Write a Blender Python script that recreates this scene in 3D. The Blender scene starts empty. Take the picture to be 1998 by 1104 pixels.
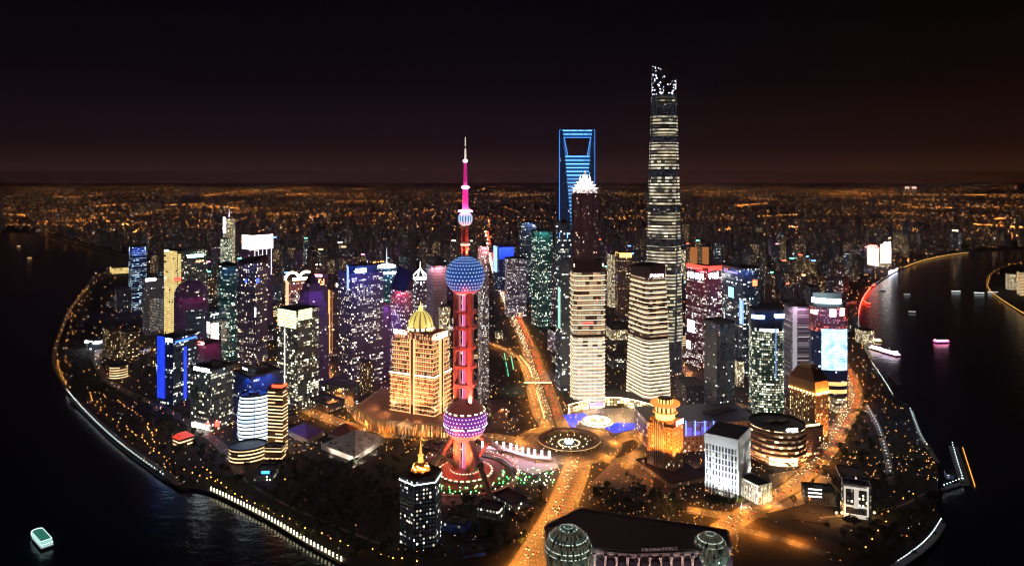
import bpy, bmesh, math, random
from mathutils import Vector, Matrix
from mathutils.geometry import tessellate_polygon
from statistics import NormalDist
sc = bpy.context.scene
COL = sc.collection
random.seed(11)
# ---------------------------------------------------------------- camera, sky, exposure
F, H, HZ, CX = 1350.0, 400.0, 348.0, 999.0          # focal length and horizon in photo pixels, drone height in metres
cam_d = bpy.data.cameras.new('camera'); cam = bpy.data.objects.new('camera', cam_d); COL.objects.link(cam)
cam.location = (0, 0, H); cam.rotation_euler = (math.radians(90), 0, 0)
cam_d.sensor_width = 36; cam_d.lens = 36 * F / 1998; cam_d.shift_y = -(552 - HZ) / 1998
cam_d.clip_start = 1; cam_d.clip_end = 200000
sc.camera = cam
sc.view_settings.view_transform = 'Standard'; sc.view_settings.look = 'None'
sc.view_settings.exposure = .2; sc.view_settings.gamma = 1
cy = sc.cycles
cy.use_denoising = True; cy.max_bounces = 4; cy.diffuse_bounces = 2; cy.glossy_bounces = 2; cy.transmission_bounces = 2
cy.volume_bounces = 0; cy.sample_clamp_indirect = 2.0; cy.caustics_reflective = False; cy.caustics_refractive = False
cy.use_light_tree = True; cy.filter_width = 1.15
try: cy.use_adaptive_sampling = False
except Exception: pass
W = bpy.data.worlds.new('World'); sc.world = W; W.use_nodes = True
def world():
    nt = W.node_tree; bg = nt.nodes['Background']
    tc = nt.nodes.new('ShaderNodeTexCoord'); sp = nt.nodes.new('ShaderNodeSeparateXYZ')
    nt.links.new(tc.outputs['Generated'], sp.inputs[0])
    r = nt.nodes.new('ShaderNodeValToRGB'); el = r.color_ramp.elements
    el[0].position = 0.0; el[0].color = (.13, .055, .052, 1)
    el[1].position = 1.0; el[1].color = (.0011, .0014, .0036, 1)
    for p, c in ((.006, (.13, .055, .052, 1)), (.0125, (.062, .028, .028, 1)), (.02, (.030, .014, .0145, 1)), (.035, (.0150, .0068, .0080, 1)), (.05, (.0095, .0044, .0060, 1)), (.13, (.0034, .0019, .0036, 1)), (.22, (.0014, .0013, .0026, 1)), (.3, (.0012, .0013, .0029, 1))):
        e = el.new(p); e.color = c
    nt.links.new(sp.outputs['Z'], r.inputs[0])
    # city glow is browner on the right-hand side of the city and more purple to the left
    mr = nt.nodes.new('ShaderNodeMapRange'); mr.inputs['From Min'].default_value = .02; mr.inputs['From Max'].default_value = .6
    nt.links.new(sp.outputs['X'], mr.inputs['Value'])
    mx = nt.nodes.new('ShaderNodeMix'); mx.data_type = 'RGBA'; mx.blend_type = 'MULTIPLY'; mx.inputs[7].default_value = (1.25, .98, .33, 1)
    nt.links.new(mr.outputs[0], mx.inputs[0]); nt.links.new(r.outputs[0], mx.inputs[6])
    nt.links.new(mx.outputs[2], bg.inputs[0]); bg.inputs[1].default_value = 1.0
world()
# ---------------------------------------------------------------- picture <-> world
def G(px, py, z=0.0):                 # a pixel of the photo -> the point of the ground (height z) seen there
    d = F * (H - z) / (py - HZ); return Vector(((px - CX) * d / F, d, z))
def ZP(py, d): return H - (py - HZ) * d / F
def PX(x, y): return CX + F * x / y
def PY(z, y): return HZ + F * (H - z) / y
def DG(py): return F * H / (py - HZ)
def inpoly(x, y, poly):
    c = False; n = len(poly); j = n - 1
    for i in range(n):
        xi, yi = poly[i][0], poly[i][1]; xj, yj = poly[j][0], poly[j][1]
        if (yi > y) != (yj > y) and x < (xj - xi) * (y - yi) / (yj - yi) + xi: c = not c
        j = i
    return c
def smooth_path(pts, step=None, n=8):
    P = [Vector(p) for p in pts]; out = []
    for i in range(len(P) - 1):
        p0 = P[max(i - 1, 0)]; p1 = P[i]; p2 = P[i + 1]; p3 = P[min(i + 2, len(P) - 1)]
        for k in range(n):
            t = k / n
            out.append(.5 * ((2 * p1) + (-p0 + p2) * t + (2 * p0 - 5 * p1 + 4 * p2 - p3) * t * t + (-p0 + 3 * p1 - 3 * p2 + p3) * t ** 3))
    out.append(P[-1].copy())
    return out
def along(path, step, start=0.0):     # points every step metres with their direction
    out = []; acc = -start
    for a, b in zip(path, path[1:]):
        L = (b - a).length
        if L < 1e-6: continue
        d = (b - a) / L
        t = -acc if acc < 0 else (step - acc % step) % step
        while t < L:
            out.append((a + d * t, d)); t += step
        acc += L
    return out
# ---------------------------------------------------------------- materials
MATS = {}
class NT:
    def __init__(s, name):
        s.mat = bpy.data.materials.new(name); s.mat.use_nodes = True; s.nt = s.mat.node_tree
        s.p = s.nt.nodes['Principled BSDF']
    def set(s, k, v):
        i = s.p.inputs[k]
        if hasattr(v, 'is_linked'): s.nt.links.new(v, i)
        else: i.default_value = (*v, 1) if isinstance(v, tuple) and len(v) == 3 else v
    def n(s, t, **kw):
        nd = s.nt.nodes.new(t)
        for k, v in kw.items(): setattr(nd, k, v)
        return nd
    def inp(s, i, v):
        if hasattr(v, 'is_linked'): s.nt.links.new(v, i)
        elif v is not None: i.default_value = (*v, 1) if isinstance(v, tuple) and len(v) == 3 and i.type == 'RGBA' else v
    def m(s, op, a, b=None, c=None):
        nd = s.n('ShaderNodeMath', operation=op)
        for i, v in enumerate((a, b, c)):
            if v is not None: s.inp(nd.inputs[i], v)
        return nd.outputs[0]
    def mix(s, f, a, b, blend='MIX'):
        nd = s.n('ShaderNodeMix', data_type='RGBA', blend_type=blend)
        s.inp(nd.inputs[0], f); s.inp(nd.inputs[6], a); s.inp(nd.inputs[7], b); return nd.outputs[2]
    def uv(s):
        u = s.n('ShaderNodeUVMap'); sp = s.n('ShaderNodeSeparateXYZ'); s.nt.links.new(u.outputs[0], sp.inputs[0]); return sp.outputs[0], sp.outputs[1]
    def vec(s, x, y, z):
        nd = s.n('ShaderNodeCombineXYZ'); s.inp(nd.inputs[0], x); s.inp(nd.inputs[1], y); s.inp(nd.inputs[2], z); return nd.outputs[0]
    def white(s, x, y, z):
        nd = s.n('ShaderNodeTexWhiteNoise', noise_dimensions='3D'); s.inp(nd.inputs[0], s.vec(x, y, z)); return nd.outputs[0]
    def noise(s, scale, coord='Object', detail=3.0, rough=.55):
        tc = s.n('ShaderNodeTexCoord'); nd = s.n('ShaderNodeTexNoise'); s.nt.links.new(tc.outputs[coord], nd.inputs['Vector'])
        nd.inputs['Scale'].default_value = scale; nd.inputs['Detail'].default_value = detail; nd.inputs['Roughness'].default_value = rough
        return nd.outputs[0]
    def ramp(s, v, stops):
        r = s.n('ShaderNodeValToRGB'); el = r.color_ramp.elements
        el[0].position, el[0].color = stops[0][0], (*stops[0][1], 1); el[1].position, el[1].color = stops[-1][0], (*stops[-1][1], 1)
        for p, c in stops[1:-1]:
            e = el.new(p); e.color = (*c, 1)
        s.inp(r.inputs[0], v); return r.outputs[0]
def plain(name, col, rough=.6, metal=0.0, var=.25, scale=.15):
    if name in MATS: return MATS[name]
    t = NT(name); nz = t.noise(scale)
    t.set('Base Color', t.mix(nz, tuple(c * (1 - var) for c in col), tuple(min(1, c * (1 + var)) for c in col)))
    t.set('Roughness', rough); t.set('Metallic', metal); MATS[name] = t.mat; return t.mat
def glow(name, col, st, sampled=True, base=(.3, .3, .3)):
    if name in MATS: return MATS[name]
    t = NT(name); t.set('Base Color', base); t.set('Emission Color', col); t.set('Emission Strength', st)
    t.mat.cycles.emission_sampling = 'AUTO' if sampled else 'NONE'
    MATS[name] = t.mat; return t.mat
def facade(name, wall=(.12, .11, .12), glass=(.03, .035, .045), fh=4.0, bw=5.0, lit=.2, c1=(1, .72, .38), c2=(1, .9, .7), st=2.0,
           mu=.12, sv=.35, grp=.9, row=.6, seed=0.0, rough=.55, patchy=0.0, dim=.03, even=False):
    """Curtain wall: cells of bw x fh metres, a share of which has its lights on; neighbours and whole floors tend to be lit together."""
    if name in MATS: return MATS[name]
    if lit < .5: lit *= 1.05; st *= 1.15
    t = NT(name); u, v = t.uv()
    cu = t.m('DIVIDE', u, bw); cv = t.m('DIVIDE', v, fh)
    iu = t.m('FLOOR', cu); iv = t.m('FLOOR', cv); fu = t.m('FRACT', cu); fv = t.m('FRACT', cv)
    w1 = t.white(iu, iv, seed + .5); g4 = t.m('FLOOR', t.m('DIVIDE', iu, 5.0)); w2 = t.white(g4, iv, seed + 7.5); w3 = t.white(iv, seed + 3.5, 1.5)
    a = 1.0; s2 = (a * a + grp * grp + row * row) / 12; mean = (a + grp + row) / 2
    thr = mean + math.sqrt(s2) * NormalDist().inv_cdf(min(max(lit, .002), .998))
    p = t.m('ADD', w1, t.m('ADD', t.m('MULTIPLY', w2, grp), t.m('MULTIPLY', w3, row)))
    on = t.m('LESS_THAN', p, thr)
    mk = t.m('MULTIPLY', t.m('MULTIPLY', t.m('GREATER_THAN', fu, mu), t.m('LESS_THAN', fu, 1 - mu)), t.m('GREATER_THAN', fv, sv))
    w5 = t.white(iu, iv, seed + 11.5)
    br = t.m('MULTIPLY_ADD', t.m('POWER', w5, 3.5), 2.6, .14)
    if even: br = t.m('MULTIPLY_ADD', w5, .5, .65)
    if patchy:
        mr = t.n('ShaderNodeMapRange'); mr.inputs['From Min'].default_value = .38; mr.inputs['From Max'].default_value = .66; mr.inputs['To Min'].default_value = 1 - patchy; mr.inputs['To Max'].default_value = 1 + patchy
        t.inp(mr.inputs['Value'], t.noise(.045, detail=4)); br = t.m('MULTIPLY', br, mr.outputs[0])
    e = t.m('MULTIPLY', t.m('MULTIPLY', on, mk), t.m('MULTIPLY', br, st))
    onm = t.m('MULTIPLY', on, mk); gm = max(glass); unlit_glow = tuple((g / gm) ** 1.6 for g in glass)
    t.set('Base Color', t.mix(onm, t.mix(mk, wall, glass), (.4, .37, .33)))
    t.set('Roughness', t.m('MULTIPLY_ADD', mk, .15 - rough, rough))
    t.set('Emission Color', t.mix(on, unlit_glow, t.mix(t.white(g4, iv, seed + 19.5), c1, c2))); t.set('Emission Strength', t.m('ADD', e, t.m('MULTIPLY', t.m('SUBTRACT', mk, onm), t.m('MULTIPLY', w1, dim * 2))))  # unlit panes get a faint tinted glow, put in for body colour
    t.mat.cycles.emission_sampling = 'NONE'
    MATS[name] = t.mat; return t.mat
# ---------------------------------------------------------------- meshes
class MB:
    def __init__(s): s.v = []; s.f = []; s.uv = []; s.m = []; s.sm = []
    def face(s, idx, m=0, uv=None, smooth=False):
        s.f.append(tuple(idx)); s.uv.append(uv or [(s.v[i][0], s.v[i][1]) for i in idx]); s.m.append(m); s.sm.append(smooth)
    def loft(s, rings, m=0, cap0=None, cap1=None, closed=True, smooth=False, uo=(0, 0), vlen=False):
        n = len(rings[0]); base = len(s.v)
        for r in rings: s.v.extend([tuple(p) for p in r])
        cum = [0.0]; big = max(rings, key=lambda r: (Vector(r[1]) - Vector(r[0])).length)
        for j in range(n if closed else n - 1): cum.append(cum[-1] + (Vector(big[(j + 1) % n]) - Vector(big[j])).length)
        vv = [0.0]
        for a, b in zip(rings, rings[1:]): vv.append(vv[-1] + (Vector(b[0]) - Vector(a[0])).length)
        for i in range(len(rings) - 1):
            v0, v1 = (vv[i], vv[i + 1]) if vlen else (rings[i][0][2], rings[i + 1][0][2])
            for j in range(n if closed else n - 1):
                k = (j + 1) % n
                mm = m(i, j) if callable(m) else (m[j % len(m)] if isinstance(m, (list, tuple)) else m)
                s.face((base + i * n + j, base + i * n + k, base + (i + 1) * n + k, base + (i + 1) * n + j), mm,
                       [(cum[j] + uo[0], v0 + uo[1]), (cum[j + 1] + uo[0], v0 + uo[1]), (cum[j + 1] + uo[0], v1 + uo[1]), (cum[j] + uo[0], v1 + uo[1])], smooth)
        if cap0 is not None: s.face([base + j for j in range(n)][::-1], cap0)
        if cap1 is not None: s.face([base + (len(rings) - 1) * n + j for j in range(n)], cap1)
    def prism(s, poly, z0, z1, side=0, top=None, bottom=None, scale=1.0, uo=(0, 0), ctr=(0, 0)):
        top = (side if isinstance(side, int) else 0) if top is None else top
        q = [(ctr[0] + (x - ctr[0]) * scale, ctr[1] + (y - ctr[1]) * scale) for x, y in poly]
        s.loft([[(x, y, z0) for x, y in poly], [(x, y, z1) for x, y in q]], side, bottom, top, uo=uo)
    def box(s, c, d, m=0, rot=0.0, bottom=True):
        x, y, z = d[0] / 2, d[1] / 2, d[2]; ca, sa = math.cos(rot), math.sin(rot)
        q = [(c[0] + a * ca - b * sa, c[1] + a * sa + b * ca) for a, b in ((-x, -y), (x, -y), (x, y), (-x, y))]
        s.prism(q, c[2], c[2] + z, m, m, m if bottom else None)
    def tube(s, p0, p1, r0, r1=None, n=8, m=0, smooth=True, caps=True):
        p0 = Vector(p0); p1 = Vector(p1); r1 = r0 if r1 is None else r1
        d = (p1 - p0).normalized(); a = d.orthogonal().normalized(); b = d.cross(a)
        R = lambda p, r: [p + a * r * math.cos(2 * math.pi * k / n) + b * r * math.sin(2 * math.pi * k / n) for k in range(n)]
        s.loft([R(p0, r0), R(p1, r1)], m, m if caps else None, m if caps else None, smooth=smooth, vlen=True)
    def lathe(s, prof, n=24, m=0, c=(0, 0, 0), smooth=True, cap0=None, cap1=None, ph=0.0, uo=(0, 0)):
        rings = [[(c[0] + r * math.cos(2 * math.pi * k / n + ph), c[1] + r * math.sin(2 * math.pi * k / n + ph), c[2] + z) for k in range(n)] for r, z in prof]
        s.loft(rings, m, cap0, cap1, smooth=smooth, vlen=True, uo=uo)
    def ball(s, c, r, n=16, k=9, m=0, sz=1.0, a0=-90, a1=90):
        prof = []
        for i in range(k + 1):
            a = math.radians(a0 + (a1 - a0) * i / k); prof.append((max(r * math.cos(a), .01), r * sz * math.sin(a)))
        s.lathe(prof, n, m, c, cap0=m if callable(m) is False else 0, cap1=m if callable(m) is False else 0)
    def build(s, name, mats, parent=None, loc=(0, 0, 0)):
        me = bpy.data.meshes.new(name); me.from_pydata(s.v, [], s.f)
        ul = me.uv_layers.new(name='UVMap')
        flat = [c for f in s.uv for p in f for c in p]; ul.data.foreach_set('uv', flat)
        me.polygons.foreach_set('material_index', s.m); me.polygons.foreach_set('use_smooth', s.sm)
        for mt in (mats if isinstance(mats, (list, tuple)) else [mats]): me.materials.append(mt)
        me.update()
        o = bpy.data.objects.new(name, me); COL.objects.link(o); o.location = loc
        if parent is not None: o.parent = parent
        return o
def tag(o, label=None, cat=None, group=None, kind=None):
    for k, v in (('label', label), ('category', cat), ('group', group), ('kind', kind)):
        if v: o[k] = v
    return o
def empty(name, loc, label, cat, group=None, rz=0.0):
    o = bpy.data.objects.new(name, None); COL.objects.link(o); o.location = loc; o.rotation_euler = (0, 0, rz); o.empty_display_size = 2
    return tag(o, label, cat, group)
def kids(o): return [c for c in ALLKIDS.get(o.name, [])]
ALLKIDS = {}
def dup(root, loc, rz=0.0, label=None, group=None, scale=None):
    r = root.copy(); COL.objects.link(r); r.location = loc; r.rotation_euler = (0, 0, rz)
    if scale: r.scale = scale
    if label: r['label'] = label
    if group: r['group'] = group
    for ch in root.children:
        c = ch.copy(); COL.objects.link(c); c.parent = r
        for g in ch.children:
            d = g.copy(); COL.objects.link(d); d.parent = c
    return r
def spot(parent, loc, target, col, watts, angle=60, blend=.6, radius=1.0):  # serves the real floodlights and the added fill spots
    l = bpy.data.lights.new('flood_and_fill', 'SPOT'); l.color = col; l.energy = watts; l.spot_size = math.radians(angle); l.spot_blend = blend; l.shadow_soft_size = radius
    o = bpy.data.objects.new('flood_and_fill', l); COL.objects.link(o); o.location = loc
    o.rotation_euler = (Vector(target) - Vector(loc)).to_track_quat('-Z', 'Y').to_euler()
    if parent is not None: o.parent = parent
    return o
SODIUM = (1, .33, .045); WARM = (1, .62, .26); CREAM = (1, .82, .52); COOL = (.72, .86, 1); BLUE = (.02, .07, 1); RED = (1, .03, .02); PINK = (1, .06, .5)
FOOT = []                            # footprints of everything that is built, in world metres
def blocked(x, y, pad=0.0):
    for b in FOOT:
        if b[1] - pad < x < b[2] + pad and b[3] - pad < y < b[4] + pad:
            if pad or inpoly(x, y, b[0]): return True
    return False
def foot(poly):
    xs = [p[0] for p in poly]; ys = [p[1] for p in poly]; FOOT.append((poly, min(xs), max(xs), min(ys), max(ys)))
# unit footprints, counter-clockwise
RECT = [(-.5, -.5), (.5, -.5), (.5, .5), (-.5, .5)]
def rrect(r=.15, k=3, asp=1.0):
    out = []
    for cxn, cyn, a0 in ((.5 - r, -.5 + r, -90), (.5 - r, .5 - r, 0), (-.5 + r, .5 - r, 90), (-.5 + r, -.5 + r, 180)):
        for i in range(k + 1):
            a = math.radians(a0 + 90 * i / k); out.append((cxn + r * math.cos(a), cyn + r * math.sin(a)))
    return out
def ell(n=24): return [(.5 * math.cos(2 * math.pi * i / n), .5 * math.sin(2 * math.pi * i / n)) for i in range(n)]
def octo(c=.2): return [(-.5 + c, -.5), (.5 - c, -.5), (.5, -.5 + c), (.5, .5 - c), (.5 - c, .5), (-.5 + c, .5), (-.5, .5 - c), (-.5, -.5 + c)]
ALLB = []
class B:
    """A building: footprint fitted so that it spans x0..x1 and meets the ground at yb in the photograph; top reaches yt."""
    def __init__(s, name, label, cat, x0, x1, yt, yb, rot=0.0, asp=1.0, xc=None, poly=None, group=None, base_z=0.0):
        unit = poly or RECT; phi = math.atan(((x0 + x1) / 2 - CX) / F); a = math.radians(rot)
        if xc is not None and abs(rot) > 1:
            ro = (xc - x0) / (x1 - xc) if rot > 0 else (x1 - xc) / (xc - x0); asp = ro / math.tan(abs(a))
            if not .7 <= asp <= 1.5: asp = min(max(asp, .7), 1.5); a = math.copysign(math.atan(ro / asp), a)
        a -= phi; ca, sa = math.cos(a), math.sin(a)
        q = [(x * ca - y * asp * sa, x * sa + y * asp * ca) for x, y in unit]
        d = DG(yb); w = (x1 - x0) * d / F; c = Vector(((x0 + x1) / 2 - CX, F, 0)) * (d / F)
        for _ in range(30):
            P = [(c.x + w * x, c.y + w * y) for x, y in q]
            p0 = min(PX(*p) for p in P); p1 = max(PX(*p) for p in P); yn = min(p[1] for p in P)
            w *= 1 + .8 * ((x1 - x0) / (p1 - p0) - 1)
            c.x += ((x0 + x1) / 2 - (p0 + p1) / 2) * c.y / F; c.y += (d - yn)
        s.c = c; s.rot = a; s.w = w; s.asp = asp; s.P = [(c.x + w * x, c.y + w * y) for x, y in q]
        s.L = [(w * x, w * y) for x, y in q]; s.d = c.y; s.zt = ZP(yt, c.y); s.z0 = base_z
        s.root = empty(name, (c.x, c.y, base_z), label, cat, group); foot(s.P)
        ALLB.append(s); s.uo = (random.randint(0, 400) * 12.0, random.randint(0, 50) * 20.0)
    def wash(s, col, watts, n=3):       # added coloured spots above the roof edge, tinting the visible faces
        for k in range(n):
            h = s.hit(PX(s.c.x + s.w * (k - (n - 1) / 2) * .3, s.c.y))
            if h is None: continue
            x, y = h[0] - s.c.x + h[2] * 9, h[1] - s.c.y + h[3] * 9; spot(s.root, (x, y, s.zt + 3), (x - h[2] * 8, y - h[3] * 8, s.zt - 40), col, watts, 120, .8)
    def z(s, py): return ZP(py, s.d) - s.z0
    def sc(s, k): return [(x * k, y * k) for x, y in s.L]
    def off(s, e, L=None):           # footprint pushed outwards by about e metres
        L = L or s.L
        return [(x * (1 + e / max(math.hypot(x, y), .1)), y * (1 + e / max(math.hypot(x, y), .1))) for x, y in L]
    def part(s, name, mb, mats, parent=None): return mb.build(name, mats, parent or s.root)
    def body(s, mats, z0=0, z1=None, L=None, roof=None, name='facade', scale=1.0):
        mb = MB(); mats = mats if isinstance(mats, (list, tuple)) else [mats]
        z1 = s.zt - s.z0 if z1 is None else z1
        side = list(range(len(mats))) if len(mats) > 1 else 0
        mb.prism(L or s.L, z0, z1, side, len(mats), scale=scale, uo=s.uo)
        return s.part(name, mb, list(mats) + [roof or ROOF()])
    def parapet(s, z, h=1.6, t=.7, mat=None, L=None):
        L = L or s.L; mb = MB(); i = s.off(-t * 1.5, L)
        mb.loft([[(x, y, z - .5) for x, y in s.off(.25, L)], [(x, y, z + h) for x, y in s.off(.25, L)], [(x, y, z + h) for x, y in i], [(x, y, z + .02) for x, y in i]], 0)
        return s.part('parapet', mb, mat or ROOF())
    def plant(s, z, k=.5, h=5, mat=None):        # machine room on the roof
        mb = MB(); mb.prism(s.sc(k), z, z + h, 0, 0); p = s.part('machine_room', mb, mat or plain('machine_room', (.10, .095, .10)))
        m2 = MB(); ca, sa = math.cos(s.rot), math.sin(s.rot); w = s.w * k * .28
        m2.box((0, 0, z + h), (w, w * s.asp, h * .35), 0, s.rot); m2.build('cooling_unit', plain('cooling_unit', (.2, .2, .21)), p)
        return p
    def hit(s, px, L=None):          # where the line of sight in picture column px meets the footprint
        t = (px - CX) / F; best = None; P = [(s.c.x + x, s.c.y + y) for x, y in (L or s.L)]; n = len(P)
        for i in range(n):
            a = P[i]; b = P[(i + 1) % n]; fa = a[0] - t * a[1]; fb = b[0] - t * b[1]
            if fa * fb <= 0 and fa != fb:
                k = fa / (fa - fb); y = a[1] + (b[1] - a[1]) * k; x = a[0] + (b[0] - a[0]) * k
                nx, ny = b[1] - a[1], a[0] - b[0]; l = math.hypot(nx, ny) or 1
                if best is None or y < best[1]: best = (x, y, nx / l, ny / l)
        return best
    def panel(s, name, px0, px1, py0, py1, mat, t=.5, k=1, L=None, parent=None, uvs=True):
        cols = []
        for i in range(k + 1):
            e = .02 * (px1 - px0); px = px0 + (px1 - px0) * i / k; h = s.hit(min(max(px, px0 + e), px1 - e), L)
            if h is None: continue
            cols.append(h)
        if len(cols) < 2: return None
        mb = MB(); yd = sum(h[1] for h in cols) / len(cols); z1 = ZP(py0, yd) - s.z0; z0 = ZP(py1, yd) - s.z0
        ring = lambda o, z: [(h[0] + h[2] * o - s.c.x, h[1] + h[3] * o - s.c.y, z) for h in cols]
        mb.loft([ring(.05, z0), ring(t, z0), ring(t, z1), ring(.05, z1)], 0, closed=False)
        return s.part(name, mb, mat, parent)
    def sign(s, px0, px1, py0, py1, mat, n=4, board=None, L=None, name='sign', seed=1, t=.6):
        """Lit lettering, too blurred in the photograph to read, as strokes on a dark board."""
        b = s.panel(name, px0, px1, py0, py1, board or plain('sign_board', (.03, .03, .035)), t=t, L=L, k=6)
        if b is None: return None
        h0 = s.hit(px0 + .03 * (px1 - px0), L); h1 = s.hit(px1 - .03 * (px1 - px0), L)
        if h0 is None or h1 is None: return b
        rnd = random.Random(seed); mb = MB(); a = Vector((h0[0] + h0[2] * t, h0[1] + h0[3] * t, 0)); c = Vector((h1[0] + h1[2] * t, h1[1] + h1[3] * t, 0))
        zt_, zb_ = ZP(py0, (h0[1] + h1[1]) / 2) - s.z0, ZP(py1, (h0[1] + h1[1]) / 2) - s.z0; hh = zt_ - zb_; dirv = (c - a); Ls = dirv.length; dirv /= Ls; cw = Ls / n
        nrm = Vector((dirv.y, -dirv.x, 0)); ang = math.atan2(dirv.y, dirv.x)
        o0 = Vector((s.c.x, s.c.y, 0)); push = 0.0
        for k in range(1, 8):
            h = s.hit(px0 + (px1 - px0) * k / 8, L)
            if h: push = max(push, (Vector((h[0] + h[2] * t, h[1] + h[3] * t, 0)) - a).dot(nrm))
        a = a + nrm * push
        for i in range(n):
            for kx, kz, kw, kh in (glyph(rnd) if n > 1 else [(0, 0, 1, 1)]):
                p = a + dirv * (i * cw + cw * (kx + kw / 2) * .86 + cw * .07) + nrm * .2 - o0
                mb.box((p.x, p.y, zb_ + hh * (.1 + .8 * kz)), (cw * kw * .86, .4, hh * .8 * kh), 0, ang)
        mb.build('lettering', mat, b)
        return b
def glyph(rnd):
    S = [(0, .8, 1, .2), (0, 0, 1, .2), (0, .4, 1, .2), (0, 0, .22, 1), (.78, 0, .22, 1), (.4, 0, .2, 1)]
    rnd.shuffle(S); return S[:rnd.randint(3, 4)]
def ROOF(): return plain('roof_grey', (.06, .055, .06), .8)
DARKM = lambda: plain('dark_metal', (.05, .05, .055), .45)
STONE = lambda: plain('pale_stone', (.5, .42, .33), .7)
# ================================================================ THE SETTING
LAND = [(-900, 432), (0, 451), (60, 456), (95, 464), (140, 477), (200, 493), (245, 507), (300, 514), (252, 521), (215, 525), (180, 539), (168, 557), (150, 580),
        (130, 606), (113, 640), (103, 670), (100, 697), (108, 727), (128, 763), (165, 806), (230, 867), (320, 933), (352, 951), (386, 953), (408, 958), (440, 972),
        (520, 1013), (600, 1061), (672, 1099), (740, 1136), (900, 1205), (1300, 1235), (1600, 1190), (1700, 1140), (1760, 1107), (1800, 1078), (1828, 1050), (1846, 1021),
        (1838, 1010), (1826, 985), (1817, 962), (1828, 948), (1832, 925), (1826, 900), (1815, 875), (1796, 850), (1777, 803), (1766, 786), (1745, 775),
        (1725, 740), (1702, 705), (1686, 680), (1679, 650), (1676, 612), (1684, 583), (1702, 558), (1746, 530), (1800, 508), (1850, 497), (1900, 492), (1960, 487),
        (2100, 480), (2900, 460)]
BANK = [(2900, 520), (2150, 506), (1998, 511), (1952, 524), (1930, 540), (1926, 560), (1946, 579), (1998, 613), (2150, 690), (2900, 900)]
FAR = 60000.0
land_w = [tuple(G(*p)[:2]) for p in LAND] + [(FAR * 1.3, G(2900, 460).y), (FAR * 1.3, FAR), (-FAR * 1.3, FAR), (-FAR * 1.3, G(-900, 432).y)]
bank_w = [tuple(G(*p)[:2]) for p in BANK]
def in_land(x, y): return inpoly(x, y, land_w) or inpoly(x, y, bank_w)
def ground_mat():
    t = NT('ground'); big = t.noise(.004, detail=5); fine = t.noise(.06, detail=4)
    c = t.ramp(big, [(.35, (.020, .028, .014)), (.5, (.045, .043, .040)), (.65, (.075, .068, .062))])
    t.set('Base Color', t.mix(fine, c, (.05, .05, .046), 'OVERLAY')); t.set('Roughness', .85); return t.mat
def sheet(name, poly, z, mat, zb=None, kind='structure'):
    me = bpy.data.meshes.new(name); n = len(poly)
    tris = tessellate_polygon([[Vector((x, y, 0)) for x, y in poly]])
    v = [(x, y, z) for x, y in poly]; f = []
    ar = sum(poly[i][0] * poly[(i + 1) % n][1] - poly[(i + 1) % n][0] * poly[i][1] for i in range(n))
    for t in tris:
        a, b, c = (Vector(v[i]) for i in t)
        f.append(tuple(t) if (b - a).cross(c - a).z > 0 else tuple(t)[::-1])
    if zb is not None:
        v += [(x, y, zb) for x, y in poly]
        for i in range(n):
            j = (i + 1) % n; q = (n + i, n + j, j, i); f.append(q if ar > 0 else q[::-1])
    me.from_pydata(v, [], f); me.materials.append(mat); me.update()
    o = bpy.data.objects.new(name, me); COL.objects.link(o); o['kind'] = kind; return o
GM = ground_mat()
sheet('ground', land_w, 0.0, GM, -9.0); sheet('far_bank_ground', bank_w, 0.0, GM, -9.0)
def water():
    t = NT('water'); t.set('Base Color', (.006, .016, .036)); t.set('Roughness', .17); t.set('IOR', 1.33)
    tc = t.n('ShaderNodeTexCoord'); b = None
    for sc_, st, dist in ((.06, .5, 1.4), (.25, .4, .6)):
        mp = t.n('ShaderNodeMapping'); mp.inputs['Scale'].default_value = (.7, 1.25, 1); mp.inputs['Rotation'].default_value = (0, 0, .5)
        nz = t.n('ShaderNodeTexNoise'); nz.inputs['Scale'].default_value = sc_; nz.inputs['Detail'].default_value = 4
        t.nt.links.new(tc.outputs['Object'], mp.inputs[0]); t.nt.links.new(mp.outputs[0], nz.inputs['Vector'])
        bm_ = t.n('ShaderNodeBump'); bm_.inputs['Strength'].default_value = st; bm_.inputs['Distance'].default_value = dist
        t.nt.links.new(nz.outputs[0], bm_.inputs['Height'])
        if b is not None: t.nt.links.new(b, bm_.inputs['Normal'])
        b = bm_.outputs[0]
    t.set('Normal', b)
    me = bpy.data.meshes.new('river_water'); me.from_pydata([(-16000, -900, -3.5), (16000, -900, -3.5), (16000, 8500, -3.5), (-16000, 8500, -3.5)], [], [(0, 1, 2, 3)])
    me.materials.append(t.mat); o = bpy.data.objects.new('river_water', me); COL.objects.link(o); o['kind'] = 'structure'
water()
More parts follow.
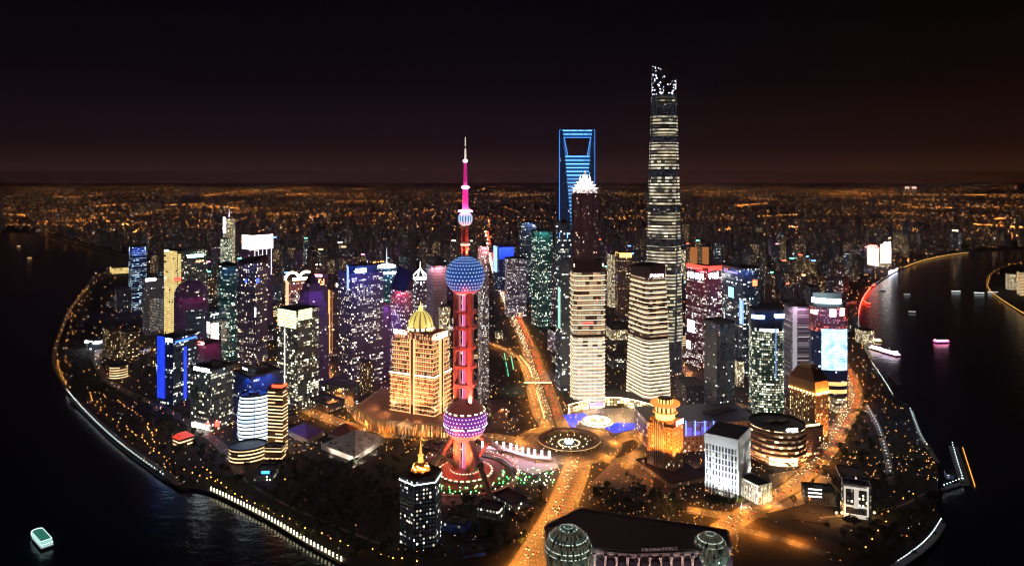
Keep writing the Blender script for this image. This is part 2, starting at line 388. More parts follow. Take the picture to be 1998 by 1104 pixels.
# ---------------------------------------------------------------- roads
def road_mat():
    t = NT('asphalt'); u, v = t.uv()
    lane = t.m('FRACT', t.m('DIVIDE', u, 3.5)); dash = t.m('LESS_THAN', t.m('FRACT', t.m('DIVIDE', v, 9.0)), .45)
    ln = t.m('MULTIPLY', t.m('LESS_THAN', lane, .06), dash)
    nz = t.noise(.3, detail=5); base = t.mix(nz, (.07, .068, .066), (.14, .135, .13))
    t.set('Base Color', t.mix(ln, base, (.75, .75, .72))); t.set('Roughness', .6); return t.mat
ROADM = road_mat(); PAVEM = plain('paving', (.16, .15, .14), .8, var=.35, scale=.4); KERBM = plain('kerb_stone', (.3, .29, .28), .8)
ROADS = []
def ribbon(mb, path, a, b, z, m=0):   # strip between signed offsets a < b from the centre line
    rings = []
    for i, p in enumerate(path):
        d = (path[min(i + 1, len(path) - 1)] - path[max(i - 1, 0)]); d.z = 0; d.normalize(); n = Vector((d.y, -d.x, 0))
        q0 = p + n * a; q1 = p + n * b; rings.append([(q0.x, q0.y, p.z + z), (q1.x, q1.y, p.z + z)])
    k = len(mb.f); mb.loft(rings, m, closed=False, vlen=True)
    for i in range(k, len(mb.f)):
        f = mb.f[i]; a_, b_, c_ = (Vector(mb.v[j]) for j in f[:3])
        if (b_ - a_).cross(c_ - a_).z < 0: mb.f[i] = f[::-1]; mb.uv[i] = mb.uv[i][::-1]
def road(name, px, width, pave=4.0, z=.05, median=0, samp=8):
    z = .065 + .006 * len(ROADS)
    path = smooth_path([Vector((G(*p).x, G(*p).y, 0)) for p in px], n=samp)
    mb = MB(); ribbon(mb, path, -width / 2, width / 2, z); o = mb.build(name, ROADM); o['kind'] = 'structure'
    if pave:
        mb = MB()
        for s in (-1, 1):
            a, b = (width / 2, width / 2 + pave) if s > 0 else (-width / 2 - pave, -width / 2)
            ribbon(mb, path, a, b, z + .13)
            e = width / 2 * s
            rings = []
            for i, p in enumerate(path):
                d = (path[min(i + 1, len(path) - 1)] - path[max(i - 1, 0)]); d.normalize(); q = p + Vector((d.y, -d.x, 0)) * e
                rings.append([(q.x, q.y, z), (q.x, q.y, z + .13)])
            mb.loft(rings, 1, closed=False, vlen=True)
        o = mb.build('pavement', [PAVEM, KERBM]); o['kind'] = 'structure'
    if median:
        mb = MB(); ribbon(mb, path, -median / 2, median / 2, z + .16); o = mb.build('planted_median_ground', plain('median_soil', (.03, .05, .02), .9)); o['kind'] = 'structure'
    ROADS.append((name, path, width)); return path
R_main = road('avenue_road', [(985, 1170), (1030, 1104), (1062, 1050), (1090, 1000), (1112, 948), (1124, 915), (1131, 893)], 30)
R_cent = road('boulevard_road', [(1085, 833), (1076, 803), (1066, 772), (1052, 735), (1036, 690), (1016, 640), (996, 600), (978, 560), (965, 525), (957, 495), (951, 465), (948, 440), (946, 420), (945, 402)], 34, pave=2.5, median=4)
R_ramp = road('curved_ramp_road', [(930, 662), (955, 670), (985, 681), (1013, 701), (1030, 733), (1037, 765), (1048, 806), (1068, 838)], 13, pave=2)
R_bund = road('waterside_road', [(1400, 1038), (1440, 1012), (1500, 976), (1552, 944), (1592, 905), (1627, 855), (1654, 810), (1668, 775), (1662, 745), (1645, 715), (1628, 690), (1620, 660)], 21)
R_side = road('park_side_road', [(1340, 994), (1400, 1003), (1450, 1005), (1492, 1001)], 14, pave=2)
R_yard = road('yard_road', [(1330, 1085), (1400, 1040), (1450, 1035), (1520, 1050), (1610, 1080)], 12, pave=0)
R_arch = road('ring_link_road', [(1165, 888), (1205, 900), (1240, 890), (1262, 868), (1240, 850), (1200, 850)], 18)
R_gold = road('podium_front_road', [(1036, 876), (1000, 858), (950, 851), (890, 858), (800, 852), (720, 840), (645, 818), (585, 792), (562, 775)], 18)
R_left = road('side_street_road', [(722, 840), (694, 800), (664, 765), (642, 738), (634, 700), (645, 640), (655, 590), (662, 555)], 16)
R_park = road('promenade_road', [(232, 640), (190, 690), (205, 735), (262, 772), (330, 802), (402, 846), (442, 882), (470, 925)], 11, pave=2)
R_east = road('east_boulevard_road', [(1330, 745), (1390, 770), (1440, 790), (1500, 806)], 14, pave=3)
R_back = road('back_street_road', [(560, 775), (520, 740), (430, 712), (330, 690), (250, 668)], 12, pave=2)
R_north = road('north_bank_road', [(-200, 436), (0, 446), (95, 459), (140, 471), (200, 487), (248, 500)], 24, pave=0, samp=4)
R_south = road('mall_street_road', [(1315, 700), (1345, 735), (1330, 790), (1318, 830)], 14, pave=2)
def annulus(name, c, r0, r1, z, mat, n=48, th=.4, kind='structure', parent=None, full=True):
    mb = MB(); k = range(n)
    R = lambda r, z: [(r * math.cos(2 * math.pi * i / n), r * math.sin(2 * math.pi * i / n), z) for i in k]
    rings = [R(r1, z - th), R(r1, z), R(r0, z), R(r0, z - th)]
    mb.loft(rings, 0, vlen=True); o = mb.build(name, mat, parent, (c.x, c.y, 0) if parent is None else (0, 0, 0))
    if kind: o['kind'] = kind
    return o
RING = G(1110, 864)
annulus('roundabout_road', RING, 47, 74, .06, ROADM); annulus('roundabout_pavement', RING, 74.05, 80, .2, PAVEM)
ROADS.append(('roundabout', [RING + Vector((60 * math.cos(a * .2618), 60 * math.sin(a * .2618), 0)) for a in range(25)], 24))
def disc(name, c, r, z, mat, n=48, sx=1.0):
    mb = MB(); mb.lathe([(r * 1.0, z - .4), (r, z)], n, 0, smooth=False, cap1=0); o = mb.build(name, mat, None, (c.x, c.y, 0)); o['kind'] = 'structure'; o.scale = (sx, 1, 1); return o
disc('roundabout_lawn_ground', RING, 46.9, .22, plain('ring_lawn', (.14, .11, .05), .9))
def patch(name, px, z, mat): return sheet(name, [tuple(G(*p)[:2]) for p in px], z, mat, z - .5)
PLAZA = plain('plaza_stone', (.30, .27, .26), .6, var=.2, scale=.5)
patch('pink_plaza_pavement', [(935, 868), (990, 868), (1085, 893), (1090, 912), (1040, 925), (985, 905), (940, 895)], .1, PLAZA)
patch('tower_park_pavement', [(800, 905), (850, 872), (935, 868), (940, 895), (985, 905), (1012, 935), (1000, 960), (960, 985), (860, 985), (810, 965), (790, 935)], .08, plain('park_paving', (.2, .16, .14), .7))
patch('ring_plaza_pavement', [(1095, 812), (1140, 798), (1235, 795), (1255, 850), (1200, 868), (1150, 845), (1110, 838)], .07, PLAZA)
patch('arc_plaza_pavement', [(1190, 905), (1250, 890), (1330, 935), (1330, 975), (1240, 960), (1150, 945)], .09, plain('plaza_dark_stone', (.12, .09, .08), .6))
patch('forecourt_pavement', [(1470, 990), (1510, 970), (1500, 925), (1560, 915), (1620, 930), (1640, 960), (1560, 985), (1500, 1000)], .11, PLAZA)
patch('stadium_lawn_ground', [(730, 905), (770, 885), (830, 890), (840, 910), (800, 925), (745, 920)], .09, plain('lawn', (.03, .06, .02), .9))
patch('yard_ground', [(1425, 1020), (1480, 1012), (1600, 1050), (1680, 1075), (1660, 1103), (1560, 1120), (1430, 1120)], .04, plain('bare_earth', (.09, .07, .05), .9, var=.5, scale=.08))
# elevated paths in the right-hand park
for nm, px, w in (('terrace_path', [(1690, 790), (1712, 830), (1728, 880), (1738, 930), (1740, 945)], 9), ('embankment_path', [(1778, 800), (1797, 850), (1816, 880), (1830, 902)], 6),
                  ('curved_quay_path', [(1838, 1020), (1822, 1046), (1795, 1072), (1755, 1100), (1700, 1135)], 9), ('park_path', [(1600, 1010), (1680, 1000), (1760, 985), (1815, 955)], 4),
                  ('promenade_path', [(140, 775), (190, 822), (250, 872), (330, 928), (352, 945)], 10), ('garden_path', [(450, 905), (490, 945), (560, 985), (640, 1020), (740, 1060)], 4),
                  ('quay_path', [(410, 952), (440, 966), (520, 1007), (600, 1055), (672, 1093)], 7), ('shore_path', [(128, 750), (108, 715), (106, 690), (118, 650), (136, 606), (156, 578), (172, 558)], 8)):
    path = smooth_path([G(*p) for p in px]); mb = MB(); ribbon(mb, path, -w / 2, w / 2, .12); o = mb.build(nm, plain('path_stone', (.22, .2, .2), .75)); o['kind'] = 'structure'
# ================================================================ LANDMARKS
def circ(r, n, z=0.0, c=(0, 0), ph=0.0): return [(c[0] + r * math.cos(2 * math.pi * i / n + ph), c[1] + r * math.sin(2 * math.pi * i / n + ph), z) for i in range(n)]
def dotted(name, base, dot, bst, dst, du, dv, rad=.25, off=.5):
    """panels of a sphere carrying rows of round LED lamps; UVs in cells"""
    if name in MATS: return MATS[name]
    t = NT(name); u, v = t.uv(); cv = t.m('DIVIDE', v, dv); iv = t.m('FLOOR', cv)
    cu = t.m('ADD', t.m('DIVIDE', u, du), t.m('MULTIPLY', t.m('FLOORED_MODULO', iv, 2.0), off))
    x = t.m('MULTIPLY', t.m('SUBTRACT', t.m('FRACT', cu), .5), du); y = t.m('MULTIPLY', t.m('SUBTRACT', t.m('FRACT', cv), .5), dv)
    on = t.m('LESS_THAN', t.m('ADD', t.m('MULTIPLY', x, x), t.m('MULTIPLY', y, y)), (rad * dv) ** 2)
    t.set('Base Color', (.03, .03, .045)); t.set('Roughness', .4)
    t.set('Emission Color', t.mix(on, base, dot)); t.set('Emission Strength', t.m('MULTIPLY_ADD', on, dst - bst, bst)); t.mat.cycles.emission_sampling = 'NONE'
    MATS[name] = t.mat; return t.mat
def pearl():
    C = G(908, 921); D = C.y; Z = lambda py: ZP(py, D); mp = D / F
    root = empty('television_tower', C, 'tall television tower of red and pink lit columns with dotted globes and a needle mast', 'tower')
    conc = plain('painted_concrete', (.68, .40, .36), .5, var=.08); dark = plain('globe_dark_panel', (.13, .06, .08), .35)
    rr_ = 11.5
    zl, zu, zs = Z(818), Z(538), Z(427); RL, RU, RS = 42.5 * mp, 38.5 * mp, 14.5 * mp
    for k in range(3):
        a = math.radians(-90 + 28 + 120 * k); x, y = rr_ * math.cos(a), rr_ * math.sin(a)
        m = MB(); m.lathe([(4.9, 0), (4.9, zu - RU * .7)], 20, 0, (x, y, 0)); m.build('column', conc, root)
    m = MB(); m.lathe([(4.2, 1), (4.2, zu - RU * .8)], 12, lambda i, j: 0 if j % 3 else 1, (0, 0, 0), smooth=False)
    m.build('lift_shaft', [glow('shaft_pink', (1, .07, .35), 1.1), glow('shaft_white', (1, .75, .7), 1.8)], root)
    for py in (640, 679, 715, 751, 610):
        m = MB(); z = Z(py); m.lathe([(rr_ - 4, z), (rr_ + 4.4, z), (rr_ + 4.4, z + 4), (rr_ - 4, z + 4), (rr_ - 4, z)], 24, 0, smooth=False); m.build('ring_beam', conc, root)
    # lower globe
    m = MB(); prof = lambda R, a0, a1, k: [(R * math.cos(math.radians(a0 + (a1 - a0) * i / k)), R * math.sin(math.radians(a0 + (a1 - a0) * i / k))) for i in range(k + 1)]
    gl = MB(); gl.lathe(prof(RL, -84, 84, 22), 48, lambda i, j: 0 if i < 7 else (1 if i < 14 else 2), (0, 0, zl)); 
    lo = gl.build('globe', [dotted('globe_orange', (1, .38, .2), (1, .8, .5), .45, 1.0, 4.6, 4.4, .18), dotted('globe_purple', (.22, .01, .42), (1, .7, 1), .6, 3, 5, 5, .16), dotted('globe_crown', (.42, .1, .07), (.5, .1, .1), .22, .3, 7, 7, .1)], root)
    m = MB(); m.lathe([(RL * .90, RL * .44), (RL * .93, RL * .45), (RL * .90, RL * .50)], 36, lambda i, j: j % 2, (0, 0, zl), smooth=False)
    m.build('lamp_ring', [glow('lamp_cream', CREAM, 4), dark], lo)
    m = MB(); m.lathe([(RL * 1.0, -.8), (RL * 1.015, -.5), (RL * 1.0, .8)], 40, lambda i, j: 0 if j % 5 else 1, (0, 0, zl - RL * .16), smooth=False); m.build('viewing_deck', [glow('deck_glow', (1, .75, .7), 3.0), dark], lo)
    # upper globe
    gl = MB(); gl.lathe(prof(RU, -86, 86, 24), 48, lambda i, j: 2 if i < 4 else (1 if i < 6 else 0), (0, 0, zu))
    up = gl.build('globe', [dotted('globe_blue', (.003, .06, .42), (.6, .82, 1), .5, 2.2, 5.0, 5.0, .155), glow('globe_belt_red', (.5, .05, .12), .6), glow('globe_bowl_pale', (1, .62, .6), .95)], root)
    m = MB(); m.lathe([(RU * .86, -.6), (RU * .93, 0), (RU * .95, 1.6)], 36, lambda i, j: j % 2, (0, 0, zu - RU * .36), smooth=False); m.build('lamp_ring', [glow('lamp_white', (1, .9, 1), 2.5), dark], up)
    # upper shaft
    for k in range(3):
        a = math.radians(-62 + 120 * k); m = MB(); m.lathe([(2.3, zu + RU * .8), (2.3, zs - RS * .8)], 12, 0, (3.2 * math.cos(a), 3.2 * math.sin(a), 0)); m.build('column', conc, root)
    m = MB()
    prof2 = [(2.4, zu + RU * .8)]; zz = zu + RU + 2
    while zz < zs - RS: prof2 += [(2.6, zz), (4.9, zz), (4.9, zz + 1.2), (2.6, zz + 1.2)]; zz += 5.5
    m.lathe(prof2, 16, 0, smooth=False); m.build('ring_beam', conc, root)
    m = MB(); m.lathe([(6, 0), (6.6, .6), (6, 1.2)], 20, 0, (0, 0, Z(478)), smooth=False); m.build('lamp_ring', glow('lamp_cream', CREAM, 4), root)
    gl = MB(); gl.lathe(prof(RS, -86, 86, 12), 32, lambda i, j: 2 if i < 3 else (1 if i > 8 else (0 if j % 2 else 3)), (0, 0, zs))
    gl.build('globe', [glow('globe_small_white', (.5, .75, 1), 1.0), glow('globe_small_purple', (.2, .03, .4), .6), glow('globe_bowl_pale', (1, .62, .6), .95), glow('globe_small_blue', (.08, .2, .45), .6)], root)
    m = MB(); m.lathe([(RS * .5, 0), (RS * .95, .8), (RS * .95, 2.4), (RS * .5, 3.2)], 24, 0, (0, 0, zs + RS * .88), smooth=False); m.build('lamp_ring', glow('lamp_pink', (1, .25, .85), 16), root)
    # mast
    zb = zs + RS; mag = glow('mast_magenta', (.9, .02, .30), .9)
    m = MB(); m.lathe([(4.3, zb), (3.6, Z(366))], 16, 0); m.build('mast_base', mag, root)
    m = MB(); m.lathe([(3.5, Z(368)), (5.2, Z(367)), (5.2, Z(364)), (3.2, Z(363))], 16, 0, smooth=False); m.build('lamp_ring', glow('lamp_pink', (1, .25, .85), 16), root)
    m = MB(); m.lathe([(2.8, Z(364)), (2.1, Z(316))], 12, 0); m.build('mast_shaft', glow('mast_magenta_dim', (.75, .02, .28), .6), root)
    m = MB(); m.lathe([(2.0, Z(317)), (3.2, Z(316)), (3.2, Z(313)), (2.0, Z(312))], 12, 0, smooth=False); m.build('lamp_ring', glow('lamp_lilac', (1, .6, 1), 8), root)
    m = MB(); m.lathe([(1.5, Z(314)), (1.1, Z(290)), (1.1, Z(287)), (.75, Z(286)), (.65, Z(268)), (.2, Z(253))], 10, lambda i, j: 0 if i in (0, 3) else 1); m.build('mast_tip', [glow('mast_cream', (1, .85, .75), .7), plain('mast_grey', (.35, .33, .32), .4)], root)
    # slanted legs with their collars
    for k, (px, py, kx, ky) in enumerate(((836, 922, 857, 886), (957, 966, 933, 897), (985, 880, 948, 862))):
        g = G(px, py) - C; a = math.atan2(g.y, g.x); top = Vector((RL * .55 * math.cos(a), RL * .55 * math.sin(a), zl - RL * .75)); L = MB(); L.tube(g, top, 3.9, 3.6, 14, 0); lg = L.build('leg', conc, root)
        j = MB(); p = g.lerp(top, .52); u = (top - g).normalized(); j.tube(p - u * 3.5, p + u * 3.5, 5.8, 5.8, 14, 0); j.build('collar', conc, lg)
        s = MB(); s.tube(p, (Vector((g.x, g.y, 0)) * .22) + Vector((0, 0, 5)), 1.9, 1.9, 10, 0); s.build('strut', conc, lg)
    # base drum, red lit steps
    m = MB(); R0 = 54 * mp
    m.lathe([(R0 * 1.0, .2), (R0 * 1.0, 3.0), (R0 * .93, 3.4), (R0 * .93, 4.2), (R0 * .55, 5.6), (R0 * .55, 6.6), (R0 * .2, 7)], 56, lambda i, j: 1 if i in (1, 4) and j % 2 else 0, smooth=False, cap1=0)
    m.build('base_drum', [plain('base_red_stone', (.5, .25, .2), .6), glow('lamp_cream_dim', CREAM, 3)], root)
    for k in range(3):
        a = math.radians(-62 + 120 * k); x, y = 24 * math.cos(a), 24 * math.sin(a)
        spot(root, (x, y, 8), (9 * math.cos(a), 9 * math.sin(a), 90), (1, .18, .06), 300000, 70)
        spot(root, (46 * math.cos(a - .5), 46 * math.sin(a - .5), 5), (0, 0, 60), (1, .09, .03), 420000, 60)
        spot(root, (RL * .62 * math.cos(a), RL * .62 * math.sin(a), zl + RL * .82), (rr_ * math.cos(a), rr_ * math.sin(a), zl + 140), (1, .10, .07), 500000, 80)
        spot(root, (RU * .4 * math.cos(a), RU * .4 * math.sin(a), zu + RU * .95), (0, 0, zu + 80), (1, .07, .03), 160000, 90)
        spot(root, (36 * math.cos(a + .6), 36 * math.sin(a + .6), 14), (0, 0, zl), (1, .12, .04), 200000, 80)
    for sx, tz, cl, wt in ((-70, 105, (1, .24, .08), 1.0e6), (60, 105, (1, .24, .08), 1.0e6), (-40, 190, (1, .11, .09), 1.5e6), (45, 190, (1, .11, .09), 1.5e6), (-20, 40, (1, .3, .1), 3e5), (20, 330, (1, .10, .04), 1.4e6)):
        spot(root, (sx, -75, 3), (0, 0, tz), cl, wt, 40, .8)
    for k in range(4):
        a = math.radians(45 + 90 * k); spot(root, (30 * math.cos(a), 30 * math.sin(a), 28), (40 * math.cos(a), 40 * math.sin(a), 0), (1, .06, .02), 26000, 140)
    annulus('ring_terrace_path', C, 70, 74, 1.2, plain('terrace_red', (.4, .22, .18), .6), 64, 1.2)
    return root, C
PEARL, PC = pearl(); foot([(PC.x + 48 * math.cos(i * .5236), PC.y + 48 * math.sin(i * .5236)) for i in range(12)])
# ---------------------------------------------------------------- the trapezoid-aperture tower
def bottle():
    D = 1400.0; s = D / F; Z = lambda py: ZP(py, D); c = Vector(((1126 - CX) * s, D, 0)); a = 34 * s; zt = Z(254)
    root = empty('aperture_skyscraper', c, 'blue lit skyscraper narrowing to a blade with a trapezoid opening at its top', 'skyscraper')
    stripe = NT('blue_striped_glass'); u, v = stripe.uv(); r = stripe.m('FRACT', stripe.m('DIVIDE', v, 7.5))
    ln = stripe.m('LESS_THAN', r, .28); nz = stripe.white(stripe.m('FLOOR', stripe.m('DIVIDE', u, 4)), stripe.m('FLOOR', stripe.m('DIVIDE', v, 7.5)), 3.0)
    hi = stripe.n('ShaderNodeMapRange'); hi.inputs['From Min'].default_value = 150; hi.inputs['From Max'].default_value = 330; stripe.nt.links.new(v, hi.inputs['Value'])
    stripe.set('Base Color', (.04, .06, .1)); stripe.set('Roughness', .2); stripe.set('Emission Color', stripe.mix(ln, (.012, .10, .36), (.16, .50, 1)))
    stripe.set('Emission Strength', stripe.m('MULTIPLY', hi.outputs[0], stripe.m('MULTIPLY_ADD', ln, stripe.m('MULTIPLY_ADD', nz, 1.3, .3), .62))); stripe.mat.cycles.emission_sampling = 'NONE'
    flank = facade('blade_flank_glass', (.02, .045, .10), (.015, .035, .08), 4.2, 3.2, .03, (.5, .75, 1), (1, .9, .7), 1.2, seed=31, dim=.05)
    led = glow('blue_led', (.05, .30, 1), 2.0); beam = glow('blue_beam', (.02, .16, .5), .55)
    def sec(z, x0=None, x1=None):      # plan at height z: side corners stay, the near and far edges widen towards the top
        t = max(0.0, min(1.0, (z - 120) / (zt - 120))); k = .04 + .80 * t ** 1.15; b = a * .92 * (1 - k)
        xs = k * a
        return [(-a, 0), (-xs, -b), (xs, -b), (a, 0), (xs, b), (-xs, b)]
    zh0, zh1 = Z(305), Z(269)
    def block(name, zs, f, mats=None, cap1=None):
        m = MB(); m.loft([[(x, y, z) for x, y in f(z)] for z in zs], [1, 0, 1, 1, 0, 1], 1, 1); return m.build(name, mats or [stripe.mat, flank], root)
    block('glass_shaft', [0, 60, 120, 160, 200, 240, 280, 320, 360, 400, zh0], sec)
    def hx(z): return (25.5 if z is None else 18.5 * s + (25.5 - 18.5) * s * (z - zh0) / (zh1 - zh0))
    def lf(sg):
        def f(z):
            q = sec(z); h = hx(z); xs = -q[1][0]; b = q[1][1]
            if sg < 0: return [(-a, 0), (-max(xs, h), b), (-h, b), (-h, -b), (-max(xs, h), -b), (-a + .01, .01)]
            return [(h, b), (max(xs, h), b), (a, 0), (a - .01, .01), (max(xs, h), -b), (h, -b)]
        return f
    for sg in (-1, 1):
        m = MB(); m.loft([[(x, y, z) for x, y in lf(sg)(z)] for z in (zh0, (zh0 + zh1) / 2, zh1)], [1, 0, 1, 0, 1, 1] if sg < 0 else [0, 1, 1, 1, 0, 1], 1, 1); m.build('side_post', [beam, flank], root)
    block('top_beam', [zh1, (zh1 + zt) / 2, zt], sec)
    # LED lines of the frame
    q = sec(zt); b = -q[1][1]; xs = q[2][0]
    for p0, p1, w in (((-a, -.5, zt), (a, -.5, zt), .45), ((-hx(zh1), -sec(zh1)[1][1] * -1 - .6, zh1), (hx(zh1), sec(zh1)[1][1] - .6, zh1), .45), ((-hx(zh0), sec(zh0)[1][1] - .6, zh0), (hx(zh0), sec(zh0)[1][1] - .6, zh0), .5),
                      ((-a - .6, -.6, 300), (-a - .6, -.6, zt), .3), ((a + .6, -.6, 300), (a + .6, -.6, zt), .3),
                      ((-hx(zh0), sec(zh0)[1][1] - .7, zh0), (-hx(zh1), sec(zh1)[1][1] - .7, zh1), .4), ((hx(zh0), sec(zh0)[1][1] - .7, zh0), (hx(zh1), sec(zh1)[1][1] - .7, zh1), .4)):
        m = MB(); m.tube(p0, p1, w, w, 6, 0, False); m.build('light_strip', led, root)
    m = MB()
    foot([(c.x - a, D - a), (c.x + a, D - a), (c.x + a, D + a), (c.x - a, D + a)])
bottle()
# ---------------------------------------------------------------- pagoda tower
def pagoda():
    D = 1300.0; s = D / F; Z = lambda py: ZP(py, D); c = Vector(((1141.5 - CX) * s, D, 0))
    root = empty('pagoda_skyscraper', c, 'dark tiered skyscraper with a glowing white stepped crown in front of the blue opening tower', 'skyscraper')
    fac = facade('pagoda_glass', (.11, .07, .075), (.05, .03, .035), 4.0, 2.6, .07, (1, .55, .3), (1, .85, .7), 1.1, mu=.2, seed=41, grp=.2, row=.1)
    pier = plain('pagoda_pier', (.16, .10, .10), .4); r = 24.5 * s
    def oc(w, c_=.26): return [(x * 2 * w, y * 2 * w) for x, y in octo(c_)]
    m = MB(); zs = [0, 120, 121, 200, 201, 250, 251, Z(376)]; ws = [1.07, 1.07, 1.04, 1.04, 1.0, 1.0, .97, .97]
    m.loft([[(x, y, z) for x, y in oc(r * w)] for z, w in zip(zs, ws)], [0] * 8, None, 1); m.build('glass_shaft', [fac, ROOF()], root)
    for i, (x, y) in enumerate(oc(r * .99)):
        p = MB(); p.box((x, y, 0), (2.2, 2.2, Z(379)), 0); p.build('corner_pier', pier, root)
    lit = facade('pagoda_crown', (.75, .72, .70), (.4, .36, .36), 3.5, 2.0, .95, (1, .84, .80), (1, .92, .95), 2.2, mu=.14, sv=.2, seed=43)
    led = glow('crown_white', (1, .92, .95), 2.6)
    lv = [(376, .97, 368, .90), (368, .80, 362, .74), (362, .66, 356, .58), (356, .48, 350, .38), (350, .30, 344, .2), (344, .14, 336, .06)]
    for y0, w0, y1, w1 in lv:
        m = MB(); m.loft([[(x, y, z) for x, y in oc(r * w, .3)] for z, w in ((Z(y0), w0), (Z(y1), w1), (Z(y1) + .8, w1 * 1.14), (Z(y1) + 1.6, w1 * 1.1))], lambda i, j: 1 if i else 0, None, 1); m.build('crown_tier', [lit, led], root)
    for x, y in oc(r * .42, .3)[::2]:
        m = MB(); m.tube((x, y, Z(352)), (x * .8, y * .8, Z(341)), 1.1, .2, 6, 0, False); m.build('crown_spike', led, root)
    foot([(c.x - r, D - r), (c.x + r, D - r), (c.x + r, D + r), (c.x - r, D + r)])
pagoda()
# ---------------------------------------------------------------- twisting tower
def twist():
    D = 1440.0; s = D / F; Z = lambda py: ZP(py, D)
    c = Vector(((1295 - CX) * s, D, 0)); root = empty('twisting_skyscraper', c, 'tallest tower, twisting glass shaft of pale lit zones split by dark belts', 'skyscraper')
    def plan(z, k=1.0, n=36):
        t = z / Z(127); R = (41 * s) * (1 - .44 * t ** .85) * k; tw = .8 * t + .9; out = []
        for i in range(n):
            a = 2 * math.pi * i / n; q = R * (1 + .07 * math.cos(3 * a))
            if abs(a - 4.3) < .12: q *= .93
            out.append((q * math.cos(a + tw), q * math.sin(a + tw), z))
        return out
    dark = facade('twist_dark_glass', (.045, .045, .05), (.02, .022, .026), 4.5, 3, .03, (1, .85, .6), (1, .9, .8), 1.0, seed=52)
    lit = [facade('twist_lit_%d' % k, (.09, .085, .08), (.04, .04, .035), 6.6, 8.0, f, (1, .84, .50), (1, .93, .74), .6, mu=.0, sv=.45, grp=1.0, row=2.2, seed=53 + k, patchy=.8, even=True) for k, f in enumerate((.92, .9, .88, .86, .84, .84, .8, .7))]
    belts = [(660, 595), (590, 530), (524, 478), (464, 412), (401, 345), (332, 279), (266, 228), (206, 190)]
    prev = 0.0
    for k, (y0, y1) in enumerate(belts):
        z0, z1 = max(Z(y0), 0), Z(y1)
        m = MB(); m.loft([plan(prev + (z0 - prev) * i / 2, .95) for i in range(3)], 0, None, None); m.build('mechanical_belt', [dark], root)
        m = MB(); ns = 10; br = [[plan(z0 + (z1 - z0) * i / ns, 1.0) for i in range(ns + 1)]][0]
        tw = lambda i, j: 1 if (j % 12 == 11) or (k == 7 and j % 12 in (0, 10)) else 0
        m.loft([plan(z0, .955)] + br + [plan(z1, .955)], lambda i, j: 1 if i in (0, ns + 1) else tw(i, j), None, None); m.build('glass_zone', [lit[k], dark], root); prev = z1
    zt = Z(127)
    m = MB(); m.loft([plan(prev + (Z(186) - prev) * i, .96) for i in (0, 1)], 0); m.build('mechanical_belt', [dark], root)
    sp = NT('crown_led_glass'); u, v = sp.uv(); cu = sp.m('DIVIDE', u, 2.6); cv = sp.m('DIVIDE', v, 2.9); w = sp.white(sp.m('FLOOR', cu), sp.m('FLOOR', cv), 2.0)
    nz = sp.noise(.075, detail=3); on = sp.m('GREATER_THAN', sp.m('ADD', w, sp.m('MULTIPLY', nz, 2.6)), 2.25)
    sp.set('Base Color', (.05, .05, .07)); sp.set('Roughness', .2); sp.set('Emission Color', sp.mix(w, (.4, .42, 1), (.8, .85, 1))); sp.set('Emission Strength', sp.m('MULTIPLY', on, 2.2)); sp.mat.cycles.emission_sampling = 'NONE'
    m = MB(); rings = []
    z0 = Z(187); n = 36; hs = [zt - 2 - 24 * (.5 + .5 * math.cos(2 * math.pi * (i / n) - 4.1)) ** 1.4 for i in range(n)]
    for k in range(9):
        ring = []
        for i in range(n):
            z = z0 + (hs[i] - z0) * k / 8; ring.append(plan(z)[i])
        rings.append(ring)
    inner = []
    for i in range(n): p = plan(hs[i], .9)[i]; inner.append(p)
    m.loft(rings + [inner, plan(z0 + 6, .9)], lambda i, j: 0 if i < 8 else 1, None, 1); m.build('spiral_crown', [sp.mat, dark], root)
    m = MB(); p = plan(zt)[12]; m.tube((p[0], p[1], zt - 10), (p[0], p[1], zt + 1), .5, .3, 6); m.build('lightning_rod', DARKM(), root)
    foot([(c.x - 40, D - 40), (c.x + 40, D - 40), (c.x + 40, D + 40), (c.x - 40, D + 40)])
twist()
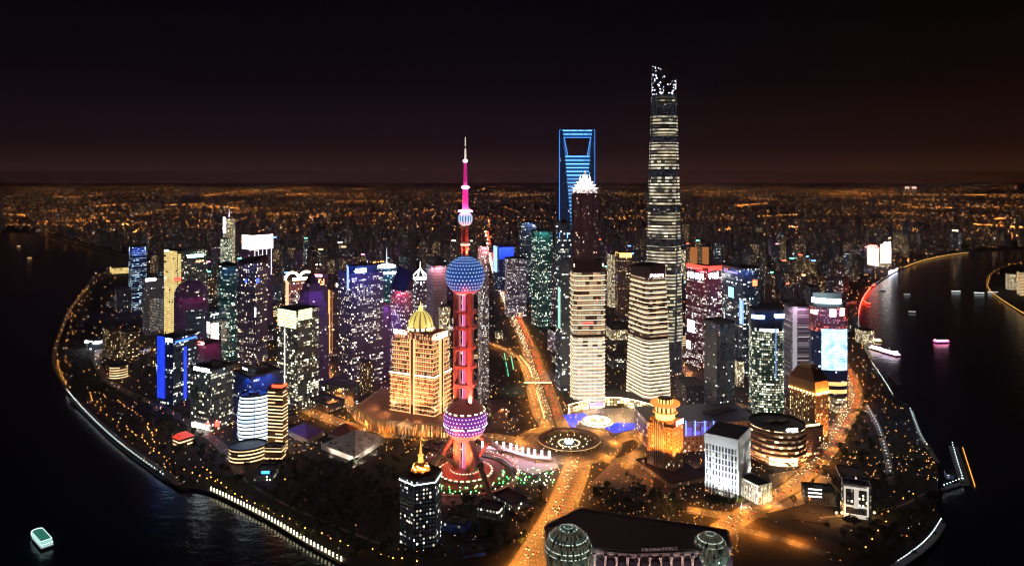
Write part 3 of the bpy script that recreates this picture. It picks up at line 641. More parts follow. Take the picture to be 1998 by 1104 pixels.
# ---------------------------------------------------------------- twin banded towers
def banded(b, name, zs, fh, out, lh, mats, scale=lambda z: 1.0, every=1):
    """one connected skin: recessed glass storeys and a projecting lit ledge at every floor"""
    m = MB(); rings = []; kinds = []; z = zs[0]; i = 0
    def R(z, e): k = scale(z); L = [(x * k, y * k) for x, y in b.L]; return [(x, y, z) for x, y in (b.off(e, L) if e else L)]
    while z + fh <= zs[1]:
        rings += [R(z, 0), R(z + fh - lh, 0), R(z + fh - lh, out), R(z + fh, out)]; kinds += [0, 2, 1, 2]; z += fh; i += 1
    rings += [R(z, 0), R(zs[1], 0)]; kinds += [0, 2]
    m.loft(rings, lambda i, j: kinds[i], None, 2, uo=b.uo); return b.part(name, m, mats)
def twins():
    led = glow('ledge_led', (1, .72, .42), 2.5); soff = plain('ledge_soffit', (.4, .36, .33), .5)
    for k, (x0, x1, yt, yb, lab, rot, xc, tap) in enumerate(((1113, 1180, 506, 797, 'straight twin office tower wrapped in white light ledges, red patches among its storeys', 12, 1121, .0),
                                           (1222, 1308, 516, 797, 'flaring twin office tower wrapped in white light ledges under a dark slanted cap', 32, 1262, .24))):
        b = B('banded_office_tower', lab, 'office tower', x0, x1, yt, yb, rot, xc=xc, poly=octo(.13), group='twin towers with lit ledges')
        zt = b.zt; sc_ = (lambda z, t=tap, zt=zt: 1 - t * min(1, max(0, z / zt)) ** 1.2)
        f1 = facade('banded_warm_%d' % k, (.13, .09, .07), (.07, .05, .04), 8.6, 7, .8, (1, .55, .25), (1, .85, .6), .42, mu=.02, sv=.3, grp=.7, row=.5, seed=61 + k, even=True)
        f2 = facade('banded_bright_%d' % k, (.2, .18, .15), (.1, .09, .08), 6.2, 9, .97, (1, .78, .5), (1, .9, .72), .62, mu=.02, sv=.22, grp=.7, row=.5, seed=65 + k, even=True)
        z1, z2 = zt * .48, zt * .92
        banded(b, 'lower_storeys', (8, z1), 6.2, 1.0, 1.3, [f2, led, soff], sc_)
        banded(b, 'upper_storeys', (z1 + 5, z2), 8.6, 1.2, 1.1, [f1, led, soff], sc_)
        m = MB(); m.loft([[(x * sc_(z), y * sc_(z), z) for x, y in b.L] for z in (z1, z1 + 5)], 0); b.part('dark_storey', m, [plain('dark_storey', (.07, .045, .04), .4)])
        m = MB(); m.loft([[(x * sc_(8), y * sc_(8), z) for x, y in b.L] for z in (0, 8)], 0); b.part('lobby', m, [glow('lobby_glow', (1, .75, .45), 2.0)])
        cap = plain('tower_cap', (.075, .05, .06), .35); q = [(x * sc_(z2), y * sc_(z2)) for x, y in b.L]
        m = MB(); tilt = (lambda x: 0) if k == 0 else (lambda x: 5 * x / b.w)
        m.loft([[(x, y, z2) for x, y in q], [(x, y, zt + tilt(x)) for x, y in q], [(x * .93, y * .93, zt + tilt(x)) for x, y in q], [(x * .9, y * .9, zt - 6) for x, y in q]], 0, None, 0); b.part('cap', m, [cap])
        if k == 0:
            b.panel('cap_light', 1119, 1178, 514, 520, glow('cap_light', (1, .85, .7), 8), L=q); b.panel('red_light', 1137, 1158, 629, 634, glow('red_sign', RED, 5)); b.panel('red_light', 1164, 1178, 582, 587, glow('red_sign', RED, 5))
        else: b.sign(1267, 1295, 534, 541, glow('sign_rose', (1, .8, .85), 14), 4, L=q, seed=3)
        b.panel('canopy_light', x0 + 12, x1 - 4, yb - 12, yb - 6, glow('canopy_purple', (.35, .16, .8), 2.5), t=3)
    # curved podium between the two towers
    c = G(1203, 800); root = empty('shopping_podium', c, 'low curved shopping podium glowing golden at the foot of the banded towers', 'mall')
    m = MB(); fg = facade('podium_gold', (.3, .2, .1), (.2, .12, .05), 5, 6, .9, (1, .62, .2), (1, .78, .4), 2.6, mu=.1, sv=.2, seed=71); n = 16; pts = []
    for i in range(n + 1): pts.append(G(1108 + 168 * i / n, 800 - 16 * math.sin(math.pi * i / n) + 8) - c)
    for i in range(n, -1, -1): pts.append(G(1112 + 160 * i / n, 786 - 16 * math.sin(math.pi * i / n) + 6) - c)
    m.prism([(p.x, p.y) for p in pts], 0, 15, 0, 1); m.build('curved_wing', [fg, ROOF()], root)
    m = MB(); m.loft([[(p.x, p.y, z) for p in pts[:n + 1]] for z in (15, 16.2)], 0, closed=False); m.build('eaves_light', glow('eaves_gold', (1, .7, .35), 6), root)
twins()
# ---------------------------------------------------------------- gilded dome tower
def gold():
    b = B('domed_tower', 'golden floodlit tower of comb-like storeys carrying a ribbed green-gold dome', 'tower', 762, 879, 640, 836, 50, xc=845)
    Zb = lambda py: b.z(py); st = STONE(); led = glow('cornice_gold', (1, .42, .15), 2.6); zt = Zb(655)
    wall = facade('gold_wall', (.62, .40, .22), (.1, .05, .03), 7.2, 4.4, .8, (1, .38, .14), (1, .55, .27), 1.0, mu=.24, sv=.18, grp=.2, row=.1, seed=81, even=True)
    z1 = Zb(722)
    for mat in (st,): pass
    banded(b, 'lower_storeys', (6, z1), 7.2, 1.6, 1.0, [wall, led, st])
    up = lambda z: .93
    banded(b, 'upper_storeys', (z1 + 1.2, zt), 7.2, 1.4, 1.0, [wall, led, st], up)
    m = MB(); q = b.sc(1.0); m.loft([[(x, y, z) for x, y in b.off(e)] for z, e in ((z1 - 1.2, .5), (z1 - 1.2, 2.4), (z1 + 1.1, 2.4), (z1 + 1.1, -3))], lambda i, j: 1 if i == 1 else 0, 0, 0); b.part('cornice', m, [st, glow('cornice_bright', (1, .75, .42), 9)])
    # vertical groove with two floodlit shafts on each visible face
    for e, f in ((0, .42), (3, .52), (1, .5)):
        p0, p1 = Vector(b.L[e]), Vector(b.L[(e + 1) % 4]); d = (p1 - p0).normalized(); nr = Vector((d.y, -d.x)); mid = p0.lerp(p1, f)
        m = MB(); ang = math.atan2(d.y, d.x); w = 7 if e == 0 else 5
        c0 = mid + nr * .6; m.box((c0.x, c0.y, 4), (w, 3.6, zt - 4), 0, ang); g = b.part('stair_bay', m, [plain('bay_dark', (.2, .1, .07), .5)])
        for sg in (-1, 1):
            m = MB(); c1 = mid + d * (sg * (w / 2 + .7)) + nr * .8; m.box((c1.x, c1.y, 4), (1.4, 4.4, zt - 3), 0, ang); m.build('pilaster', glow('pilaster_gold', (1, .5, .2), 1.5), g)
    # attic, drum and dome
    q = b.sc(.86); m = MB(); m.prism(q, zt, zt + 9, 0, 1); b.part('attic', m, [wall, plain('attic_roof', (.2, .07, .05), .7)])
    zd = zt + 9; r = 26 * b.d / F; cx, cy_ = b.L[3][0] * .0, 0
    m = MB(); m.lathe([(r * 1.15, zd), (r * 1.15, zd + 3), (r, zd + 3.2), (r, zd + 7)], 32, lambda i, j: 1 if i == 2 and j % 2 else 0, smooth=False, cap1=0); b.part('drum', m, [st, glow('drum_lamp', (1, .75, .4), 5)])
    z0 = zd + 7; hd = r * 1.2
    m = MB(); prof = [(r * .93 * math.cos(a), z0 + hd * math.sin(a)) for a in [math.radians(i * 84 / 10) for i in range(11)]]
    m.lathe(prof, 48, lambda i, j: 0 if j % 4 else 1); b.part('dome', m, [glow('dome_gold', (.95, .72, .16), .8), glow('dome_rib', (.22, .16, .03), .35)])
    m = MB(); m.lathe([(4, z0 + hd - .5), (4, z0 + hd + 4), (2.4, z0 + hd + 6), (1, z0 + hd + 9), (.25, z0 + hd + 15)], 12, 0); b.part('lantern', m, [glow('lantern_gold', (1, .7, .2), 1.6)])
    for x0, x1, y0, y1 in ((768, 795, 642, 652), (850, 873, 648, 660)):
        b.sign(x0, x1, y0, y1, glow('sign_warm_white', (1, .8, .7), 16), 5, plain('sign_red_board', (.4, .03, .02)), seed=x0)
    for k, (fx, fy) in enumerate(((-.95, -.35), (-.5, -.75), (0, -.95), (.5, -.7), (.85, -.3))):
        g = Vector((fx, fy, 0)) * b.w * 1.15; spot(b.root, (g.x, g.y, 24), (g.x * .4, g.y * .4, 80), (1, .34, .12), 170000, 90)
    spot(b.root, (-22, -20, zt + 12), (-4, 0, zd + 20), (1, .7, .2), 30000, 100); spot(b.root, (22, -20, zt + 12), (4, 0, zd + 20), (1, .7, .2), 30000, 100)
    for fx, fy in ((-.9, -.5), (0, -1.1), (.8, -.6), (-1.3, 0)): spot(b.root, (fx * b.w, fy * b.w, 34), (fx * b.w * 1.3, fy * b.w * 1.3, 19), (1, .4, .14), 14000, 150)  # added spots that brighten the podium roof
    # columned podium
    c = G(785, 838); root = empty('columned_podium', c, 'long low podium with tall lit columns and a pediment porch below the golden tower', 'hall')
    pts = [G(692, 818), G(735, 843), G(868, 855), G(905, 845), G(880, 800), G(745, 780)]; L = [((p - c).x, (p - c).y) for p in pts]
    fw = facade('podium_wall', (.5, .33, .2), (.2, .1, .05), 9, 5, .8, (1, .48, .14), (1, .62, .25), 1.2, mu=.25, sv=.12, seed=83); m = MB(); m.prism(L, 0, 19, 0, 1); m.build('hall_block', [fw, plain('podium_roof', (.34, .22, .17), .8)], root)
    m = MB(); m.loft([[(x, y, z) for x, y in b.off(e, L)] for z, e in ((18.8, .3), (18.8, 2.2), (21, 2.2), (21, -3), (19.1, -3))], 0); m.build('entablature', st, root)
    for i in range(2):
        p0, p1 = pts[i] - c, pts[i + 1] - c; d = (p1 - p0); n = int(d.length / 6); u = d.normalized(); nr = Vector((u.y, -u.x, 0))
        for k in range(1, n):
            p = p0 + d * (k / n) + nr * 1.6; m = MB(); m.lathe([(1.15, 0), (.85, 2), (.8, 17), (1.2, 19)], 8, 0, (p.x, p.y, 0)); m.build('column', st, root)
            if k % 3 == 1: spot(root, (p.x + nr.x * 4, p.y + nr.y * 4, .5), (p.x - u.x, p.y, 14), (1, .42, .12), 16000, 100)
    p0, p1 = pts[1] - c, pts[2] - c; u = (p1 - p0).normalized(); nr = Vector((u.y, -u.x, 0)); mid = p0.lerp(p1, .45) + nr * 7; ang = math.atan2(u.y, u.x)
    m = MB(); w = 15
    for z, hh in ((17, 2),): m.box((mid.x, mid.y, z), (2 * w, 12, hh), 0, ang)
    A = [mid - u * w - nr * 6, mid + u * w - nr * 6, mid + u * w + nr * 6, mid - u * w + nr * 6]
    tri = [[mid + u * (s * w) + nr * o for s in (-1, 1)] for o in (6.2, -6)]
    m.loft([[tuple(tri[0][0]) [:2] + (19.05,), tuple(tri[0][1])[:2] + (19.05,), (*(mid + nr * 6.2)[:2], 26)], [tuple(tri[1][0])[:2] + (19.05,), tuple(tri[1][1])[:2] + (19.05,), (*(mid - nr * 6)[:2], 26)]], 1, 1, 1); pb = m.build('porch', [st, plain('pediment', (.62, .5, .4), .6)], root)
    for k in range(6):
        p = mid + u * (-w + 1.5 + k * (2 * w - 3) / 5) + nr * 5; m = MB(); m.lathe([(1.2, 0), (.95, 2), (.85, 16), (1.2, 17)], 8, 0, (p.x, p.y, 0)); m.build('column', st, pb)
    spot(root, (mid.x + nr.x * 22, mid.y + nr.y * 22, 1), (mid.x, mid.y, 20), (1, .5, .2), 60000, 70)
    foot([(p.x, p.y) for p in pts])
gold()
# ================================================================ OTHER BUILDINGS OF THE DISTRICT
SW = lambda: glow('sign_white', (.9, .95, 1), 14)
SB = lambda: glow('sign_blue_white', (.35, .6, 1), 14)
SR = lambda: glow('sign_red', RED, 9)
ST = lambda: glow('sign_teal', (.35, 1, .8), 10)
FA = {}
def fa(k): return FA[k]()
FA.update(
    dark_warm=lambda: facade('f_dark_warm', (.055, .04, .05), (.025, .02, .03), 4.2, 3.4, .16, (1, .72, .42), (1, .9, .72), 1.5, seed=101),
    dark_cool=lambda: facade('f_dark_cool', (.05, .055, .065), (.02, .028, .035), 4.2, 3.4, .16, (.75, .95, 1), (1, .92, .75), 1.3, seed=102),
    teal=lambda: facade('f_teal', (.04, .06, .06), (.015, .04, .04), 4.2, 3.4, .22, (.55, 1, .85), (1, .95, .7), 1.2, seed=103),
    office=lambda: facade('f_office', (.06, .055, .05), (.03, .03, .028), 4.4, 3.6, .30, (1, .86, .5), (1, .93, .72), 1.5, grp=1.0, row=.5, seed=104),
    office_low=lambda: facade('f_office_low', (.05, .05, .05), (.025, .028, .028), 4.4, 3.6, .18, (1, .86, .5), (1, .93, .72), 1.5, grp=1.0, row=.5, seed=105),
    purple=lambda: facade('f_purple', (.12, .06, .12), (.05, .03, .06), 4.2, 3.4, .05, (1, .75, .6), (1, .85, .8), 1.0, seed=106),
    purple_lit=lambda: facade('f_purple_lit', (.09, .05, .09), (.045, .03, .05), 4.2, 3.4, .28, (1, .85, .65), (1, .93, .85), 1.5, grp=.8, seed=107),
    brown=lambda: facade('f_brown', (.16, .09, .065), (.05, .03, .025), 3.6, 3.0, .10, (1, .62, .25), (1, .8, .5), 1.2, seed=108),
    grey_grid=lambda: facade('f_grey_grid', (.16, .16, .18), (.05, .05, .06), 3.8, 2.4, .06, (1, .9, .7), (.9, .95, 1), 1.0, seed=109),
    grid_lit=lambda: facade('f_grid_lit', (.20, .19, .18), (.1, .1, .1), 4.0, 2.2, .93, (.95, .88, .72), (.85, .85, .85), .30, sv=.45, mu=.16, seed=110),
    yellow=lambda: facade('f_yellow', (.5, .4, .2), (.2, .15, .05), 5.0, 6.0, .98, (1, .68, .22), (1, .75, .3), 1.25, mu=.03, sv=.28, seed=111, even=True),
    yellow_green=lambda: facade('f_yellow_green', (.3, .32, .2), (.2, .2, .1), 4.6, 4.0, .97, (.82, 1, .45), (.95, 1, .62), 2.3, mu=.02, sv=.22, seed=112, even=True),
    green_office=lambda: facade('f_green_office', (.05, .06, .055), (.02, .035, .03), 4.2, 3.4, .62, (.85, 1, .7), (1, .97, .72), 1.3, grp=.8, row=.3, seed=113),
    blue_dark=lambda: facade('f_blue_dark', (.03, .045, .09), (.015, .025, .06), 4.2, 3.4, .12, (.5, .75, 1), (1, .9, .75), 1.2, seed=114),
    blue_rows=lambda: facade('f_blue_rows', (.03, .05, .09), (.015, .03, .07), 5.6, 4.0, .6, (.35, .65, 1), (.8, .92, 1), 1.0, sv=.6, mu=.02, grp=1, row=.6, seed=115),
    maroon=lambda: facade('f_maroon', (.20, .07, .10), (.09, .03, .05), 4.4, 3.6, .34, (1, .78, .7), (1, .92, .9), 1.3, grp=1.0, row=.6, seed=116),
    orange_rows=lambda: facade('f_orange_rows', (.4, .25, .12), (.06, .035, .02), 5.0, 12.0, .85, (1, .62, .28), (1, .75, .42), 1.6, sv=.62, mu=.01, seed=117, even=True),
    mauve_rows=lambda: facade('f_mauve_rows', (.22, .14, .2), (.08, .06, .09), 4.0, 2.6, .4, (1, .82, .78), (.95, .85, 1), .9, seed=118),
    resid=lambda: facade('f_resid', (.10, .065, .06), (.03, .025, .025), 3.2, 3.6, .09, (1, .66, .3), (1, .85, .6), 1.3, mu=.25, sv=.4, grp=.15, row=.05, seed=119),
    resid_dark=lambda: facade('f_resid_dark', (.05, .04, .05), (.02, .02, .025), 3.2, 3.6, .06, (1, .74, .4), (.9, .95, 1), 1.4, mu=.25, sv=.4, grp=.15, row=.05, seed=120),
    resid_warm=lambda: facade('f_resid_warm', (.13, .075, .05), (.04, .03, .02), 3.2, 4.0, .2, (1, .6, .22), (1, .8, .5), 1.4, mu=.28, sv=.4, grp=.2, row=.1, seed=121),
    lattice=lambda: facade('f_lattice', (.24, .22, .25), (.04, .04, .05), 6.0, 4.0, .05, (1, .9, .8), (1, 1, 1), .8, mu=.3, sv=.5, seed=122),
    white_blue=lambda: facade('f_white_blue', (.3, .35, .45), (.1, .15, .25), 4.0, 3.0, .8, (.8, .9, 1), (1, 1, 1), 1.4, seed=123),
    low_dark=lambda: facade('f_low_dark', (.08, .07, .06), (.02, .02, .02), 4.0, 4.0, .22, (1, .85, .55), (1, .95, .8), 1.5, mu=.25, sv=.4, seed=124),
    cream_lit=lambda: facade('f_cream_lit', (.4, .3, .2), (.2, .14, .08), 4.0, 2.6, .85, (1, .78, .42), (1, .88, .6), 1.2, mu=.2, sv=.25, seed=125))
def simple(name, label, cat, x0, x1, yt, yb, rot, xc, f, poly=None, asp=.8, plant=.5, par=True, group=None, ph=5, scale=1.0):
    b = B(name, label, cat, x0, x1, yt, yb, rot, asp, xc, poly, group)
    b.zt -= ph if plant else 0
    b.body([fa(k) for k in f] if isinstance(f, (list, tuple)) else fa(f), scale=scale)
    L = b.sc(scale)
    if par: b.parapet(b.zt, L=L)
    if plant: b.plant(b.zt, plant, ph)
    return b
def roofsign(b, px0, px1, h, mat, py=None, n=4, seed=2):
    z = b.zt if py is None else b.z(py); py1 = PY(z + b.z0, b.d); return b.sign(px0, px1, py1 - h, py1, mat, n, seed=seed, name='roof_sign')
OT = 'office tower'
def screen_mat():
    t = NT('screen_ice'); u, v = t.uv(); nz = t.noise(.09, detail=2); ln = t.m('LESS_THAN', t.m('FRACT', t.m('DIVIDE', v, 4.0)), .22)
    t.set('Base Color', (.1, .1, .1)); t.set('Emission Color', t.mix(nz, (.12, .5, 1), (.85, 1, 1))); t.set('Emission Strength', t.m('MULTIPLY', t.m('MULTIPLY_ADD', ln, -.5, 1.0), t.m('MULTIPLY_ADD', nz, 2.6, .5))); return t.mat
# ---- left group
b = simple('slim_tower', 'slim dark tower with blue-white lit storeys and a blue glowing crown beside the left river', OT, 251, 286, 481, 606, 18, 258, 'blue_rows', plant=0); b.panel('crown_band', 252, 284, 482, 488, glow('crown_blue_white', (.45, .65, 1), 8)); b.panel('crown_halo', 252, 285, 489, 493, glow('crown_blue', BLUE, 3))
b = simple('ribbed_office', 'grey ribbed office block with a short white roof sign and a finely lit lower half', OT, 277, 322, 537, 655, 14, 283, 'grey_grid', plant=.4); b.sign(283, 305, 542, 549, SW(), 4, seed=5); b.panel('lit_screen_wall', 279, 320, 582, 646, fa('grid_lit'), t=.6, k=3)
b = B('slab_tower', 'tall slab tower whose narrow end glows yellow beside a dark face with a teal sign', OT, 320, 405, 486, 660, 38, xc=346); b.body([fa('office_low'), fa('dark_cool'), fa('dark_cool'), fa('yellow')]); b.parapet(b.zt); b.plant(b.zt, .45, 4)
b.panel('lit_edge', 346.5, 353, 495, 655, fa('yellow'), t=1.2); b.sign(362, 399, 495, 503, ST(), 6, seed=8); b.sign(381, 398, 507, 511, glow('sign_orange', (1, .4, .2), 5), 4, seed=9); b.sign(321, 329, 487, 491, SW(), 2, seed=10)
b = B('vaulted_tower', 'dark glass tower with a rounded vault top and a small red sign at its shoulder', OT, 339, 408, 545, 694, 0, .7, poly=rrect(.25, 3))
b.zt = b.z(575); b.body(fa('purple')); m = MB(); n = 10; hh = b.z(545) - b.zt
m.loft([[(x * math.cos(t) if True else x, y * math.cos(t), b.zt + hh * math.sin(t)) for x, y in b.L] for t in [math.radians(84) * i / n for i in range(n + 1)]], 0, None, 1, smooth=True, uo=b.uo); b.part('vault_roof', m, [fa('purple'), ROOF()]); b.sign(340, 355, 541, 548, SR(), 3, seed=4)
b.panel('lit_storeys', 362, 400, 604, 650, fa('dark_cool'), t=.4, k=4)
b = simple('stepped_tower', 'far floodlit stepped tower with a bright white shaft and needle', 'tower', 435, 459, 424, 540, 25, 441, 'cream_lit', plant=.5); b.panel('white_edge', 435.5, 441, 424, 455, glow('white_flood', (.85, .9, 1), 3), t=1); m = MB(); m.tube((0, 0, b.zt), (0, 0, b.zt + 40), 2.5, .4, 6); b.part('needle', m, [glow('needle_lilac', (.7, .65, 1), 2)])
simple('green_lit_block', 'square block with greenish lit windows in front of the far stepped tower', 'office block', 430, 452, 463, 545, 20, 436, 'green_office')
b = B('billboard_tower', 'dark tower crowned by a huge blank white screen box on slender columns', OT, 472, 533, 486, 640, 30, xc=492); b.body(fa('purple')); b.parapet(b.zt)
m = MB(); z0, z1 = b.z(485), b.z(457); m.prism(b.sc(1.0), z0, z1, 0, 1, 1); b.part('screen_box', m, [glow('screen_cream', (1, .90, .80), 2.2), ROOF()])
b.zt = b.z(505)
for k, px in enumerate((497, 504, 512, 520, 529)): b.panel('screen_column', px - .7, px + .7, 485, 535, glow('column_cream', (1, .9, .85), 1.6), t=1)
for (x0, x1, yt, yb, xc, sl, lab) in ((425, 466, 512, 706, 447, 6, 'dark glass tower with a pointed slanting crest, teal windows, behind the blue-edged tower'), (463, 522, 497, 712, 498, 14, 'dark glass tower with a sharply raked crest and scattered lit storeys')):
    b = B('crested_tower', lab, OT, x0, x1, yt + sl, yb, 32, xc=xc); b.body(fa('teal') if x0 == 425 else fa('dark_warm')); z = b.zt; zz = b.z(yt)
    m = MB(); L = b.L; hs = [z + 2, zz, (z + zz) / 2, z + 1] if x0 > 430 else [z + 1, z + 3, zz, zz - 3]
    m.loft([[(x, y, z) for x, y in L], [(x, y, h) for (x, y), h in zip(L, hs)]], 0, None, 1); b.part('crest', m, [plain('crest_glass', (.03, .03, .04), .2), ROOF()])
b.panel('blue_light', 478, 482, 545, 552, glow('blue_dot', BLUE, 4)); b.panel('blue_light', 500, 505, 543, 552, glow('blue_dot', BLUE, 4)); b.panel('white_strip', 497, 499, 600, 618, SW())
b = simple('cinema_block', 'low block faced with white and orange glowing screens between dark towers', 'cinema', 403, 428, 606, 706, 20, 410, 'dark_cool', plant=0); b.panel('media_screen', 411, 427, 630, 672, glow('screen_peach', (1, .62, .42), 3.5), k=2); b.panel('media_screen', 404, 410, 628, 650, glow('screen_white', (1, .95, .9), 5)); b.panel('white_strip', 412, 426, 612, 614, SW())
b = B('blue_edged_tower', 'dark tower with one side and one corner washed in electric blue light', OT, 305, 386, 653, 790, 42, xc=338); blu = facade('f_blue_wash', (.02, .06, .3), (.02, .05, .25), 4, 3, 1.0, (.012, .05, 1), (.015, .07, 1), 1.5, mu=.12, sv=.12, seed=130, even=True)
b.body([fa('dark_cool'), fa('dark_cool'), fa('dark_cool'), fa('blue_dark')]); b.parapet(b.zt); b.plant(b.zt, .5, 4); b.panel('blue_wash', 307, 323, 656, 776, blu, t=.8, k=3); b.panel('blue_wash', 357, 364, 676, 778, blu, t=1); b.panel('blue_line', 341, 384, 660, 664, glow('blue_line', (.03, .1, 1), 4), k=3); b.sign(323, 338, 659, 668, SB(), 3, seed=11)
b = simple('red_sign_block', 'dark block carrying a glowing red rooftop sign behind the blue-edged tower', 'office block', 380, 432, 662, 770, 35, 398, 'purple', plant=.4); b.sign(385, 404, 664, 672, glow('sign_red_hot', (1, .12, .1), 14), 3, seed=12)
b = simple('square_office', 'square dark office block with yellow window rows and a short white sign', 'office block', 371, 457, 706, 842, 40, 412, 'office_low', plant=.4); b.sign(378, 410, 716, 725, SW(), 5, seed=13); b.panel('entrance_glow', 376, 410, 826, 834, glow('entrance_white', (1, .9, .8), 4), t=3); b.panel('red_awning', 405, 425, 822, 832, SR(), t=4)
b = simple('slate_office', 'slate blue glass block with a pale roof light, partly hidden by the bright curved tower', 'office block', 455, 552, 716, 868, 30, 490, 'blue_dark', plant=.45); b.panel('roof_light', 474, 484, 718, 721, SW())
# bright curved tower on its terraces
b = B('curved_screen_tower', 'short bulging tower whose whole front is bright white lit bands', OT, 463, 529, 768, 880, 0, .8, poly=rrect(.42, 6))
zt = b.zt; sw_ = lambda z: 1.0 - .17 * abs(2 * max(0, min(1, z / zt)) - 1.05) ** 2
rowm = facade('white_rows', (.4, .5, .6), (.03, .06, .12), 5.6, 9.0, .985, (.5, .72, 1), (.8, .9, 1), 1.9, mu=.008, sv=.34, row=0, grp=0, seed=131, even=True)
m = MB(); ns = 14; m.loft([[(x * sw_(zt * i / ns), y * sw_(zt * i / ns), zt * i / ns) for x, y in b.L] for i in range(ns + 1)], 0, None, 1, uo=(0, 0)); b.part('light_band_front', m, [rowm, plain('deep_blue_roof', (.03, .05, .10), .5)]); b.parapet(zt, 2.5, L=b.sc(sw_(zt)), mat=plain('deep_blue_roof', (.03, .05, .10), .5))
b.panel('seam', 495.4, 496.6, 775, 878, plain('blue_seam', (.02, .05, .15), .4), t=1.4); b.plant(zt, .35, 4)
b = simple('orange_wing', 'brown wing with orange lit storeys and a red roof edge beside the white banded tower', 'office block', 522, 562, 748, 886, -28, 551, 'orange_rows', plant=.4); b.panel('red_edge', 530, 560, 749, 755, glow('red_edge', (1, .06, .02), 3.5), k=3)
b = B('round_terrace', 'oval terraced podium ringed by orange light bands at the foot of the white tower', 'podium', 446, 522, 868, 908, 0, .8, poly=ell(28)); b.body(fa('orange_rows'), roof=plain('blue_terrace', (.08, .12, .2), .5)); b.parapet(b.zt)
b = simple('terrace_wing', 'straight low terrace with orange light bands joining the oval podium', 'podium', 516, 558, 866, 900, -30, 549, 'orange_rows', plant=.2, ph=2)
# ---- centre-left
b = B('green_crown_tower', 'dark office tower with greenish yellow lit top storeys and a pale vertical strip', OT, 541, 622, 598, 800, 38, xc=581)
b.zt = b.z(600); b.body([fa('office'), fa('office_low'), fa('dark_cool'), fa('office')]); b.parapet(b.zt); b.plant(b.zt, .5, 4); yg = fa('yellow_green'); b.panel('lit_storeys', 541.5, 579, 604, 638, yg, t=.6); b.panel('lit_storeys', 581, 609, 603, 623, yg, t=.6, k=2); b.panel('lift_strip', 555, 557.5, 640, 790, glow('strip_cream', (1, .95, .8), 1.2), t=1)
b = B('tiered_tower', 'dark purple tower stepping back in tiers to a small pyramid', 'tower', 574, 642, 560, 770, 30, xc=600); zs = [b.z(y) for y in (612, 585, 565, 552)]
m = MB(); rings = [[(x, y, 0) for x, y in b.L]]
for z, k in zip(zs, (1, .82, .66, .5)): rings += [[(x * k, y * k, z) for x, y in b.L], [(x * k * .84, y * k * .84, z + .4) for x, y in b.L]]
m.loft(rings, 0, None, 1, uo=b.uo); b.part('tiers', m, [fa('purple'), ROOF()]); m = MB(); m.prism(b.sc(.42), zs[-1] + .4, b.z(528), 0, 0, scale=.08); b.part('pyramid', m, [plain('purple_roof', (.10, .05, .10), .6)])
b = simple('crowned_tower', 'tower topped by two glowing orange-white arches forming a looped crown', 'tower', 556, 622, 543, 700, 18, 566, 'purple_lit', plant=.5, ph=4); b.panel('lit_edge', 558, 566, 548, 640, glow('orange_edge', (1, .5, .25), 1.3), t=1)
m = MB(); ca = Vector((math.cos(b.rot), math.sin(b.rot), 0)); z0 = b.zt
for sg in (-1, 1):
    pr = None
    for i in range(9):
        t = math.pi * i / 8; p = ca * (sg * b.w * .24 + b.w * .24 * math.cos(t)) + Vector((0, -b.w * .3, z0 + 5 + 16 * math.sin(t)))
        if pr is not None: m.tube(pr, p, 2.6, 2.6, 6, 0, False)
        pr = p
b.part('arch_crown', m, [glow('crown_amber', (1, .60, .30), 14)])
b.panel('crown_glow', 570, 610, 541, 546, glow('crown_amber', (1, .60, .30), 14), t=2); b.sign(590, 597, 549, 566, glow('emblem_cream', (1, .9, .75), 4), 1, seed=14)
b = simple('orange_lined_tower', 'narrow tower edged with orange light beside a cream rooftop sign', 'tower', 640, 664, 560, 720, 22, 647, 'brown', plant=.4); b.panel('lit_edge', 641, 648, 566, 690, glow('edge_orange', (1, .36, .1), 1.6), t=1)
b = simple('cream_sign_block', 'dim block with a cream rectangular rooftop sign', 'office block', 652, 676, 549, 690, 15, 656, 'dark_warm', plant=0); b.sign(655, 671, 551, 560, glow('sign_cream', (1, .85, .6), 6), 3, seed=15); 
b = simple('pink_sign_block', 'block with orange characters and a pink rooftop sign behind the tiered tower', 'office block', 616, 640, 533, 690, 15, 620, 'purple', plant=0); b.sign(620, 633, 543, 557, glow('sign_orange_hot', (1, .3, .1), 6), 2, seed=16); b.sign(617, 632, 534, 539, glow('sign_pink', (1, .35, .5), 12), 3, seed=17); 
b = B('antenna_tower', 'broad dark office tower with a blinding blue-white sign and thin antennas', OT, 660, 748, 520, 760, 30, xc=686); b.zt = b.z(530); b.body([fa('purple_lit'), fa('purple'), fa('purple'), fa('dark_warm')]); b.parapet(b.zt)
m = MB(); q = [(x * .66 + b.w * .02, y * .66) for x, y in b.L]; m.prism(q, b.zt, b.z(516), 0, 1); b.part('upper_block', m, [fa('blue_dark'), ROOF()]); b.sign(689, 714, 522, 534, glow('sign_blue_hot', (.4, .6, 1), 20), 3, seed=18, L=q)
for sx in (-.7, 0, .7): spot(b.root, (sx * b.w, -b.w * .9, b.zt + 14), (sx * b.w * .3, 0, b.zt - 30), (.05, .12, 1), 160000, 120)  # added blue spots spreading the sign's glow over the tower
b.panel('blue_edge', 677.5, 681.5, 520, 566, glow('edge_blue', (.3, .42, 1), 1.6), t=1)
for dx in (-.22, .2): m = MB(); m.tube((b.w * dx, 0, b.zt), (b.w * dx, 0, b.z(486)), .9, .25, 6); b.part('antenna', m, [plain('antenna_grey', (.3, .3, .4), .5)])
b = B('ring_crown_tower', 'cylindrical dark tower with a glowing white ring crown and a tall mast', OT, 733, 776, 522, 720, 0, 1.0, poly=ell(24)); b.body(fa('teal')); r = b.w / 2
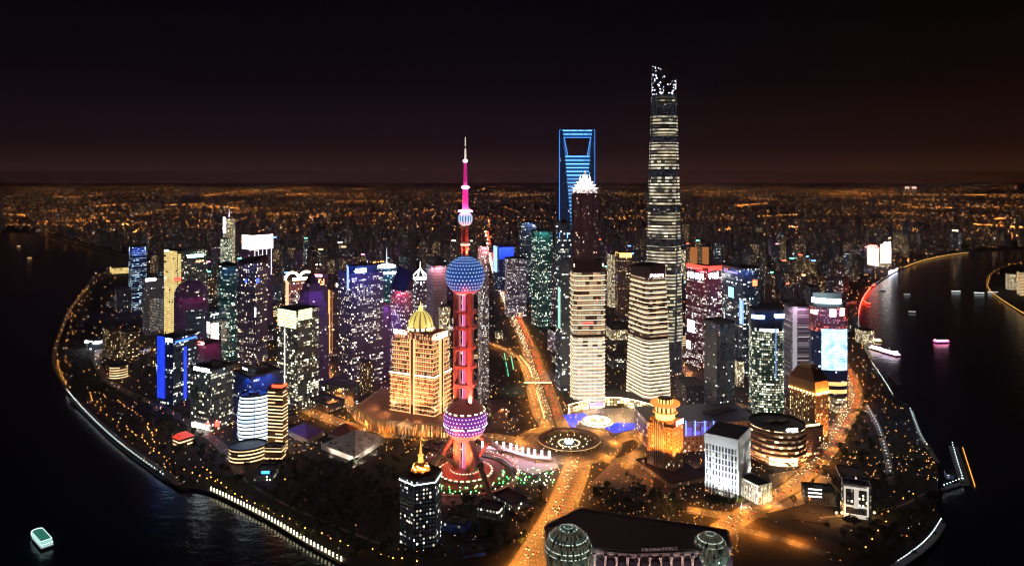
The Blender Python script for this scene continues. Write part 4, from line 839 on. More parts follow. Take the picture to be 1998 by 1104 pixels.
m = MB(); m.lathe([(r * .9, 0), (r * 1.03, 1), (r * 1.03, 4.5), (r * .9, 5.5)], 24, 0, (0, 0, b.z(533)), smooth=False); m2 = b.part('crown_ring', m, [glow('ring_white', (.85, .97, 1), 8)]); m = MB(); m.lathe([(r * .6, 0), (r * .82, 1.5), (r * .8, 5), (r * .3, 8)], 24, 0, (0, 0, b.zt), smooth=False, cap1=0); b.part('crown_ring', m, [glow('ring_blue', (.55, .75, 1), 7)])
m = MB(); m.tube((0, 0, b.zt), (0, 0, b.z(483)), 1.6, .3, 6); b.part('mast', m, [glow('mast_white', (.8, .85, 1), 1.2)])
b = simple('ridged_tower', 'dark tower with a small rooftop hut standing right of the antenna tower', OT, 716, 762, 588, 742, 30, 732, 'purple', plant=.5)
b = simple('corner_lit_block', 'low dark tower with a column of small lit windows left of the golden building', 'office block', 700, 728, 700, 770, 25, 712, 'resid_warm', plant=.4, ph=3)
b = B('raked_roof_tower', 'reddish brown tower with a steep dark roof slanting up to one corner', OT, 762, 806, 565, 740, 20, xc=790); b.body(fa('mauve_rows')); m = MB(); hs = [b.zt + 1, b.z(532), b.z(520), b.zt + 6]
m.loft([[(x, y, b.zt) for x, y in b.L], [(x, y, h) for (x, y), h in zip(b.L, hs)]], 0, None, 1); b.part('raked_roof', m, [plain('raked_glass', (.05, .03, .05), .25), plain('raked_roof', (.04, .03, .05), .5)])
b = B('pyramid_crown_tower', 'tower capped by an open white-lit pyramid frame', OT, 802, 838, 544, 720, 20, xc=812); b.body(fa('purple_lit')); ap = Vector((0, 0, b.z(523))); led = glow('frame_white', (.9, 1, .95), 6); m = MB()
for i in range(4):
    p = Vector((*b.L[i], b.zt + 1)) * 1.0; q = Vector((*b.L[(i + 1) % 4], b.zt + 1)); m.tube(p, ap, 1.1, .8, 6, 0, False); m.tube(p, q, 1.1, 1.1, 6, 0, False)
b.part('pyramid_frame', m, [led]); m = MB(); m.tube(ap, ap + Vector((0, 0, 14)), .7, .2, 6); b.part('mast', m, [led])
b = simple('lattice_tower', 'grey lattice-faced tower under construction behind the golden dome', 'tower', 832, 872, 508, 740, 24, 846, 'lattice', plant=.6, ph=8)
b = simple('cream_block', 'cream lit block between the golden building and the tower column', 'office block', 852, 878, 592, 740, 15, 858, 'cream_lit', plant=.4); b.sign(872, 890, 630, 636, glow('sign_red_white', (1, .5, .4), 8), 4, seed=19)
b = simple('speckled_tower', 'slender grey tower dotted with small white lights right behind the television tower', OT, 932, 954, 470, 790, 20, 941, 'white_blue', plant=.5, ph=8); FA['speck'] = lambda: facade('f_speck', (.16, .13, .13), (.06, .05, .05), 3.6, 1.8, .4, (1, .86, .72), (.9, .95, 1), 1.2, mu=.22, sv=.4, grp=.3, row=.1, seed=140)
for o in list(b.root.children):
    if o.name.startswith('facade'): o.data.materials[0] = fa('speck')
# ---- middle distance
for (nm, lab, x0, x1, yt, yb, rot, xc, f, ex) in (
    ('blue_washed_block', 'far block washed in bright blue light beside the boulevard', 962, 1006, 478, 570, 26, 972, 'blue_dark', 'blue'),
    ('curved_mall_tower', 'short round-fronted block with white lit floors right of the boulevard', 985, 1027, 500, 618, 10, 990, 'mauve_rows', None),
    ('tall_teal_tower', 'tall dark tower with teal flecks between the boulevard and the blue skyscraper', 1036, 1078, 446, 640, 24, 1052, 'teal', None),
    ('far_grey_tower', 'grey tower with small white lights behind the tall teal tower', 1014, 1046, 430, 590, 20, 1024, 'dark_cool', None),
    ('aqua_strip_tower', 'thin dark tower with an aqua-lit shaft at the foot of the blue skyscraper', 1084, 1113, 428, 768, 18, 1094, 'dark_cool', 'aqua'),
    ('red_lit_block', 'block with a red glowing flank behind the straight banded tower', 1071, 1094, 512, 640, 20, 1078, 'dark_warm', 'red'),
    ('cream_slab', 'cream floodlit slab between the two banded towers', 1184, 1204, 492, 600, 20, 1193, 'cream_lit', None),
    ('amber_topped_tower', 'curved tower with an amber lit attic between the two banded towers', 1200, 1234, 490, 618, 10, 1206, 'brown', 'amber'),
    ('amber_block', 'amber floodlit block just right of the twisting tower', 1340, 1362, 479, 570, 15, 1346, 'resid_warm', 'amber2'),
    ('amber_slab', 'second amber floodlit slab further right of the twisting tower', 1364, 1384, 478, 570, 15, 1370, 'resid_warm', 'amber2'),
    ('sandy_slab', 'narrow sandy floodlit slab left of the red-rimmed tower', 1322, 1338, 484, 575, 15, 1328, 'cream_lit', None)):
    b = simple(nm, lab, OT, x0, x1, yt, yb, rot, xc, f, plant=.45)
    if ex == 'blue':
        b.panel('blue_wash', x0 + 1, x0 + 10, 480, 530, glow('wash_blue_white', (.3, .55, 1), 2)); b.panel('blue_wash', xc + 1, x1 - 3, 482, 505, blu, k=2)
    if ex == 'aqua': b.panel('aqua_shaft', 1089, 1094, 560, 640, glow('aqua', (.45, .9, .75), .9)); b.panel('lit_sign', 1092, 1108, 404 + 50, 464, glow('sign_blue', (.1, .3, 1), 4))
    if ex == 'red': b.panel('red_flank', 1072, 1090, 520, 546, glow('flank_red', (1, .14, .06), 1.0))
    if ex == 'amber': b.panel('amber_attic', 1201, 1233, 493, 502, glow('attic_amber', (1, .55, .16), 2.5), k=4)
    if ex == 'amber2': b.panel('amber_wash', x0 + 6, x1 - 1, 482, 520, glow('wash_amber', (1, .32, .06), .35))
# ---- right group
b = simple('red_rimmed_tower', 'maroon office tower with a red glowing rim and bright white signs under it', OT, 1338, 1411, 520, 722, 34, 1380, 'maroon', plant=0); b.panel('red_rim', 1338.5, 1410.5, 517, 525, glow('rim_red', (1, .05, .03), 2.4), k=5, t=1.2)
for s_ in ((1341, 1374, 531, 545, 20), (1381, 1402, 532, 544, 21)): b.sign(*s_[:4], glow('sign_white_hot', (.95, .97, 1), 18), 4, seed=s_[4])
b.panel('media_screen', 1341, 1356, 624, 648, glow('screen_lilac', (.95, .9, 1), 3)); b.panel('media_screen', 1340, 1348, 664, 680, glow('screen_lilac', (.95, .9, 1), 3))
b = B('navy_topped_tower', 'dark glass tower with a navy roof edge and blue screens behind the red-rimmed tower', OT, 1408, 1482, 519, 738, 28, xc=1446, poly=octo(.12)); b.body(fa('dark_cool'), roof=plain('navy_roof', (.03, .04, .08), .5)); b.parapet(b.zt); b.plant(b.zt, .5, 4)
b.panel('blue_screen', 1421, 1432, 560, 580, glow('screen_sky', (.25, .65, 1), 2.2)); b.panel('blue_strip', 1443, 1451, 585, 632, glow('strip_sky', (.3, .5, 1), 1.6)); b.sign(1467, 1478, 545, 559, glow('sign_orange_red', (1, .16, .04), 4), 1, seed=22); b.panel('violet_edge', 1412, 1440, 529, 531.5, glow('edge_violet', (.25, .15, .8), 2), k=3)
b = simple('black_tower', 'almost unlit black tower in front of the red-rimmed tower', OT, 1374, 1434, 626, 802, 40, 1402, 'dark_warm', plant=.0, poly=octo(.1)); FA['black'] = lambda: facade('f_black', (.05, .05, .055), (.02, .022, .025), 4, 3, .03, (1, .85, .6), (.7, .85, 1), .9, seed=141)
for o in list(b.root.children):
    if o.name.startswith('facade'): o.data.materials[0] = fa('black')
b = B('rounded_green_tower', 'rounded office tower full of green-white windows with a navy crown and two blue-white signs', OT, 1461, 1530, 600, 812, 10, .85, poly=rrect(.3, 4)); b.zt = b.z(602); b.body(fa('green_office'), z1=b.z(640)); m = MB(); m.prism(b.sc(1.005), b.z(640), b.zt, 0, 1); b.part('navy_crown', m, [plain('navy_glass', (.03, .06, .14), .25), plain('navy_roof', (.03, .04, .08), .5)]); b.parapet(b.zt)
b.sign(1467, 1494, 613, 622, SB(), 6, seed=23); b.sign(1508, 1529, 611, 621, SB(), 5, seed=24); b.panel('bright_storey', 1462, 1529, 640, 646, glow('storey_pale', (.85, 1, .9), 1.2), k=6); b.panel('blue_line', 1512.5, 1515, 640, 740, glow('line_blue', (.1, .3, .8), .8))
FA['mauve_slab'] = lambda: facade('f_mauve_slab', (.20, .15, .18), (.05, .04, .05), 3.6, 30, .6, (1, .8, .8), (.9, .85, 1), .22, sv=.55, mu=.0, seed=142)
b = simple('mauve_slab_tower', 'pale mauve residential slab with a light vertical stripe and an open rooftop frame', 'tower', 1530, 1582, 588, 772, 24, 1545, 'mauve_slab', plant=.5, ph=6); b.panel('pale_stripe', 1546, 1555, 598, 735, glow('stripe_pale', (.8, .74, .78), .42), t=1)
b = B('screen_tower', 'curved tower with a red top, white glowing roof board and a giant blue-white screen', OT, 1578, 1654, 596, 800, 14, .8, poly=rrect(.36, 6)); fr = facade('f_redtop', (.3, .05, .04), (.16, .03, .03), 4, 3, .5, (1, .08, .04), (1, .2, .1), .8, seed=143)
b.body(fa('blue_dark'), z1=b.z(642)); m = MB(); m.prism(b.L, b.z(642), b.zt, 0, 1); b.part('red_crown', m, [fr, ROOF()]); b.panel('giant_screen', 1602, 1653, 642, 722, screen_mat(), k=10, t=1.0)
for s_ in ((1618, 1632, 602, 619), (1638, 1647, 600, 617), (1583, 1597, 604, 612)): b.sign(*s_, glow('sign_red_white2', (1, .75, .7), 14), 1, board=glow('sign_red_back', (.8, .03, .02), .8), seed=int(s_[0]))
m = MB(); L = b.sc(.92); m.prism(L, b.zt, b.z(585), 1, 1); m2 = b.part('roof_board', m, [SW(), plain('board_frame', (.1, .12, .14), .5)]); b.panel('roof_light', 1584, 1641, 582, 591, glow('roof_white_hot', (.8, 1, 1), 12), k=6, t=1.6)
m = MB(); ca, sa = math.cos(b.rot), math.sin(b.rot); m.box((0, b.w * .05, b.z(585)), (b.w * .8, 1.5, b.z(572) - b.z(585)), 0, b.rot); b.part('roof_board', m, [plain('board_frame', (.1, .12, .14), .5)])
for y in (745, 760, 775, 788): b.panel('orange_band', 1612, 1652, y, y + 7, glow('band_orange', (1, .5, .16), 1.6), k=8, t=1.2)
# hotel with lit attic
b = B('hotel_tower', 'brown hotel tower with an orange floodlit attic and lamp-lit hipped roof', 'hotel', 1540, 1616, 736, 868, 32, xc=1590); z2 = b.z(762); b.body([facade('f_hotel', (.30, .17, .09), (.06, .035, .02), 4.2, 3.6, .32, (1, .62, .2), (1, .8, .4), 1.6, mu=.3, sv=.4, grp=.1, row=.05, seed=144)], z1=z2)
m = MB(); q = b.sc(1.06); m.loft([[(x, y, z2) for x, y in b.L], [(x, y, z2 + 2) for x, y in q], [(x, y, b.zt) for x, y in b.sc(1.0)], [(x, y, b.z(716)) for x, y in b.sc(.62)]], lambda i, j: 1 if i == 2 else 0, None, 1); b.part('attic', m, [plain('hotel_stone', (.55, .34, .18), .6), plain('hotel_roof', (.3, .14, .06), .6)])
m = MB(); lam = glow('lamp_amber', (1, .55, .15), 14)
for e in (0, 1, 3):
    p0, p1 = Vector(q[e]), Vector(q[(e + 1) % 4]); d = p1 - p0; n_ = 9; nr = Vector((d.y, -d.x)).normalized()
    for k in range(n_):
        p = p0 + d * ((k + .5) / n_) + nr * .8; l = MB(); l.box((p.x, p.y, z2 + 2), (1.2, 1.2, 2.5), 0, b.rot); b.part('attic_lamp', l, [lam])
m = MB(); m.prism(b.sc(.4), b.z(716), b.z(708), 0, 0); b.part('machine_room', m, [plain('hotel_stone', (.55, .34, .18), .6)])
for sx, sy in ((-.3, -.75), (.3, -.75), (.8, 0)):
    ca, sa = math.cos(b.rot), math.sin(b.rot); x, y = sx * b.w, sy * b.w * b.asp; P_ = (x * ca - y * sa, x * sa + y * ca); spot(b.root, (P_[0], P_[1], z2 - 2), (P_[0] * .2, P_[1] * .2, b.z(712)), (1, .34, .07), 60000, 110); spot(b.root, (P_[0] * 1.3, P_[1] * 1.3, 3), (P_[0] * .5, P_[1] * .5, 45), (1, .33, .07), 130000, 90)
b = B('round_department_store', 'round brown department store ringed by window bands under a dark flat roof', 'department store', 1461, 1572, 824, 912, 8, .95, poly=ell(36)); fr_ = facade('f_round', (.36, .22, .13), (.06, .04, .03), 7.5, 6, .36, (1, .6, .25), (1, .85, .6), 1.5, mu=.04, sv=.4, grp=.8, row=.8, seed=145); banded(b, 'banded_drum', (0, b.zt), 7.5, 1.5, 1.6, [fr_, plain('store_stone', (.5, .33, .2), .6), ROOF()]); b.parapet(b.zt, 2.5)
for k in range(6): a = math.radians(-170 + 32 * k); spot(b.root, (b.w * .62 * math.cos(a), b.w * .62 * math.sin(a), 2), (b.w * .45 * math.cos(a), b.w * .45 * math.sin(a), 26), (1, .5, .22), 42000, 120)
for dx, dy, w_ in ((-.12, 0, .2), (.12, .03, .24)): m = MB(); m.box((dx * b.w, dy * b.w, b.zt), (w_ * b.w, .12 * b.w, 3), 0, .5); b.part('roof_hatch', m, [plain('hatch', (.14, .08, .06), .6)])
b.panel('colonnade_glow', 1500, 1556, 893, 908, glow('colonnade', (1, .8, .45), 2.0), k=8, t=1.5); b.sign(1532, 1556, 834, 841, SW(), 5, seed=25)
b = simple('store_annex', 'long dark annex with amber parapet lights attached behind the round store', 'department store', 1545, 1606, 822, 895, 40, 1568, 'brown', plant=.3); b.panel('amber_edge', 1556, 1600, 826, 830, glow('edge_amber', (1, .72, .3), 3), k=3)
b = simple('small_mall_annex', 'small lit shop block right of the hotel tower', 'shop', 1612, 1650, 770, 806, 30, 1632, 'cream_lit', plant=.3, ph=2)
# super mall with the blue glass roof
b = B('shopping_mall', 'huge low shopping mall with a dark blue roof and blue lit glass wall', 'mall', 1238, 1482, 808, 884, 22, .5); b.body(facade('f_mall', (.46, .27, .19), (.12, .07, .05), 6, 6, .35, (1, .72, .45), (1, .88, .7), 1.2, mu=.3, sv=.5, seed=146), roof=plain('mall_blue_roof', (.045, .04, .085), .45), z1=b.z(806))
bg = facade('f_bluegrid', (.05, .05, .3), (.05, .05, .3), 6, 12, 1, (.05, .06, .62), (.08, .09, .7), .65, mu=.05, sv=.05, seed=147); b.panel('blue_glass_wall', 1334, 1402, 822, 848, bg, k=4, t=2); 
for px in (1337, 1355, 1374, 1391): b.panel('blue_post', px - .8, px + .8, 820, 848, glow('post_blue', (.12, .25, 1), 4), t=3)
for k in range(6): m = MB(); m.box((b.w * (.12 + .05 * k), b.w * .03 * k - b.w * .02, b.z(806)), (2.5, b.w * .12, 2), 0, b.rot + .5); b.part('roof_rib', m, [plain('roof_rib', (.16, .13, .17), .6)])
spot(b.root, tuple(G(1350, 915) - Vector((b.c.x, b.c.y, -3))), tuple(G(1350, 880) - Vector((b.c.x, b.c.y, -20))), (1, .45, .2), 60000, 120)
spot(b.root, tuple(G(1235, 900) - Vector((b.c.x, b.c.y, -3))), tuple(G(1250, 870) - Vector((b.c.x, b.c.y, -20))), (1, .5, .25), 60000, 120)
# art deco tower
b = B('art_deco_tower', 'orange floodlit art deco tower with a ringed round crown and a striped centre bay', 'tower', 1263, 1333, 824, 928, 30, xc=1313); deco = plain('deco_stone', (.60, .40, .20), .6, var=.1); zt = b.zt
b.body([facade('f_deco', (.60, .38, .19), (.09, .05, .03), 4.6, 3.6, .25, (1, .7, .4), (1, .85, .6), 1.0, mu=.3, sv=.45, seed=148)], roof=plain('deco_roof', (.2, .1, .05), .7))
m = MB(); m.prism(b.sc(.85), zt, zt + 7, 0, 0); b.part('shoulder', m, [deco]); r = 30 * b.d / F; z = zt + 7; m = MB(); m.lathe([(r * .62, z), (r * .62, z + 7), (r * .8, z + 8), (r * .8, z + 10), (r * .66, z + 10), (r * .66, z + 17), (r * .95, z + 19), (r * .95, z + 21.5), (r * .5, z + 21.6), (r * .5, z + 27), (r * .3, z + 28)], 28, lambda i, j: 1 if i in (2, 6, 7) else (2 if i in (0, 4, 8) and j % 2 else 0), smooth=False, cap1=0); b.part('crown', m, [deco, glow('crown_orange', (1, .33, .045), .9), glow('crown_lamp', (1, .5, .14), 2.5)])
p0, p1 = Vector(b.L[3]), Vector(b.L[0]); p0, p1 = (Vector(b.L[0]), Vector(b.L[1])) if (Vector(b.L[1]) - Vector(b.L[0])).length > (p1 - p0).length else (p0, p1); d = (p1 - p0); nr = Vector((d.y, -d.x)).normalized(); ang = math.atan2(d.y, d.x); mid = p0.lerp(p1, .46) + nr * .4
m = MB(); m.box((mid.x, mid.y, 6), (d.length * .36, 1.6, zt - 2), 0, ang); cb = b.part('centre_bay', m, [plain('bay_dark2', (.1, .08, .07), .4)])
for k in range(6): c_ = mid + d.normalized() * (d.length * .36 * (k / 5 - .5)) + nr * .9; m = MB(); m.box((c_.x, c_.y, 6), (1.3, 1.5, zt), 0, ang); m.build('mullion', plain('mullion_pale', (.62, .55, .48), .6), cb)
for k, (fx, fy) in enumerate(((-1.3, -1.0), (-.5, -1.5), (.5, -1.5), (1.3, -1.0), (-1.5, .2), (1.5, .3))): spot(b.root, (fx * b.w, fy * b.w, 14), (fx * b.w * .2, fy * b.w * .2, zt * .9), (1, .28, .045), 260000, 50)
for k in range(4): a = math.radians(-150 + 40 * k); spot(b.root, (r * 1.0 * math.cos(a), r * 1.0 * math.sin(a), z + .5), (0, 0, z + 22), (1, .38, .06), 50000, 120)
b.sign(1318, 1333, 818, 829, glow('sign_redwhite', (1, .6, .55), 9), 3, board=glow('sign_red_back', (.8, .03, .02), .8), seed=26)
b2 = B('stone_podium', 'low stone podium with a dark deck at the foot of the orange art deco tower', 'podium', 1240, 1380, 912, 952, 36, xc=1312); b2.body([plain('podium_stone', (.36, .30, .26), .7)], roof=plain('podium_deck', (.055, .04, .04), .8)); b2.parapet(b2.zt, 1.2)
# white gridded building
b = B('white_gridded_building', 'white floodlit office block with a deep grid of fins under a plain white cornice', 'office block', 1377, 1462, 838, 974, -17, xc=1438); wh = plain('white_stone', (.8, .8, .78), .6, var=.06); zt = b.zt; zc = zt - 13
b.body([facade('f_whitegrid', (.1, .1, .1), (.02, .03, .03), 8, 5, .18, (.9, .95, .85), (1, .95, .8), .8, mu=.1, sv=.3, seed=149)], roof=plain('flat_roof_dark', (.035, .03, .035), .8), z1=zt - .5)
m = MB(); m.loft([[(x, y, z) for x, y in b.off(e)] for z, e in ((zc, .2), (zc, 2.0), (zt, 2.0), (zt, -.5), (zt - 1, -.6))], 0); b.part('cornice', m, [wh])
for e, nb in ((0, 10), (1, 10)):
    p0, p1 = Vector(b.L[e]), Vector(b.L[(e + 1) % 4]); d = p1 - p0; nr = Vector((d.y, -d.x)).normalized(); ang = math.atan2(d.y, d.x); nb = 10 if e == 0 else 8
    for k in range(nb + 1):
        p = p0 + d * (k / nb) + nr * .9; m = MB(); m.box((p.x, p.y, 0), (1.25, 1.6, zc), 0, ang); b.part('fin', m, [wh])
    for k in range(1, 8):
        p = p0.lerp(p1, .5) + nr * .5; m = MB(); m.box((p.x, p.y, zc * k / 8 - .6), (d.length, .9, 1.1), 0, ang); b.part('spandrel', m, [wh])
    if e != 1 or True:
        for f in (.15, .5, .85):
            p = p0 + d * f + nr * 24; q = p0 + d * f; spot(b.root, (p.x, p.y, 1.5), (q.x, q.y, zt * .6), (.92, .97, 1), 125000, 100)
b3 = B('white_annex', 'low white floodlit annex with slim pilasters beside the gridded white block', 'annex', 1440, 1506, 936, 985, 30, xc=1480); b3.body([fa('cream_lit')], roof=plain('podium_deck', (.055, .04, .04), .8)); b3.parapet(b3.zt, 1.5, mat=wh)
for px in range(1444, 1504, 5): b3.panel('pilaster', px - .7, px + .7, 945, 984, wh, t=1.2)
spot(b3.root, (-28, -30, 2), (-5, -5, 14), (1, .98, .92), 60000, 110); spot(b3.root, (25, -28, 2), (8, -5, 14), (1, .85, .5), 30000, 110)
# ---- foreground
b = B('hexagonal_tower', 'dark faceted tower with small white windows, a lit edge and a golden domed lantern', OT, 780, 861, 918, 1075, 12, 1.0, poly=[(.5 * math.cos(math.radians(a)), .5 * math.sin(math.radians(a))) for a in range(0, 360, 60)]); b.zt = b.z(922)
FA['hex'] = lambda: facade('f_hex', (.05, .055, .065), (.02, .025, .03), 4.4, 3.6, .20, (.85, .95, 1), (1, .8, .5), 2.2, mu=.25, sv=.5, grp=.5, row=.5, seed=150)
b.body(fa('hex')); b.parapet(b.zt, 2, L=b.sc(1.0)); m = MB(); m.loft([[(x, y, z) for x, y in b.off(e)] for z, e in ((b.zt - 4.0, .3), (b.zt - 4.0, .9), (b.zt - 3.2, .9), (b.zt - 3.2, .3))], 0); b.part('edge_light', m, [glow('edge_white', (.95, 1, 1), 4)])
r = b.w * .2; m = MB(); m.lathe([(r * 1.3, b.zt), (r * 1.15, b.zt + 5), (r, b.zt + 6)], 24, 0, smooth=False); b.part('drum', m, [plain('drum_brown', (.2, .1, .05), .6)])
m = MB(); m.lathe([(r * math.cos(t), b.zt + 6 + r * .7 * math.sin(t)) for t in [math.radians(8.5 * i) for i in range(10)]], 24, lambda i, j: 1 if (i + j) % 5 == 0 and i < 5 else 0); b.part('dome', m, [plain('dome_bronze', (.6, .35, .1), .4), glow('lamp_amber', (1, .55, .15), 14)])
zz = b.zt + 6 + r * .7; m = MB(); m.lathe([(3.2, zz - 1), (2.6, zz + 6), (3.6, zz + 7), (1.6, zz + 9), (.3, zz + 22)], 10, 0); b.part('spire', m, [glow('spire_orange', (1, .42, .08), 1.3)])
for k in range(4): a = math.radians(-160 + 45 * k); spot(b.root, (r * 1.5 * math.cos(a), r * 1.5 * math.sin(a), b.zt + 6), (0, 0, zz), (1, .45, .1), 9000, 120)
# glass pyramids of the aquarium
def pyramid(label, pts, py, mat, base=6.0):
    c = sum((G(*p) for p in pts), Vector((0, 0, 0))) / len(pts); root = empty('glass_pyramid', c, label, 'aquarium', 'pyramid roofs by the park'); L = [((G(*p) - c).x, (G(*p) - c).y) for p in pts]
    m = MB(); m.prism(L, 0, base, 0); m.build('base_wall', plain('aquarium_wall', (.4, .37, .36), .6), root); m = MB(); h = ZP(py, c.y); n = len(L)
    m.v = [(x, y, base) for x, y in L] + [(0, 0, h)]
    for i in range(n): m.face((i, (i + 1) % n, n), 0, [(0, 0), (40, 0), (20, 30)])
    m.build('roof', mat, root); foot([(x + c.x, y + c.y) for x, y in L]); return root, c
sil = NT('silver_lit_roof'); nz = sil.noise(.10, detail=5, rough=.7); sil.set('Base Color', sil.ramp(nz, [(.36, (.10, .08, .08)), (.52, (.62, .60, .62))])); sil.set('Roughness', .5)
r_, c_ = pyramid('silver pyramid roof lit from below, its two faces meeting in a sharp ridge', [(627, 876), (692, 901), (752, 862), (700, 846)], 838, sil.mat, 7)
for g in ((640, 893), (672, 904), (705, 905), (735, 888), (690, 912)): p = G(*g) - c_; spot(r_, (p.x, p.y, 1.5), (p.x * .3, p.y * .3, 14), (1, .86, .66), 26000, 120)
pyramid('purple tinted pyramid roof behind the silver one', [(560, 848), (600, 868), (632, 850), (592, 834)], 826, plain('purple_tile', (.16, .06, .2), .6), 8)
pyramid('dark red pyramid roof behind the silver ridge', [(640, 852), (690, 862), (700, 842), (668, 838)], 824, plain('red_tile', (.3, .08, .06), .6), 5)
# white frame building
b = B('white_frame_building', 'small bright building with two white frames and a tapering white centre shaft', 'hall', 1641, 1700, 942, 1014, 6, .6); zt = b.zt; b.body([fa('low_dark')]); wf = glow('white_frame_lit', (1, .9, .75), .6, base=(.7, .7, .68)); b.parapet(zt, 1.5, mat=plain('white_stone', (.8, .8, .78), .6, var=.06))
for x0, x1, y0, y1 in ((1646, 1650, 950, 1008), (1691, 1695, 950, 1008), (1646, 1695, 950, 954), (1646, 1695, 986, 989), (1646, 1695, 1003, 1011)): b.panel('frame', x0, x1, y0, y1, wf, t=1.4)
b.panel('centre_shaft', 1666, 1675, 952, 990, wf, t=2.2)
for px in (1632, 1643, 1697, 1706): 
    g = G(px, 1008) - Vector((b.c.x, b.c.y, 0)); m = MB(); m.ball((g.x, g.y, 5), 1.0, 8, 5, 0); m.tube((g.x, g.y, 0), (g.x, g.y, 5), .25, .25, 6, 1); b.part('gate_lamp', m, [glow('lamp_orange_hot', (1, .5, .12), 60), DARKM()])
